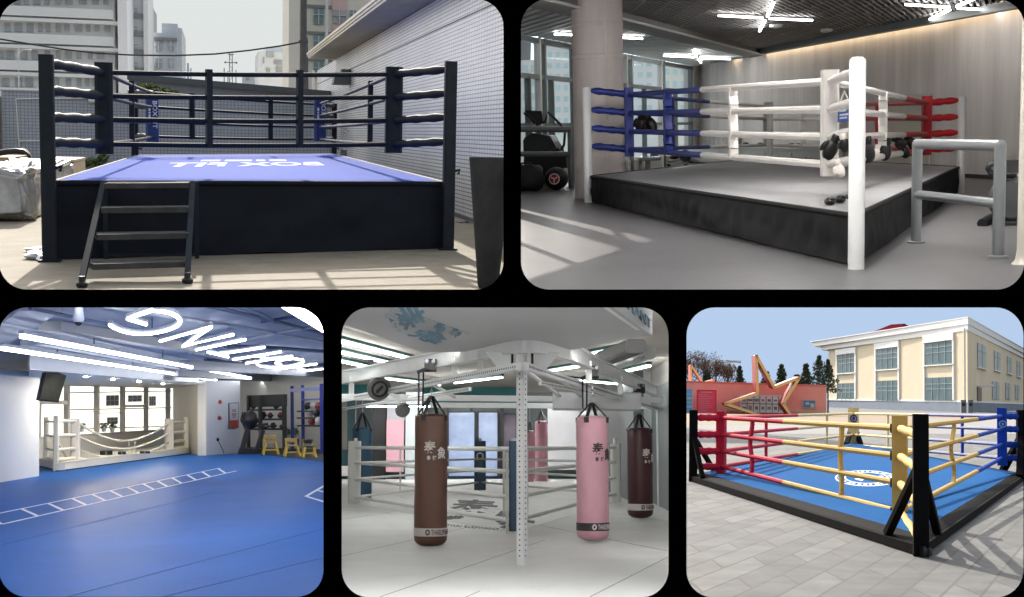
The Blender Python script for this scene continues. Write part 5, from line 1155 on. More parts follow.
for g in (b0, lerp(b0, b1, .38), b1 + V((0, 0, 0))): part('upright', MB().bar(g, g + Z * (zr if g is not b1 else zr * .98), .11, .1, side=V((0, 1, 0))), M_BLR, br_)
part('crossbar', MB().bar(b0 + Z * (zr - .15), b1 + Z * (zr - .15), .12, .12), M_BLR, br_); part('crossbar', MB().bar(lerp(b0, b1, .38) + Z * (zr - .5), b1 + Z * (zr - .5), .06, .06), M_BLR, br_)
for v in (411, 418, 426): z = P.up(b1, v); part('shelf', MB().bar(lerp(b0, b1, .4) + Z * z, b1 + Z * z + V((.3, 0, 0)), .5, .05, side=Z), M_BK, br_)
for i, (u, v, c_) in enumerate(((308, 411, 0), (314, 411, 3), (319, 411, 1), (310, 418, 3), (317, 418, 0), (312, 426, 1), (319, 426, 3))):
    g = P.line_u(b0, b1, u); z = P.up(g, v) + .04; hh = .26
    t = thing(P, 'boxing_glove', ['black glove at the left of the top shelf of the blue rack', 'pale glove in the middle of the top shelf of the blue rack', 'red glove at the right of the top shelf of the blue rack', 'pale glove at the left of the middle shelf of the blue rack', 'black glove at the right of the middle shelf of the blue rack', 'red glove at the left of the bottom shelf of the blue rack', 'pale glove at the right of the bottom shelf of the blue rack'][i], 'boxing glove', V((*g.xy, z)), 'gloves on the blue rack')
    part('mitt', MB().blob(V((g.x, g.y - .05, z + hh / 2)), .13, .15, hh / 2, 12, 8, .2, i), bpy.data.materials['gear_%s' % 'abcd'[c_]], t, 180); part('cuff', MB().lathe(V((g.x, g.y - .05, z)), [(.09, 0), (.1, .1)], 10), bpy.data.materials['gear_%s' % 'abcd'[c_]], t, 40)
# closing partitions of this hall
partition(332.5, 300, 332.5, 620, 6.1, 70); partition(-30, 300, -30, 620, 6.1, 70)
# ================================================================ place 4: white studio with the punch bag rig
P = P4 = Place(505, 447, 505, 1.5); h = 1.5
M_FL4 = mat('white_mat_floor', (.72, .72, .71), .5, .05, .5, .08, bsc=18, spec=.06, wear=.07, wsc=1.1)
M_WH4 = mat('rig_white_powder', (.84, .85, .85), .35, .04, 2)
M_G4 = mat('studio_grey', (.22, .24, .245), .6, .06, .5); M_GR4 = mat('warm_grey', (.46, .44, .41), .6, .05, .5)
fl = [P.gr(333, 601), P.gr(676, 601), P.gr(676.5, 477), P.gr(333, 477)]
struct(P, 'floor', MB().prism([p - Z * .1 for p in fl], Z * .1), M_FL4, label='white rubber mat floor of the bag studio', cat='floor')
mb = MB()
for a, b in (((338, 557), (500, 520)), ((380, 597), (545, 540)), ((590, 597), (672, 555)), ((400, 497), (672, 552)), ((338, 520), (470, 500)), ((560, 505), (672, 522)), ((460, 600), (480, 591))):
    p, q = P.gr(*a), P.gr(*b); mb.bar(p + Z * .002, q + Z * .002, .012, .003)
struct(P, 'mat_seams', mb, mat('seam_grey', (.33, .33, .33), .8))
# back wall with glass bays, right wall
YB4 = P.gr(505, 479).y
xl4, xr4 = P.at(333, 470, YB4).x, P.at(676, 470, YB4).x
HC = 1.5 + 1.9
struct(P, 'back_wall', MB().wall(V((xl4, YB4 + .6, 0)), V((xr4, YB4 + .6, 0)), 0, HC + 1.2, .2), mat('dark_back_wall', (.07, .10, .105), .4, .2, .3))
def bay(n, u0, v0, u1, v1, m, off=0, dep=.25, kind=True, l=None, cat=None, grp=None):
    a, b = P.at(u0, v1, YB4 + off), P.at(u1, v0, YB4 + off); q = MB().box(V(((a.x + b.x) / 2, YB4 + off + dep / 2, (a.z + b.z) / 2)), b.x - a.x, dep, b.z - a.z)
    return struct(P, n, q, m) if kind else solo(P, n, q, m, l, cat, V(((a.x + b.x) / 2, YB4, 0)), grp)
M_TEAL = mat('teal_panel', (.07, .36, .37), .45, .1, .4); M_TEALD = mat('dark_teal_glass', (.02, .06, .07), .12, .2, .3); M_BLUGLOW = mat('blue_glow_glass', (.20, .27, .42), .12, .35, .35, col2=(.45, .52, .68), emit=.16, ecol=(.45, .58, .95))  # blue door glass emits a faint glow painted in for daylight and reflection
M_MARB = mat('white_marbled_panel', (.58, .58, .60), .3, .1, .5, det=9); M_PINKP = mat('pink_panel_paint', (.62, .34, .40), .6, .05, 1)
bay('teal_transom', 422, 386, 524, 405, M_TEAL, -17); bay('teal_transom', 603, 398, 652, 424, M_TEAL, -2); bay('teal_transom', 333, 380, 372, 399, M_TEAL, -19)
for k, (u0, u1, v0, v1, m, l) in enumerate(((448, 475, 412, 476, M_BLUGLOW, 'bluish glass door panel, left of a pair behind the ring'), (478, 498, 412, 476, M_BLUGLOW, 'bluish glass door panel, right of a pair behind the ring'), (503, 516, 414, 476, mat('mauve_glass', (.16, .12, .18), .15, .3, .5), 'narrow mauve glass panel beside the dark mullion behind the rig post'), (606, 624, 424, 478, M_TEALD, 'dark teal window, left of a pair near the right wall'), (628, 648, 424, 478, M_TEALD, 'dark teal window, right of a pair near the right wall'), (336, 356, 398, 474, M_TEALD, 'dark teal window at the far left behind the blue bag'))):
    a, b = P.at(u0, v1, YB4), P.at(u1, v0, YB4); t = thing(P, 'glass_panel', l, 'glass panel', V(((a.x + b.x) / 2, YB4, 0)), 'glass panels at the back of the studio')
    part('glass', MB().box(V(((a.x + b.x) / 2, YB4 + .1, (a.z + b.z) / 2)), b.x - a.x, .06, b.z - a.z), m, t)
    kf = P.px(a) * 1.3; mb = MB(); c = (a + b) / 2
    for s in (-1, 1): mb.box(V((c.x + s * (b.x - a.x) / 2, YB4 + .04, c.z)), kf, .1, b.z - a.z + kf)
    mb.box(V((c.x, YB4 + .035, b.z)), b.x - a.x, .1, kf); part('frame', mb, BLACKM if k < 3 else M_G4, t)
M_BLK4 = mat('black_column', (.012, .012, .014), .5, .2, 1)
bay('wall_column', 372, 396, 386, 486, M_BLK4, -.6, .5); bay('wall_column', 500, 396, 504, 478, M_BLK4, -.3); bay('wall_column', 470, 384, 473, 412, M_BLK4, -.1); bay('wall_column', 443, 384, 448, 478, M_BLK4, -.3)
bay('wall_column', 405, 386, 427, 486, mat('pale_column', (.50, .54, .55), .4, .04, 1), -1.0, .5)
bay('wall_panel', 548, 404, 581, 470, M_MARB, -.8, .2); bay('wall_panel', 387, 400, 405, 420, mat('lilac_grey', (.42, .42, .46), .5), -.9, .2); bay('wall_panel', 386, 420, 404, 472, M_PINKP, -.95, .2)
bay('cabinet_front', 336, 466, 372, 476, mat('studio_white', (.7, .7, .7), .5), -.4, .3)
# right wall
w0, w1 = P.gr(653, 503), P.gr(677, 515)
struct(P, 'wall_right', MB().wall(V((w0.x, w0.y, 0)), V((w1.x, w1.y, 0)), 0, 1.5 + 1.03 * 1.5, .2), M_G4)
zq = 1.5 + 1.03 * 1.5
struct(P, 'wall_right_upper', MB().wall(V((w0.x, w0.y - .02, 0)), V((w1.x, w1.y - .02, 0)), zq, zq + 2.0, .2), M_GR4)
wj = P.line_u(w0, w1, 650.5)
solo(P, 'white_pilaster', MB().wall(w0 - V((.22, .1, 0)), w0 - V((.02, .1, 0)), 0, 3.9, .25), M_WH4, None, None, w0, kind='structure')
struct(P, 'back_wall_return', MB().wall(V((w0.x - .2, YB4 + .6, 0)), V((w0.x - .2, w0.y, 0)), 0, 4.4, -.3), M_G4)
# upper ceiling (cream) with teal line lights
ZC = 1.5 + 2.05
struct(P, 'ceiling', MB().prism([P.gr(333, 301, ZC), P.gr(677, 301, ZC), P.gr(677, 392, ZC), P.gr(333, 392, ZC)], Z * .15), mat('cream_ceiling', (.66, .61, .56), .7, .05, .5))
LED4 = glow('led_neutral', (.97, 1, .99), 19); LED4_FILL = glow('led_neutral_fill', (1, .99, .97), 130)
def tl4(a, b, z, l, near=False):
    p, q = P.gr(*a, z), P.gr(*b, z); t = thing(P, 'line_light', l, 'line light', lerp(p, q, .5), 'teal edged line lights'); part('light_tube', MB().bar(p, q, .04, .03, side=Z), LED4_FILL if near else LED4, t); d = (q - p).normalized(); n = V((-d.y, d.x, 0)) * .11
    part('teal_casing', MB().bar(p + Z * .07, q + Z * .07, .10, .06, side=Z), mat('teal_casing', (.012, .075, .07), .6) if 'teal_casing' not in bpy.data.materials else bpy.data.materials['teal_casing'], t)
zl = ZC - .22
tl4((338, 341), (412, 359.5), zl, 'upper one of three line lights at the left of the studio ceiling'); tl4((338, 352), (392, 364), zl, 'middle one of three line lights at the left of the studio ceiling'); tl4((338, 361), (369, 367.5), zl, 'lowest one of three line lights at the left of the studio ceiling')
tl4((455, 383), (502, 377.5), zl, 'line light seen between the rig beams left of the perforated post'); tl4((548, 371.5), (582, 366), zl, 'line light seen between the rig beams right of the curved track'); tl4((583, 356), (620, 349), zl, 'line light close to the grey duct'); tl4((624, 372), (650, 366), zl, 'line light in front of the right wall under the ducts')
tl4((380, 378), (440, 385), zl, 'line light far back above the brown bag'); tl4((560, 379), (640, 386), zl, 'line light far back above the pink bag')
for u_, l in ((420, 'added unseen line light on the near end of the studio ceiling, left of a pair'), (590, 'added unseen line light on the near end of the studio ceiling, right of a pair')):  # pair added out of view to fill the near floor and bags
    q0_, q1_ = [P.Ri @ (DW.M.to_3x3() @ dwp(u_, 301.5, d_)) + P.e for d_ in (11.5, 17.8)]; t = thing(P, 'line_light', l, 'line light', q0_, 'teal edged line lights'); part('light_tube', MB().bar(q0_, q1_, .12, .03, side=Z), LED4_FILL, t); part('teal_casing', MB().bar(q0_ + Z * .03, q1_ + Z * .03, .18, .02, side=Z), bpy.data.materials['teal_casing'], t)
for u_, l in ((430, 'added line light close to the glass doors at the back, left of a pair'), (600, 'added line light close to the dark windows at the back, right of a pair')):  # extra pair added behind the beams to brighten the back wall
    q_ = P.at(u_, 420, YB4 - 3.5); tl4(P.uv(V((q_.x - 3, q_.y, ZC - .25))), P.uv(V((q_.x + 3, q_.y, ZC - .25))), ZC - .25, l, True)
# dropped soffit panel with printed emblem and name board
ZS = 1.5 + 1.36
sp4 = [P.gr(u, v, ZS) for u, v in ((336, 322), (424, 352.5), (575, 349.5), (648, 335.5), (603, 304), (590, 303), (336, 303))]
sf = thing(P, 'dropped_soffit', 'large pale grey dropped ceiling panel with blue print above the bag rig', 'ceiling panel', sp4[1])
M_SOF = mat('soffit_grey', (.50, .50, .51), .6, .03, .5)
part('panel', MB().prism(sp4, Z * .05), M_SOF, sf)
ea, eb = P.gr(605, 305, ZS), P.gr(648, 335.5, ZS); ev = (eb - ea)
nbn = V((ev.y, -ev.x, 0)).normalized(); nbn = nbn if nbn.x > 0 else -nbn
def onb(u, v, off=0.0): return P.pl(u, v, ea + nbn * .03, nbn) - nbn * off
fb = part('name_board', MB().prism([onb(602.5, 303.5), onb(648.3, 335.8), onb(648.3, 303.5)], nbn * .05), M_SOF, sf)
part('light_edge', MB().bar(lerp(ea, eb, -.1), lerp(ea, eb, .72), .05, .04), mat('edge_white', (.85, .85, .84), .4), sf)
# teal print: brush style elephant characters on the underside
M_TPR = mat('teal_print', (.075, .17, .24), .6, .15, 3)
def sofmap(u0, v0, u1, v1, u2, v2):
    o, x, y = P.gr(u0, v0, ZS), P.gr(u1, v1, ZS), P.gr(u2, v2, ZS)
    return lambda a, b, c: o + (x - o) * a + (y - o) * b - Z * (.004 + .004 * c)
mb = MB().text('泰', sofmap(398, 333, 380, 312, 430, 322), bold=.02)
mb.text('象', sofmap(437, 345, 405, 335, 452, 337), bold=.02)
mb.text('拳', sofmap(440, 334, 431, 327, 448, 328), bold=.03); mb.text('馆', sofmap(456, 338, 448, 332, 463, 333), bold=.03)
part('printed_characters', mb, M_TPR, sf)
p, q = P.gr(412, 312, ZS), P.gr(470, 334, ZS); d_ = q - p
part('printed_small_line', MB().text('THAI ELEPHANT', lambda a, b, c: q - d_ * a * .95 + V((.0, -.09, 0)) * (b - .5) - Z * (.004 + .003 * c)), M_TPR, sf)
# name board lettering on the outer face
c00, c10, c01, c11 = onb(616, 304.5, -.06), onb(646, 329.5, -.06), onb(616, 293.5, -.06), onb(646, 319.5, -.06)
nb = MB().text('PHANT', lambda a, b, c: lerp(lerp(c00, c10, a), lerp(c01, c11, a), b) + nbn * .01 * c, bold=.01)
part('board_lettering', nb, M_TPR, fb)

# ---- the rig: curved track, perforated beams, posts
RIGZ = P.up(P.gr(522, 565), 345)
rg4 = thing(P, 'punch_bag_rig', 'white perforated steel rig with a curved overhead track carrying the bags', 'bag rig', P.gr(522, 565))
pg = P.gr(522, 565); k = P.px(pg); pw4 = 12 * k
def track_pts(z, ps): return [P.gr(u, v, z) for u, v in ps]
tp = track_pts(RIGZ, ((330, 379), (360, 374.5), (391, 368.5), (420, 363), (448, 358), (475, 352.5), (493, 348.5), (508, 345), (520, 343.3), (532, 343.3), (545, 345.5), (559, 349.6), (577, 355.5), (600, 367), (620, 376), (640, 384), (656, 391.5)))
def sweep(pts, prof):
    mb = MB(); n = len(prof); vs_ = []
    for i, p in enumerate(pts):
        d = (pts[min(i + 1, len(pts) - 1)] - pts[max(i - 1, 0)]); d.z = 0; d.normalize(); s = V((d.y, -d.x, 0)); vs_ += [p + s * a + Z * b for a, b in prof]
    fs = [(i * n + j, i * n + (j + 1) % n, (i + 1) * n + (j + 1) % n, (i + 1) * n + j) for i in range(len(pts) - 1) for j in range(n)] + [tuple(range(n))[::-1], tuple(range((len(pts) - 1) * n, len(pts) * n))]
    return mb.add(vs_, fs)
def smooth_pts(ps, m=4):
    out = []
    for i in range(len(ps) - 1):
        a, b, c, d = ps[max(i - 1, 0)], ps[i], ps[i + 1], ps[min(i + 2, len(ps) - 1)]
        for j in range(m): t = j / m; out.append(.5 * ((2 * b) + (c - a) * t + (2 * a - 5 * b + 4 * c - d) * t * t + (3 * b - a - 3 * c + d) * t ** 3))
    return out + [ps[-1]]
sp_t = smooth_pts(tp)
f2 = .12
part('track', sweep(sp_t, [(-.075, -f2), (.075, -f2), (.075, -f2 + .02), (.02, -f2 + .02), (.02, f2 - .02), (.075, f2 - .02), (.075, f2), (-.075, f2), (-.075, f2 - .02), (-.02, f2 - .02), (-.02, -f2 + .02), (-.075, -f2 + .02)]), M_WH4, rg4)
ZL4 = P.up(pg, 371)
def pbeam(a, b, z, l=None, w=.07, hh=.10, holes=True, n=None):
    p, q = P.gr(*a, z), P.gr(*b, z); o = part('perforated_beam', MB().bbar(p, q, w, hh, .008), M_WH4, rg4, label=l); d = (q - p); L = d.length; u = d.normalized(); s = V((u.y, -u.x, 0)); s = s if s.y < 0 else -s; mb = MB()
    if holes:
        m = n or int(L / .09)
        for i in range(m): c = p + d * ((i + .5) / m) + s * (w / 2 + .001); mb.lathe(c - s * .001, [(.014, 0), (.014, .004)], 6, ax=s)
        part('bolt_holes', mb, M_BLK4, o)['kind'] = 'stuff'
    return o
pbeam((330, 402), (519, 366.5), ZL4); pbeam((526, 366.5), (657, 409), ZL4)
pbeam((330, 411), (470, 389), ZL4 - .02, w=.05, hh=.07); pbeam((540, 383), (640, 402), ZL4 - .02, w=.05, hh=.07)
for a, b in (((332, 397), (662, 400)), ((430, 405), (648, 406.5))): pbeam(a, b, ZL4, w=.12, hh=.12, holes=False)
for a, b in (((528, 372), (560, 396)), ((560, 380), (585, 399)), ((430, 383), (455, 397)), ((380, 392), (405, 398)), ((600, 392), (612, 400))): pbeam(a, b, ZL4 + .02, w=.05, hh=.05, holes=False)
# post with holes
part('perforated_post', MB().bbar(pg, pg + Z * (RIGZ - f2), pw4 * .72, pw4 * .72, .01, side=V((.5, .8, 0))), M_WH4, rg4)
mb = MB(); fx = V((.5, .8, 0)).normalized(); fy = V((.8, -.5, 0)).normalized(); nH = 38
for i in range(nH):
    z = .12 + i * (RIGZ - .3) / nH
    for s in (-fx, fy if fy.y < 0 else -fy): mb.lathe(pg + s * pw4 * .361 + Z * z, [(.010, -.002), (.010, .003)], 8, ax=s)
part('bolt_holes', mb, M_BLK4, rg4)['kind'] = 'stuff'
for (u, v, a, b) in ((505, 351, 498, 512), (540, 351.5, 533, 549)):
    c = P.gr(u, 365, ZL4 + .0); mb = MB().prism([P.at(u - 20 if u < 520 else u - 8, 352, pg.y), P.at(u + 9 if u < 520 else u + 20, 352, pg.y), P.at(u + 9 if u < 520 else u + 4, 372, pg.y), P.at(u - 4 if u < 520 else u - 8, 372, pg.y)], V((0, .03, 0))); gpl = part('gusset_plate', mb, M_WH4, rg4)
    part('slot', MB().prism([P.at(u + (6 if u < 520 else -9), 353, pg.y - .01), P.at(u + (8.5 if u < 520 else -6.5), 353, pg.y - .01), P.at(u + (8.5 if u < 520 else -6.5), 364.5, pg.y - .01), P.at(u + (6 if u < 520 else -9), 364.5, pg.y - .01)], V((0, .008, 0))), M_BLK4, gpl)
for u, vt_ in ((350, 377), (452, 358.5), (480, 352), (587, 361), (622, 378)):
    i = min(range(len(sp_t)), key=lambda j: abs(P.uv(sp_t[j])[0] - u)); g = sp_t[i]; part('hanger', MB().box(V((g.x, g.y, (g.z + ZL4) / 2)), .09, .09, g.z - ZL4), M_WH4, rg4)
for (u0, v0, u1, v1) in ((471, 347, 490, 342.5), (562, 344, 572, 348)):
    p, q = P.gr(u0, v0, RIGZ + f2 + .03), P.gr(u1, v1, RIGZ + f2 + .03); sc_ = part('splice_plate', MB().bar(p, q, .16, .04), M_WH4, rg4); part('end_stop', MB().box(lerp(p, q, .6) + Z * .08, .1, .1, .12), M_BLK4, sc_)
for (u, v) in ((371, 367), ): c = P.gr(u, v, RIGZ + f2 + .03); sc_ = part('splice_plate', MB().box(c, .5, .2, .04), M_WH4, rg4); part('end_stop', MB().box(c + Z * .08, .1, .1, .12), M_BLK4, sc_)
# far legs of the rig
for u, v in ((336, 500), (660, 506), (417, 484)):
    g = P.gr(u, v); part('perforated_post', MB().bbar(g, g + Z * ZL4, .13, .13, .01), M_WH4, rg4)
# discs on the rig
M_DISC = mat('grey_disc', (.13, .13, .13), .5, .06, 3)
for (u, v, r_, l, dy) in ((378.5, 388, 12, 'round grey disc with a black ring emblem hanging on the left of the rig', 0), (402, 409.5, 7.5, 'smaller plain grey disc hanging behind the brown bag', 4)):
    y_ = P.gr(u, v, ZL4).y if False else pg.y + 6 + dy; c = P.at(u, v, y_); k_ = P.px(c); t = thing(P, 'round_plate', l, 'disc', c, 'discs on the rig'); ax = V((.35, -.9, -.3)).normalized()
    part('plate', MB().lathe(c, [(r_ * k_ * .9, 0), (r_ * k_, .02), (r_ * k_, .06), (r_ * k_ * .9, .08)], 32, ax=ax), M_DISC, t, 40)
    if dy == 0:
        mb = MB(); e1 = ax.orthogonal().normalized(); e2 = ax.cross(e1); rr_ = r_ * k_ * .62; mb.tube([c + ax * .085 + (e1 * math.cos(2 * math.pi * i / 24) + e2 * math.sin(2 * math.pi * i / 24)) * rr_ for i in range(25)], .022, 6, caps=False)
        for s in (-.5, 0, .5): mb.blob(c + ax * .085 + e1 * rr_ * s * .8, rr_ * .22, rr_ * .22, rr_ * .3, 8, 6)
        part('ring_emblem', mb, M_BLK4, t)
    part('hanger_rod', MB().tube([c + Z * r_ * k_ * .9, V((c.x, c.y, ZL4 + .1))] if c.z < ZL4 else [c - Z * r_ * k_ * .9, c + Z * r_ * k_], .02, 6), M_WH4, t)
# ---- hanging bags
M_STRAP = mat('black_webbing', (.012, .012, .013), .6, .2, 6)
M_CHAIN = mat('chain_steel', (.45, .45, .46), .3, .05, 3, metal=.8)
def bag(u, vt_, vb, wpx, y, mcol, mtxt, mband, mbtxt, l, clamp, text=True, rot=0.0, grp='punch bags', seam=None):
    c = P.at(u, vb, y); k = P.px(c); r = wpx * k / 2; zb, zt_ = c.z, P.at(u, vt_, y).z; H = zt_ - zb; B = V((c.x, c.y, 0))
    t = thing(P, 'punch_bag', l, 'punch bag', V((c.x, c.y, zb)), grp)
    e = r * .75; prof = [(.01, 0)] + [(r - e * (1 - math.sin(a)) if False else (r - e) + e * math.sin(a), e * .62 * (1 - math.cos(a))) for a in [math.pi / 2 * i / 7 for i in range(8)]]
    tt = r * .42; prof += [(r, H * .3), (r, H * .6), (r, H - tt)] + [((r - tt) + tt * math.cos(a), H - tt + tt * .7 * math.sin(a)) for a in [math.pi / 2 * i / 6 for i in range(1, 7)]] + [(.01, H - tt * .25)]
    bm_ = MB().lathe(B + Z * zb, [q for i, q in enumerate(prof[:-1]) for q in ([prof[i]] if i not in (9, 10) else [(prof[i][0], lerp(prof[i][1], prof[i + 1][1], j / 8)) for j in range(8)])] + [prof[-1]], 40)
    for i, p_ in enumerate(bm_.v):
        d_ = V((p_.x - B.x, p_.y - B.y, 0)); bm_.v[i] = p_ + d_ * (.020 * noise.noise(V((p_.x * 5, p_.y * 5, p_.z * 4))) + .006 * noise.noise(p_ * 14)) * (1 if d_.length > r * .9 else 0)
    body = part('body', bm_, mcol, t, 50)
    part('seam', MB().lathe(B + Z * (zt_ - r * .78), [(r * .99, 0), (r * 1.008, .012), (r * .99, .024)], 40), seam or mcol, body, 50)
    if mband:
        z0 = zb + r * .62; z1 = z0 + r * .5
        bd_ = part('band', MB().lathe(B, [(r * .99, z0), (r * 1.028, z0 + .004), (r * 1.028, z1 - .004), (r * .99, z1)], 40), mband, t, 50)
        def cyl(a0, a1, za_, zb2, rr=1.036): return lambda a, b, c_: B + V((math.sin(lerp(a0, a1, a)) * r * (rr + .01 * c_), -math.cos(lerp(a0, a1, a)) * r * (rr + .01 * c_), lerp(za_, zb2, b)))
        zm = (z0 + z1) / 2; hh = (z1 - z0) * .30
        mb = MB().text('THAIELEPHANT', cyl(.10 + rot * .5, 1.5, zm - hh, zm + hh), bold=.01); mb.text('◎', cyl(-.26 + rot * .5, .02 + rot * .5, zm - hh * 1.15, zm + hh * 1.15), bold=.02)
        part('band_lettering', mb, mbtxt, bd_)
        zc = P.at(u, 0, y).z; s_ = r * 2
        zk = zt_ - (zt_ - zb) * .265
        zk = zt_
        mb = MB().text('泰', cyl(-.37 + rot, .34 + rot, zk - r * 2.55, zk - r * 1.76), bold=.022); mb.text('象', cyl(.43 + rot, 1.05 + rot, zk - r * 2.88, zk - r * 2.12), bold=.022)
        mb.text('拳', cyl(-.2 + rot, .04 + rot, zk - r * 2.92, zk - r * 2.64), bold=.03); mb.text('馆', cyl(.14 + rot, .36 + rot, zk - r * 2.92, zk - r * 2.64), bold=.03)
        part('characters', mb, mtxt, body)
    # straps, chain, trolley
    ap = B + Z * (zt_ + (P.at(u, clamp[2], y).z - zt_)) if clamp else B + Z * (zt_ + r * 1.4)
    for a in (1.2, 2.75, 4.3, 5.85):
        d = V((math.cos(a), math.sin(a), 0)); part('strap', MB().bar(ap + d * r * .1, B + d * r * .92 + Z * (zt_ - tt * .4), .04 * r / .2, .012, side=d).bar(B + d * r * 1.01 + Z * (zt_ - tt * .5), B + d * r * 1.01 + Z * (zt_ - r * .55), .06 * r / .2, .012, side=d), M_STRAP, t)
    if clamp:
        top = V((B.x, B.y, P.at(u, clamp[1], y).z)); n = max(3, int((top.z - ap.z) / (.045)))
        mb = MB()
        for i in range(n):
            cc = lerp(ap, top, (i + .5) / n); dd = V((1, 0, 0)) if i % 2 else V((0, 1, 0)); q = (top.z - ap.z) / n * .62
            mb.tube([cc + dd * .016 * math.cos(2 * math.pi * j / 8) + Z * q * math.sin(2 * math.pi * j / 8) for j in range(9)], .006, 5, caps=False)
        part('chain', mb, M_CHAIN, t)
        if clamp[0]:
            cz = P.at(u, clamp[0], y - .5).z; B = P.at(u, clamp[0], y - .5); B.z = 0; tr = part('trolley', MB().bbar(V((B.x - .09, B.y, cz)), V((B.x + .09, B.y, cz)), .1, .2, .03), M_BLK4, t)
            for sx_ in (-1, 1):
                part('wheel', MB().lathe(V((B.x + sx_ * .05, B.y - .1, cz + .06)), [(.03, -.02), (.034, 0), (.03, .02)], 14, ax=(0, 1, 0)), STEEL, tr)
            part('pull_handle', MB().bar(V((B.x - .06, B.y - .05, cz - .05)), V((B.x - .19, B.y - .1, cz - .11)), .05, .05), M_BLK4, tr)
            hx = B.x - .17; zend = P.at(u, clamp[3], y).z
            part('strap_loop', MB().tube([V((hx, B.y - .1, cz - .12)), V((hx, B.y - .1, zend)), V((hx + .03, B.y - .1, zend - .03)), V((hx + .06, B.y - .1, zend)), V((hx + .07, B.y - .08, cz - .1))], .014, 6), M_STRAP, tr, 60)
    return t
def trk(u):
    return min(sp_t, key=lambda p: abs(P.uv(p)[0] - u)).y
bag(430.5, 412, 546, 33, trk(430), mat('brown_leather', (.075, .030, .016), .42, .12, 4, .06, bsc=30), mat('print_cream', (.88, .84, .80), .5), mat('band_white', (.62, .58, .58), .5, .04, 3), mat('band_print', (.05, .03, .04), .5), 'chocolate brown punch bag with white characters and a white band', (365.5, 378, 396, 414))
bag(593, 414, 540.5, 32.5, trk(593), mat('pink_leather', (.60, .32, .385), .40, .06, 4, .05, bsc=30), mat('print_black', (.02, .015, .018), .5), mat('band_black', (.015, .013, .015), .5), mat('band_print_white', (.65, .6, .62), .5), 'pale pink punch bag with black characters and a black band', (372, 384, 403, 409), rot=.3)
bag(640.5, 426, 518, 25.5, trk(640), mat('maroon_leather', (.055, .010, .016), .38, .12, 4, .05, bsc=30), bpy.data.materials['print_cream'], bpy.data.materials['band_white'], bpy.data.materials['band_print'], 'dark maroon punch bag with white characters nearest the right wall', (388.5, 398, 414, 405), rot=.45)
M_NB4 = mat('petrol_blue_leather', (.022, .075, .135), .42, .1, 3)
ybk = P.gr(362, 500).y + 1.5
bag(361.5, 426, 500, 20, ybk, M_NB4, None, None, None, 'petrol blue punch bag on a chain behind the left rope post', (None, 398, 413, None))
bag(541.5, 420, 493, 13, YB4 - 4, mat('rose_leather', (.60, .30, .36), .45), None, None, None, 'small bright pink punch bag far back beside the marbled panel', (None, 404, 412, None))
bag(530, 430, 494, 9, YB4 - 5, bpy.data.materials['rose_leather'], None, None, None, 'second far pink bag half hidden by the perforated post', (None, 406, 422, None))
# ---- floor ring with white ropes behind the rig post
M_WR4 = mat('white_padded_rope', (.72, .71, .68), .5, .05, 3)
FC, LC, RC_, BC = P.gr(514, 533), P.gr(354, 504), P.gr(616, 502), P.gr(480, 491)
rn = thing(P, 'boxing_ring', 'white roped floor ring with petrol blue corner pads behind the bag rig', 'boxing ring', (FC + LC + RC_ + BC) / 4, 'boxing rings')
def zz(g, v): return V((g.x, g.y, P.up(g, v)))
lev = {0: (449, 472, 497.5, 521), 1: (447.5, 463, 479, 497), 2: (447.5, 462, 478, 494), 3: (447.5, 459, 470, 482)}
CC = [FC, LC, RC_, BC]
for a, b in ((0, 1), (0, 2), (1, 3), (2, 3)):
    for k_ in range(4):
        rr_ = .042 if 0 in (a, b) else .035
        part('rope', MB().tube([zz(CC[a], lev[a][k_]), zz(CC[b], lev[b][k_])], rr_, 8), M_WR4, rn, 60)
for g, v0, v1, w, m in ((FC, 441, 531, 10, M_NB4), (BC, 441, 490, 11.5, M_NB4), (LC, 441, 503, 12, M_WR4), (RC_, 444, 503, 10, M_WR4)):
    k_ = P.px(g); part('corner_pad', MB().bbar(V((g.x, g.y, P.up(g, v1))), V((g.x, g.y, P.up(g, v0))), w * k_, w * k_, w * k_ * .15, side=V((0, 1, 0))), m, rn)
k_ = P.px(BC); cz = P.up(BC, 456); part('pad_emblem', MB().lathe(V((BC.x, BC.y - 6.0 * k_, cz)), [(3.6 * k_, 0), (3.6 * k_, .01)], 20, ax=(0, 1, 0)), M_WR4, rn); part('pad_emblem', MB().lathe(V((BC.x, BC.y - 6.3 * k_, cz)), [(2.4 * k_, 0), (2.4 * k_, .01)], 20, ax=(0, 1, 0)), bpy.data.materials['band_print'], rn)
for g in (FC, BC, LC, RC_): part('post', MB().tube([V((g.x, g.y + .16, 0)), V((g.x, g.y + .16, P.up(g, 438)))], .05, 10), M_WR4, rn, 60)
for a, b, u in ((0, 1, 504), (0, 2, 527), (1, 3, 400)): 
    q = P.line_u(CC[a], CC[b], u); t_ = (q - CC[a]).length / (CC[b] - CC[a]).length; z0, z1 = lerp(P.up(CC[a], lev[a][3]), P.up(CC[b], lev[b][3]), t_), lerp(P.up(CC[a], lev[a][0]), P.up(CC[b], lev[b][0]), t_)
    part('spacer_strap', MB().bar(V((q.x, q.y, z0)), V((q.x, q.y, z1)), .05, .05), M_WR4, rn)
part('strap_post', MB().bar(V((FC.x - .12, FC.y - .1, 0)), V((FC.x - .12, FC.y - .1, P.up(FC, 452))), .05, .05), M_WR4, rn)
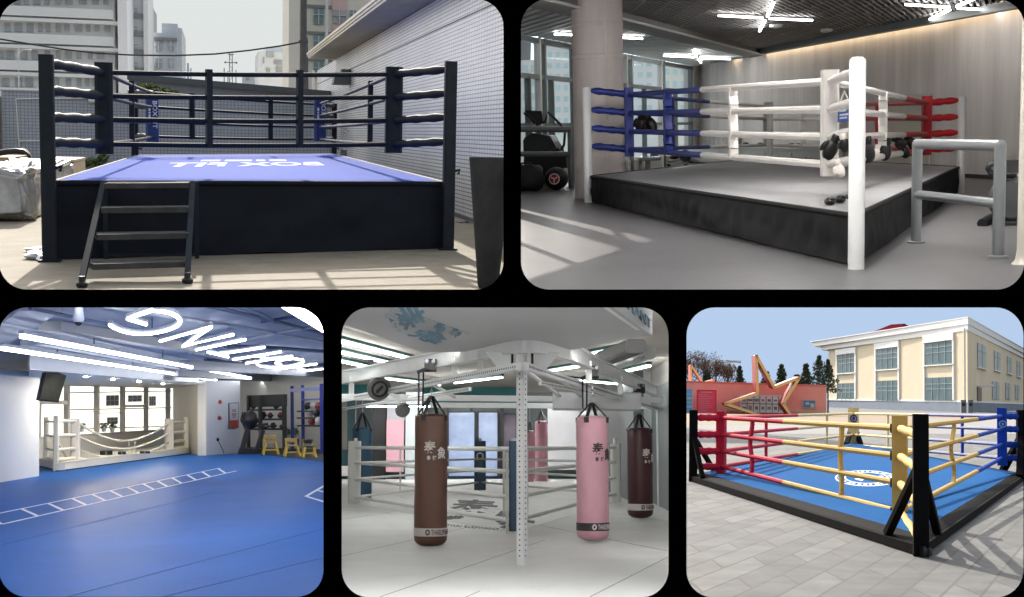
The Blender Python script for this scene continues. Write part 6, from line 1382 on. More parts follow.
# tarpaulin floor of the ring with brush print
rf = part('ring_floor', MB().prism([V((p.x, p.y, .003)) for p in (FC, RC_, BC, LC)], Z * .004), mat('ring_canvas_white', (.66, .66, .66), .6, .04, 1), rn)
M_INK = mat('ink_grey', (.06, .062, .065), .7, .2, 2)
def flo(u0, v0, u1, v1, u2, v2):
    o, x, y = P.gr(u0, v0), P.gr(u1, v1), P.gr(u2, v2); return lambda a, b, c: o + (x - o) * a + (y - o) * b + Z * (.009 + .003 * c)
mb = MB().text('泰', flo(447, 513, 502, 516, 455, 499), bold=.025); mb.text('象', flo(500, 531, 538, 524, 490, 513), bold=.025); mb.text('拳', flo(440, 520, 462, 520, 446, 516), bold=.03)
part('floor_characters', mb, M_INK, rf)
part('floor_small_text', MB().text('THAI ELEPHANT', flo(446, 526.5, 500, 531, 446.5, 524.5)), M_INK, rf)
# ducts at the upper right
for i, (a, b, w, l) in enumerate((((598, 361), (636, 346), .34, 'grey air duct in front of the right wall'), ((610, 365), (650, 352), .22, 'narrow white duct under the grey duct'))):
    p, q = P.gr(*a, ZC - .35), P.gr(*b, ZC - .35); solo(P, 'air_duct', MB().bbar(p, q, w, .24, .04, side=Z), mat('duct_dark', (.16, .16, .16), .4, .1, 2) if i == 0 else M_WH4, l, 'air duct', p)
solo(P, 'flat_duct', MB().bbar(P.at(553, 401, pg.y + 9), P.at(640, 402, pg.y + 9), .5, .36, .03), mat('silver_duct', (.50, .51, .52), .35, .06, 1, metal=.3), 'long silver duct box behind the pink bag straps', 'air duct', P.at(600, 402, pg.y + 9))
partition(677, 300, 677, 620, 6.1, 47)
# ================================================================ place 5: paved square with the red, yellow and blue ring
P = P5 = Place(855, 401.5, 800, 6.0, 1.6); h = 6.0
# ground: pavers laid along two directions of the square
OA, D1, D2 = P.gr(727, 537), P.gr(778, 511.5), P.gr(741, 548)
a1, a2 = D1 - OA, D2 - OA; u1 = a1.normalized(); det = u1.x * a2.y - u1.y * a2.x
w1 = (P.gr(1135, 401.52) - P.e); w1.z = 0; w1.normalize(); w2 = (P.gr(478, 401.52) - P.e); w2.z = 0; w2.normalize(); dw = w1.x * w2.y - w1.y * w2.x
def plan_uv(p): return ((p.x * w2.y - p.y * w2.x) / dw, (w1.x * p.y - w1.y * p.x) / dw)
ul = [plan_uv(p) for p in (OA, D1, D2)]
BWD, BHT = abs(ul[1][0] - ul[0][0]), abs(ul[2][1] - ul[0][1])
BWD *= .66; BHT *= .66
M_PAVE = tiles('concrete_pavers', (.142, .143, .142), (.085, .087, .087), (.07, .068, .065), BWD, BHT, BHT * .05, rough=.85, uv=True, offset=.5, bump=.4, var=.24, nsc=.3, wear=.22, wsc=.35)
def ground_sheet(name, pts, m, z, **k):
    mb = MB(); pts = [V((p.x, p.y, z)) for p in pts]; mb.add(pts, [tuple(range(len(pts)))]); mb.t = plan_uv; return struct(P, name, mb, m, **k)
far = 240 * h
mb = MB().grid(lambda a, b: V((lerp(-.16 * lerp(6.3 * h, far, b * b), .55 * lerp(6.3 * h, far, b * b), a), lerp(6.3 * h, far, b * b), 0)), 8, 40); mb.t = plan_uv
struct(P, 'ground', mb, M_PAVE, label='grey concrete paving of the square around the low ring', cat='ground')
rg = random.Random(2)
mb = MB(); 
for i, j, n in ((0, 0, 1), (-1, 1, 1), (0, 2, 1), (-2, 2, 2), (1, 1, 1)):
    c = OA + V((0, 0, 0)); ua = (ul[0][0] + BWD * (i + .5 * (j % 2)) - BWD * .5, ul[0][1] + BHT * (j - 3.5))
# sandy strip and far road
def strip5(name, u0, v0, u1_, v1, m, z): ground_sheet(name, [P.gr(u0, v1), P.gr(u1_, v1), P.gr(u1_, v0), P.gr(u0, v0)], m, z)
M_SAND = mat('sandy_ground', (.27, .20, .13), .95, .15, .05); M_ASPH = mat('pale_road', (.22, .215, .21), .9, .1, .05)
strip5('road', 682, 415, 1060, 434, M_ASPH, .012); strip5('verge', 682, 414, 912, 424.5, M_SAND, .03); strip5('verge', 930, 414.5, 1060, 418, mat('reddish_ground', (.26, .16, .12), .95, .15, .05), .03)
# ring
FC, LC, RC_ = P.gr(921, 556), P.gr(693, 481.5), P.gr(1023.5, 480.0)
BC = P.gr(853, 446.5)
C4 = [LC, FC, RC_, BC]; cen = (LC + FC + RC_ + BC) / 4; hp = P.up(FC, 541)
ring = thing(P, 'boxing_ring', 'low outdoor boxing ring with bright blue canvas, black frame and red, yellow and blue ropes', 'boxing ring', cen, 'boxing rings')
M_B5 = mat('black_frame_paint', (.009, .009, .010), .8, .2, .6, spec=.03); M_CV5 = mat('bright_blue_canvas', (.004, .095, .30), .85, .10, .12, .15, bsc=.6, spec=.03, det=6, wear=.12, wsc=.5)
M_RD, M_YE, M_BU, M_CRM = mat('red_vinyl_pad', (.60, .025, .06), .65, .08, 1, spec=.1), mat('yellow_vinyl_pad', (.68, .44, .13), .65, .08, 1, spec=.1), mat('blue_vinyl_pad', (.012, .06, .38), .65, .1, 1, spec=.1), mat('cream_vinyl_pad', (.80, .64, .34), .65, .06, 1, spec=.1)
def s5(p, k): return cen + (p - cen) * k
canvas = part('canvas', MB().prism([s5(p, .955) + Z * (hp - .1) for p in C4], Z * .1), M_CV5, ring)
def skirt5(k0, k1, z0, z1, n, m):
    mb = MB()
    for i in range(4):
        a, b, c, d = s5(C4[i], k0), s5(C4[(i + 1) % 4], k0), s5(C4[(i + 1) % 4], k1), s5(C4[i], k1)
        mb.prism([a + Z * z0, b + Z * z0, c + Z * z0, d + Z * z0], Z * (z1 - z0))
    return part(n, mb, m, ring)
skirt5(1.012, .985, .05, hp * .72, 'base_frame', M_B5); 
mb = MB()
for i in range(4):
    a, b = s5(C4[i], 1.0), s5(C4[(i + 1) % 4], 1.0); a2_, b2_ = s5(C4[i], .95), s5(C4[(i + 1) % 4], .95)
    g_ = MB().grid(lambda u, v, a=a, b=b, c=a2_, d=b2_: lerp(lerp(a, b, u), lerp(c, d, u), v) + Z * (hp * .74 + (hp * .30 + .02 * noise.noise(V((u * 30, v * 3, i)))) * math.sin(v * math.pi / 2)), 60, 4); mb.add(g_.v, g_.f)
part('canvas_apron', mb, M_B5, ring, 180)
pwd = [8, 15, 12, 8]; ptop = [410, 414, 410, 410]
for i, c in enumerate(C4):
    k = P.px(c); w_ = pwd[i] * k; z1 = P.up(c, ptop[i]); p = part('post', MB().bbar(c, c + Z * z1, w_, w_, w_ * .08, side=V((0, 1, 0))), M_B5, ring)
    for j in ((i + 1) % 4, (i - 1) % 4):
        d = (C4[j] - c).normalized(); ppx = lambda q: P.uv(q)[0]
        reach = {1: .085, 0: .075, 2: .075, 3: .075}[i] * (C4[j] - c).length
        q = c + d * reach; t_ = part('brace', MB().bar(q + Z * hp * .8, c + d * w_ * .6 + Z * z1 * .60, w_ * .55, w_ * .45, side=Z), M_B5, ring)
    ft = part('castor_foot', MB().lathe(c + V((w_ * .1, -w_ * .5, 0)), [(w_ * .25, 0), (w_ * .3, .1), (w_ * .3, .3), (w_ * .15, .42)], 12), RUBBER, p, 40)
    part('castor_bolt', MB().lathe(c + V((w_ * .5, -w_ * .45, .06)), [(w_ * .18, 0), (w_ * .2, .2), (w_ * .1, .3)], 10), RUBBER, p, 40)
RR = [P.line_u(LC, RC_, 721), P.line_u(FC, BC, 900), P.line_u(RC_, LC, 1002.5), P.line_u(BC, FC, 853.5)]
RL = [(417.8, 434.5, 451, 466.5), (428.5, 456, 483, 512), (416.2, 429, 444.5, 458), (413.5, 424, 434.5, 445)]
ZL = [[P.up(RR[i], v) for v in RL[i]] for i in range(4)]
def pt5(i, k): return V((RR[i].x, RR[i].y, ZL[i][k]))
def sp5(i, j, u): q = P.line_u(RR[i], RR[j], u); return (V((q.x, q.y, 0)) - V((RR[i].x, RR[i].y, 0))).length / V((RR[j].x - RR[i].x, RR[j].y - RR[i].y, 0)).length
for k in range(4):
    rope(ring, (pt5(0, k), pt5(1, k)), .155, [M_RD, M_YE], [(sp5(0, 1, 784), 1)]); rope(ring, (pt5(1, k), pt5(2, k)), .155, [M_YE, M_BU], [(sp5(1, 2, 977), 1)])
    rope(ring, (pt5(0, k), pt5(3, k)), .15, [M_RD, M_CRM], [(sp5(0, 3, 797), 1)]); rope(ring, (pt5(3, k), pt5(2, k)), .15, [M_CRM, mat('dark_blue_rope', (.015, .035, .17), .5) if 'dark_blue_rope' not in bpy.data.materials else bpy.data.materials['dark_blue_rope']], [(sp5(3, 2, 925), 1)])
for i, m in enumerate((M_RD, M_YE, M_BU, M_CRM)):
    for k in range(4):
        c = C4[i]; d = (V((RR[i].x, RR[i].y, 0)) - c).normalized(); z_ = ZL[i][k]
        sleeve(ring, c + d * pwd[i] * .5 * P.px(c) + Z * z_, pt5(i, k), .26 if i != 1 else .2, m)
        if i == 1: part('rope_clamp', MB().lathe(pt5(1, k) + V((-.35, 0, 0)), [(.24, -.12), (.24, .12)], 10, ax=(1, 0, 0)), M_B5, ring)
for i, (yt_, yb_, w_, m, ux_) in enumerate(((411, 473, 11, M_RD, 0), (415.5, 521, 19, M_YE, 0), (408, 465.5, 11, M_BU, 0), (407.5, 449, 11.5, M_CRM, 0))):
    q = V((RR[i].x, RR[i].y, 0)); k = P.px(q); p = pad(ring, q, P.up(q, yb_), P.up(q, yt_), w_ * k * .8, w_ * k * .8, (0.25, 1) if i != 1 else (0.1, 1), m, .08)
    if i in (2, 3):
        c = q + V((0, -w_ * k * .47, 0)); c.z = P.up(q, 424 if i == 2 else 418.5); mk = M_WHITEPR if 'M_WHITEPR' in globals() else M_TEXTW
        r_ = 3.1 * k; part('pad_emblem', MB().tube([c + V((math.cos(a) * r_, -.02, math.sin(a) * r_)) for a in [2 * math.pi * j / 20 for j in range(21)]], .16 * k * 4, 6, caps=False).blob(c, r_ * .45, .05, r_ * .55, 10, 6), M_BU if i == 3 else mat('pale_blue_print', (.25, .40, .7), .6), p)
def strap5(i, j, u, w, m, bow=0.0):
    q = P.line_u(RR[i], RR[j], u); d = V((RR[j].x - RR[i].x, RR[j].y - RR[i].y, 0)); t = sp5(i, j, u); d.normalize(); k = P.px(q)
    z0, z1 = lerp(ZL[i][3], ZL[j][3], t), lerp(ZL[i][0], ZL[j][0], t); pts = [V((q.x, q.y, lerp(z0, z1, s / 9))) + d * bow * math.sin(s / 9 * math.pi * 2.6) for s in range(10)]
    mb = MB()
    for a, b in zip(pts, pts[1:]): mb.bar(a, b, .22, w * k, side=d)
    part('spacer_strap', mb, m, ring)
strap5(0, 1, 751, 4.5, M_RD, .25); strap5(0, 1, 841, 4.6, M_YE, .12); strap5(1, 2, 953, 3.6, M_YE, .7); strap5(0, 3, 766, 3.6, M_RD); strap5(0, 3, 827, 3, M_CRM); strap5(3, 2, 962.5, 3.4, M_BU); strap5(3, 2, 888, 2.6, M_CRM)
# canvas emblem: ring of lettering around a small figure-like mark
ce = P.gr(866.5, 477.5, hp); ex = P.gr(896, 478, hp) - ce; ey = P.gr(866.5, 470.8, hp) - ce
def em(r, a, dz=.006): return ce + ex * r * math.cos(a) + ey * r * math.sin(a) + Z * dz
mb = MB()
def annulus(r0, r1, n=64, a0=0, a1=2 * math.pi):
    for i in range(n):
        p, q = lerp(a0, a1, i / n), lerp(a0, a1, (i + 1) / n); mb.add([em(r0, p), em(r0, q), em(r1, q), em(r1, p)], [(0, 1, 2, 3)])
annulus(1.0, 1.06)
annulus(.70, .75)
for i in range(30):
    a = 2 * math.pi * i / 30; annulus(.80, .95, 2, a, a + 2 * math.pi / 30 * (.55 + .2 * math.sin(i * 2.7)))
for a0, a1, r0, r1 in ((.3, 1.2, .2, .3), (1.6, 2.9, .35, .5), (3.6, 4.4, .1, .45), (5.0, 6.0, .3, .42), (.0, .5, .45, .6)): annulus(r0, r1, 8, a0, a1)
part('canvas_emblem', mb, mat('emblem_white', (.78, .82, .85), .6, .05, 1), canvas)
# ---- pink wall with boards
YW = P.gr(760, 414.2).y
def aw(u, v, dy=0): return P.at(u, v, YW + dy)
wl5 = thing(P, 'painted_wall', 'long salmon pink boundary wall at the back of the square', 'wall', aw(760, 414))
z_l, z_r = aw(690, 382).z, aw(825, 386.5).z; xa, xb = aw(660, 400).x, aw(826.5, 400).x
M_PINK = mat('salmon_paint', (.92, .36, .29), .8, .08, .06)
part('wall_panel', MB().prism([V((xa, YW, 0)), V((xb, YW, 0)), V((xb, YW, z_r)), V((xa, YW, z_l))], V((0, 4, 0))), M_PINK, wl5)
part('coping', MB().prism([V((xa, YW - .3, z_l)), V((xb, YW - .3, z_r)), V((xb, YW - .3, z_r + .7)), V((xa, YW - .3, z_l + .7))], V((0, 4.6, 0))), mat('red_coping', (.66, .22, .18), .8, .1, .1), wl5)
part('wall_base_line', MB().box(V(((xa + xb) / 2, YW - .3, aw(760, 411).z)), xb - xa, .5, .8), mat('base_cream', (.6, .5, .36), .8), wl5)
def board(name, l, cat, u0, v0, u1, v1, m, mf, dy=-.6, grp=None):
    p, q = aw(u0, v1, dy), aw(u1, v0, dy); t = thing(P, name, l, cat, V(((p.x + q.x) / 2, YW + dy, p.z)), grp); w_, hh = q.x - p.x, q.z - p.z; c = (p + q) / 2
    part('sheet', MB().box(c, w_, .3, hh), m, t); f = .05 * w_; mb = MB()
    for s in (-1, 1): mb.box(c + V((s * w_ / 2, -.05, 0)), f, .5, hh + f); mb.box(c + V((0, -.05, s * hh / 2)), w_, .5, f)
    part('frame', mb, mf, t); return t, p, q
t, p, q = board('notice_board', 'tall red notice board with faint lines of writing beside the pink wall', 'notice board', 697, 390.5, 716, 417.5, mat('bright_red_sheet', (.95, .05, .12), .6, .05, .3), mat('bright_red_frame', (.55, .03, .05), .5), -8)
p, q = aw(697, 417.5, -8.4), aw(716, 390.5, -8.4)
mb = MB(); rg = random.Random(1)
for i in range(12):
    z_ = lerp(q.z, p.z, .16 + i * .066); w_ = rg.uniform(.45, .8); mb.box(V((lerp(p.x, q.x, .1 + w_ / 2), YW - 8.3, z_)), (q.x - p.x) * w_, .1, (q.z - p.z) * .018)
mb.box(V((lerp(p.x, q.x, .5), YW - 8.3, lerp(q.z, p.z, .07))), (q.x - p.x) * .6, .1, (q.z - p.z) * .035)
part('text_line', mb, mat('pale_pink_print', (.70, .30, .32), .7), t)
mb = MB()
for s in (.1, .9): mb.box(V((lerp(p.x, q.x, s), YW - 7.9, p.z / 2)), .8, .8, p.z)
for s in (.1, .9): part('leg', MB().box(V((lerp(p.x, q.x, s), YW - 7.9, p.z / 2)), .8, .6, p.z), mat('board_leg', (.2, .2, .2), .6) if s < .5 else bpy.data.materials['board_leg'], t)
t, p, q = board('notice_board', 'blue and white notice board at the far left of the pink wall', 'notice board', 682, 389, 692.5, 415, mat('blue_sheet', (.16, .38, .62), .6, .05, .3), mat('pale_frame', (.5, .55, .6), .5), -7)
mb = MB(); p, q = aw(682, 415, -7.5), aw(692.5, 389, -7.5)
for i in range(5): z_ = lerp(q.z, p.z, .2 + i * .16); mb.box(V(((p.x + q.x) / 2, YW - 7.4, z_)), (q.x - p.x) * .9, .1, (q.z - p.z) * (.03 + .04 * (i % 2)))
part('picture_strip', mb, mat('pale_blue_strip', (.4, .55, .68), .6), t)
t, p, q = board('display_board', 'long white display board with a grid of small pictures on the pink wall', 'display board', 741, 396.5, 785, 411, mat('white_sheet', (.88, .88, .87), .6, .05, .3), WHITEP)
p, q = aw(741, 411), aw(785, 396.5); mb = MB(); mp = [MB() for _ in range(3)]
for i in range(1, 7): mb.box(V((lerp(p.x, q.x, i / 7), YW - .85, (p.z + q.z) / 2)), .5, .2, q.z - p.z)
mb.box(V(((p.x + q.x) / 2, YW - .85, (p.z + q.z) / 2)), q.x - p.x, .2, .5); part('grid_bars', mb, mat('grid_grey', (.33, .33, .34), .6), t)
for i in range(7):
    for j in range(2):
        x, z_ = lerp(p.x, q.x, (i + .5) / 7), lerp(p.z, q.z, (j + .45) / 2); part('picture', MB().box(V((x, YW - .83, z_)), (q.x - p.x) * rg.uniform(.06, .11), .1, (q.z - p.z) * rg.uniform(.12, .3)), [STEEL, mat('picture_tan', (.4, .33, .25), .6) if 'picture_tan' not in bpy.data.materials else bpy.data.materials['picture_tan'], M_ASPH][(i + j) % 3], t)
t, p, q = board('picture_board', 'small blue picture board near the right end of the pink wall', 'picture board', 803, 400.5, 815.5, 408, mat('sky_blue_sheet', (.08, .26, .48), .6, .2, 1), mat('cream_frame', (.6, .5, .35), .5)); p, q = aw(803, 408), aw(815.5, 400.5)
part('picture', MB().box(V((lerp(p.x, q.x, .75), YW - .85, lerp(p.z, q.z, .35))), (q.x - p.x) * .3, .1, (q.z - p.z) * .5).box(V((lerp(p.x, q.x, .35), YW - .85, lerp(p.z, q.z, .6))), (q.x - p.x) * .3, .1, (q.z - p.z) * .3), mat('picture_pale', (.65, .58, .45), .6), t)
# ---- star sculptures
M_STY, M_STR = mat('star_gold_paint', (.92, .56, .22), .5, .06, .2), mat('star_dark_red', (.42, .02, .03), .5, .1, .2)
def star5(l, pts, y, dep, w):
    q = [P.at(u, v, y) for u, v in pts]; n = len(q); c = sum(q, V()) / n; t = thing(P, 'star_sculpture', l, 'sculpture', V((c.x, y, 0)), 'open star sculptures'); k = P.px(q[0]) * w
    for i in range(n):
        a, b = q[i], q[(i + 1) % n]; d = (b - a).normalized(); s = V((-d.z, 0, d.x)); a_, b_ = a - d * k * .3, b + d * k * .3
        bt = part('star_bar', MB().prism([a_ - s * k / 2, b_ - s * k / 2, b_ + s * k / 2, a_ + s * k / 2], V((0, .5, 0))), M_STY, t)
        off = V((-dep * .35, 0, 0)); part('star_side', MB().prism([a - s * k * .45 + V((0, .52, 0)), b - s * k * .45 + V((0, .52, 0)), b + s * k * .45 + V((0, .52, 0)), a + s * k * .45 + V((0, .52, 0))], V((-dep * .24, dep, 0))), M_STR, bt)
    return t
ys5 = YW - 14
star5('big open star sculpture with gold front and dark red sides standing before the pink wall', [(756.5, 355.5), (774.5, 387.5), (799.5, 377.8), (783, 403.7), (797, 424.5), (775, 417), (759.5, 428.5), (759.5, 415.2), (725.5, 403.8), (757.7, 393.3)], ys5, 8, 2.7)
star5('smaller gold star tip rising behind the left end of the pink wall', [(691, 365), (703, 383), (714, 380), (706, 393), (712, 403), (701, 398), (692, 405), (692, 396), (676, 391), (691, 386)], YW + 9, 6, 1.8)
# ---- cream building
cn = P.gr(968, 412.3); dl = (P.gr(499, 401.6) - P.e); dl.z = 0; dl.normalize(); dr = (P.gr(1122, 401.6) - P.e); dr.z = 0; dr.normalize()
eL = P.line_u(cn, cn + dl * 100, 828.5); eR = P.line_u(cn, cn + dr * 100, 1064); cn, eL, eR = [V((p.x, p.y, 0)) for p in (cn, eL, eR)]
zT = P.up(cn, 328); bl = thing(P, 'cream_building', 'two storey cream building with white framed windows and a heavy white cornice', 'building', cn)
M_CRB = mat('cream_plaster', (.76, .65, .46), .8, .05, .03, wear=.06, wsc=.06); M_WCN = mat('white_cornice', (.84, .84, .82), .6, .04, .03); M_PLN = mat('blue_grey_plinth', (.19, .23, .30), .8, .08, .05); M_W5 = mat('teal_window_glass', (.085, .15, .175), .5, .25, .06, spec=.06); M_W5R = mat('pale_window_glass', (.36, .42, .44), .5, .1, .06)
nl = V((-dl.y, dl.x, 0)); nl = nl if nl.dot(cn) < 0 or nl.x < 0 else -nl
if nl.x > 0: nl = -nl
nr = V((dr.y, -dr.x, 0)); nr = nr if nr.x > 0 else -nr
bkc = eL + (eR - cn)
part('wall', MB().prism([cn, eL, bkc, eR], Z * zT), M_CRB, bl)
zpl = P.up(cn, 402.3); zb5 = P.up(cn, 400.3)
def ringwall(off, z0, z1, n, m):
    c = cn + nl * off + nr * off; a = eL + nl * off + dl * off * 4; b = eR + nr * off + dr * off; return part(n, MB().prism([c + Z * z0, a + Z * z0, bkc + (dl + dr) * off + Z * z0, b + Z * z0], Z * (z1 - z0)), m, bl)
ringwall(.5, 0.01, zpl, 'plinth', M_PLN); ringwall(1.2, zpl, zb5, 'base_course', M_WCN)
ringwall(4, zT - 2, zT + 3, 'cornice', M_WCN); ringwall(9, zT + 3, zT + 9, 'cornice', M_WCN); ringwall(11, zT + 9, P.up(cn, 318), 'cornice', M_WCN)
zr0 = P.up(cn, 318)
pk = P.at(890, 318, (cn.y + eL.y) / 2 + 60)
mid = (cn + eL + bkc + eR) / 4
def bx(s, t): return lerp(lerp(cn, eL, s), lerp(eR, bkc, s), t)
r4 = [bx(.50, .03) + Z * zr0, bx(.90, .03) + Z * zr0, bx(.90, .35) + Z * zr0, bx(.50, .35) + Z * zr0]; pk0, pk1 = bx(.62, .12), bx(.74, .12); pk0.z, pk1.z = P.up(pk0, 323.5), P.up(pk1, 324.5)
part('roof', MB().add(r4 + [pk0, pk1], [(0, 1, 5, 4), (1, 2, 5), (2, 3, 4, 5), (3, 0, 4), (3, 2, 1, 0)]), mat('dark_red_roof', (.10, .010, .018), .9, .1, .05, spec=0), bl)
def fwin(base, d, n, u0, v0, u1, v1, m, bars, fr=True, sill=True):
    p, q = P.line_u(base, base + d * 10, u0), P.line_u(base, base + d * 10, u1); zt0, zt1 = P.up(p, v0), P.up(p, v1); p, q = V((p.x, p.y, 0)), V((q.x, q.y, 0))
    w_ = part('window', MB().prism([p + Z * zt1 + n * .3, q + Z * zt1 + n * .3, q + Z * zt0 + n * .3, p + Z * zt0 + n * .3], n * .5), m, bl); L = (q - p).length; kk = P.px(p); mb = MB()
    thick = kk * .5 * L / max(.1, abs(u1 - u0) * kk)
    for i in range(1, bars):
        c = lerp(p, q, i / bars); mb.obox(c + n * .9 + Z * (zt0 + zt1) / 2, (q - p).normalized() * thick * .7, n * .5, Z * (zt0 - zt1))
    for f in ((.5, .72) if bars > 2 else (.68,)): mb.obox((p + q) / 2 + n * .9 + Z * lerp(zt1, zt0, f), (q - p), n * .5, Z * kk * .55)
    part('frame', mb, mat('window_bar', (.26, .36, .38), .6) if 'window_bar' not in bpy.data.materials else bpy.data.materials['window_bar'], w_)
    if sill: part('sill', MB().obox((p + q) / 2 + n * 1.2 + Z * (zt1 - kk * .5), (q - p) * 1.12, n * 2, Z * kk), M_WCN, w_)
for (u0, u1, a, b, c, d) in ((838.5, 855, 354.5, 373.5, 383.5, 400.8), (877.5, 898.5, 348.5, 370, 381, 400.6), (926.5, 953.5, 342, 365.5, 378, 400.3)):
    fwin(cn, dl, nl, u0, a, u1, b, M_W5, 4); fwin(cn, dl, nl, u0, c, u1, d, M_W5, 4, sill=False)
    for uu, wd in ((u0 - 1.2, 1.3), (u1 + 1.2, 1.3)):
        p, q = P.line_u(cn, cn + dl * 10, uu - wd / 2), P.line_u(cn, cn + dl * 10, uu + wd / 2); p, q = V((p.x, p.y, 0)), V((q.x, q.y, 0)); z0, z1 = zb5, P.up(p, a - 2)
        part('pilaster_strip', MB().prism([p + Z * z0, q + Z * z0, q + Z * z1, p + Z * z1], nl * 1.4), M_WCN, bl)
    p, q = P.line_u(cn, cn + dl * 10, u0 - 1.8), P.line_u(cn, cn + dl * 10, u1 + 1.8); p, q = V((p.x, p.y, 0)), V((q.x, q.y, 0)); z1 = P.up(p, a - 2); part('window_head', MB().prism([p + Z * (z1 - 3), q + Z * (z1 - 3), q + Z * (z1 + 3), p + Z * (z1 + 3)], nl * 1.8), M_WCN, bl)
for (u0, u1, a, b) in ((977.5, 985.5, 342.5, 367), (994.3, 1000.3, 350.5, 370), (1007.3, 1011.8, 356, 373), (1017, 1020.8, 360.5, 376), (992, 998.8, 381, 399), (1005.3, 1010, 382.5, 399.2), (1015, 1019, 384.5, 399.4), (1025, 1029, 364, 378), (1024, 1028, 386, 399.5)): fwin(cn, dr, nr, u0, a, u1, b, M_W5R, 2, sill=(a < 370))
p, q = P.line_u(cn, cn + dr * 10, 977), P.line_u(cn, cn + dr * 10, 981); p, q = V((p.x, p.y, 0)), V((q.x, q.y, 0)); part('door', MB().prism([p + Z * zb5, q + Z * zb5, q + Z * P.up(p, 387), p + Z * P.up(p, 387)], nr * .8), mat('dark_door', (.10, .07, .06), .5), bl)
part('door_canopy', MB().prism([p + Z * P.up(p, 386.5) - dr * 2, q + Z * P.up(p, 386.5) + dr * 20, q + nr * 12 + Z * P.up(p, 386) + dr * 20, p + nr * 12 + Z * P.up(p, 386) - dr * 2], Z * 1.5), M_WCN, bl)
pc = P.line_u(cn, cn + dl * 10, 967); part('drain_pipe', MB().tube([V((pc.x, pc.y, 0)) + nl * 1.5, V((pc.x, pc.y, zT)) + nl * 1.5], .9, 8), M_WCN, bl, 60)
for i, (u, v, l) in enumerate(((963.5, 413.5, 'grey air conditioning unit at the corner of the cream building, left of two'), (970.5, 413.5, 'grey air conditioning unit at the corner of the cream building, right of two'))):
    c = P.gr(u, v); k = P.px(c); t = thing(P, 'air_conditioner', l, 'air conditioner', c, 'air conditioners by the building'); part('housing', MB().box(c + Z * 7 * k, 5 * k, 5 * k, 13 * k), mat('ac_grey', (.16, .17, .18), .5) if i == 0 else bpy.data.materials['ac_grey'], t); part('fan_grille', MB().lathe(c + V((0, -2.6 * k, 9 * k)), [(1.9 * k, 0), (1.9 * k, .3 * k)], 16, ax=(0, 1, 0)), RUBBER, t)
# ---- trees behind the wall
M_T1, M_T2, M_T3 = mat('bare_twig', (.16, .115, .085), .9, .2, .1), mat('bare_twig_red', (.20, .125, .085), .9, .2, .1), mat('bark', (.07, .05, .035), .9, .2, .3)
M_E1, M_E2 = mat('needle_green', (.06, .085, .035), .8, .2, .1), mat('needle_dark', (.022, .042, .022), .8, .2, .1)
rg = random.Random(12)
def tree5(u, vt_, vb, wpx, y, l, kind):
    c = P.at(u, (vt_ + vb) / 2, y); k = P.px(c); g = V((c.x, c.y, 0)); top = P.at(u, vt_, y).z; r = wpx * k / 2
    t = thing(P, 'pine_tree' if kind == 'p' else 'bare_tree', l, 'tree', g, 'trees behind the pink wall')
    part('trunk', MB().tube([g, V((c.x, c.y, top * .55)), V((c.x + r * .05, c.y, top * .96))], [r * .09, r * .06, r * .015], 8), M_T3, t, 60)
    mb = MB()
    if kind == 'p':
        n = 7
        for i in range(n):
            f = i / (n - 1); z_ = lerp(P.at(u, vb, y).z, top, f); rr_ = r * (1 - f * .80) * rg.uniform(.72, 1.3)
            for j in range(6): a = j * 1.05 + i; mb.leaves(V((c.x + math.cos(a) * rr_ * .6, c.y + math.sin(a) * rr_ * .5, z_)), rr_ * .6, rr_ * .6, (top - P.at(u, vb, y).z) / n * .7, 52, k * 1.2, rg)
        part('crown', mb, [M_E1, M_E2], t)
    else:
        br = MB(); H = top
        for j in range(16):
            a = rg.uniform(0, 6.28); z0 = H * rg.uniform(.35, .75); q = V((c.x + math.cos(a) * r * rg.uniform(.4, .95), c.y + math.sin(a) * r * .6, min(top, z0 + H * rg.uniform(.12, .35)))); br.tube([V((c.x, c.y, z0)), lerp(V((c.x, c.y, z0)), q, .5) + Z * k, q], [k * .5, k * .3, k * .12], 5)
        part('limb', br, M_T3, t)
        for j in range(13): a = rg.uniform(0, 6.28); rr_ = r * rg.uniform(0, .7); mb.leaves(V((c.x + math.cos(a) * rr_, c.y + math.sin(a) * rr_, lerp(P.at(u, vb, y).z, top, rg.uniform(.35, .82)))), r * .5, r * .4, (top - P.at(u, vb, y).z) * .26, 170, k * .8, rg)
        part('crown', mb, [M_T1, M_T2], t)
YT = YW + 60
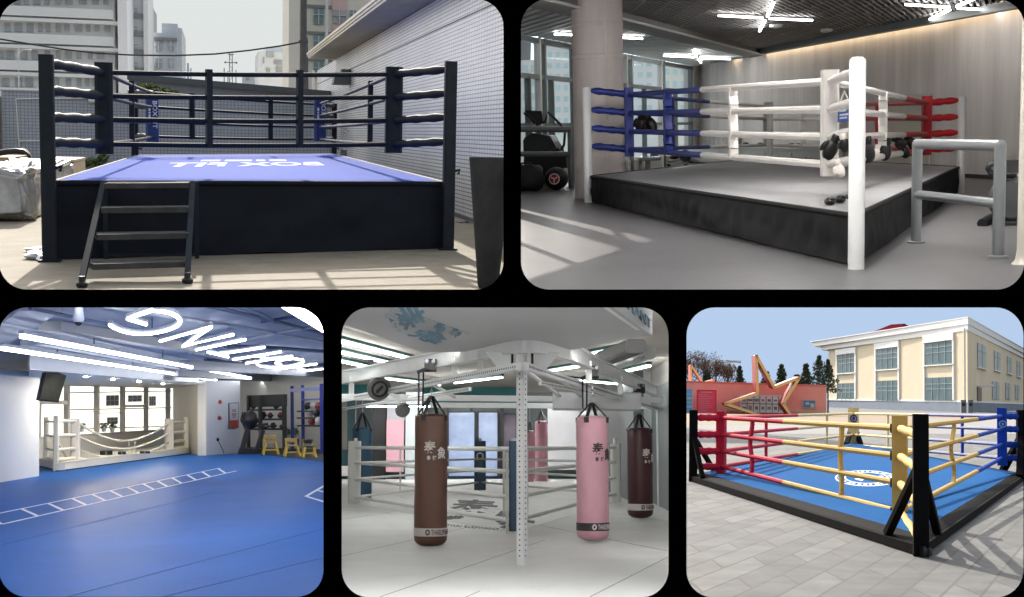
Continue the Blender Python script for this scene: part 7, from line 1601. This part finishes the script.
for u, vt_, w_, l in ((690, 349, 34, 'leafless brown tree tallest at the far left behind the pink wall'), (704, 352, 32, 'leafless brown tree just right of the tallest one on the left'), (716, 359, 28, 'leafless brown tree in the middle of the left group'), (727, 364, 24, 'leafless brown tree left of the big star sculpture'), (681, 352, 20, 'leafless brown tree cut off at the left edge of the square')): tree5(u, vt_, 386, w_, YT + rg.uniform(0, 60), l, 'b')
for u, vt_, w_, l in ((739.5, 368, 15, 'small dark pine tree left of the big star sculpture'), (707, 372, 18, 'low dark pine tree in front of the leafless trees on the left'), (766, 373, 22, 'dark pine tree seen through the big star sculpture'), (781.5, 366.5, 20, 'pointed dark pine tree just right of the big star sculpture'), (806, 366, 20, 'pointed dark pine tree left of the tallest pine by the cream building'), (819, 358, 24, 'tallest dark pine tree beside the cream building'), (828, 362, 20, 'dark pine tree touching the cream building'), (797, 376, 20, 'low dark pine tree behind the right tip of the star')): tree5(u, vt_, 390, w_, YT + rg.uniform(0, 40), l, 'p')
# tower crane on the skyline
yc = YT + 160; c = P.at(716, 362, yc); k = P.px(c); tc = thing(P, 'tower_crane', 'pale tower crane faint on the skyline above the leafless trees', 'crane', V((c.x, yc, 0))); M_CR = mat('crane_pale', (.50, .46, .40), .7)
part('mast', MB().bar(V((c.x, yc, 0)), V((c.x, yc, c.z + 1.5 * k)), .9 * k, .9 * k, side=V((0, 1, 0))), M_CR, tc)
a, b = P.at(704, 362.5, yc), P.at(741, 362, yc); part('jib', MB().bar(a, b, .7 * k, 1.0 * k), M_CR, tc); ap_ = P.at(730, 360, yc)
part('jib_truss', MB().bar(P.at(716, 360.5, yc), P.at(741, 361, yc), .4 * k, .5 * k).bar(P.at(726, 360.5, yc), P.at(741, 362.6, yc), 1.2 * k, 1.4 * k), M_CR, tc); part('counterweight', MB().box(P.at(706, 363.4, yc), 3 * k, 2 * k, 1.6 * k), M_CR, tc)
# sky backdrop
SKY5 = glow('clear_pale_sky', srgb(180, 203, 232), .60)
Yk = 560 * h
solo(P, 'sky', MB().prism([P.at(u, v, Yk) for u, v in ((679, 430), (1100, 430), (1100, 296), (679, 296))], V((0, 3, 0))), SKY5, None, None, P.at(850, 400, Yk), kind='structure')
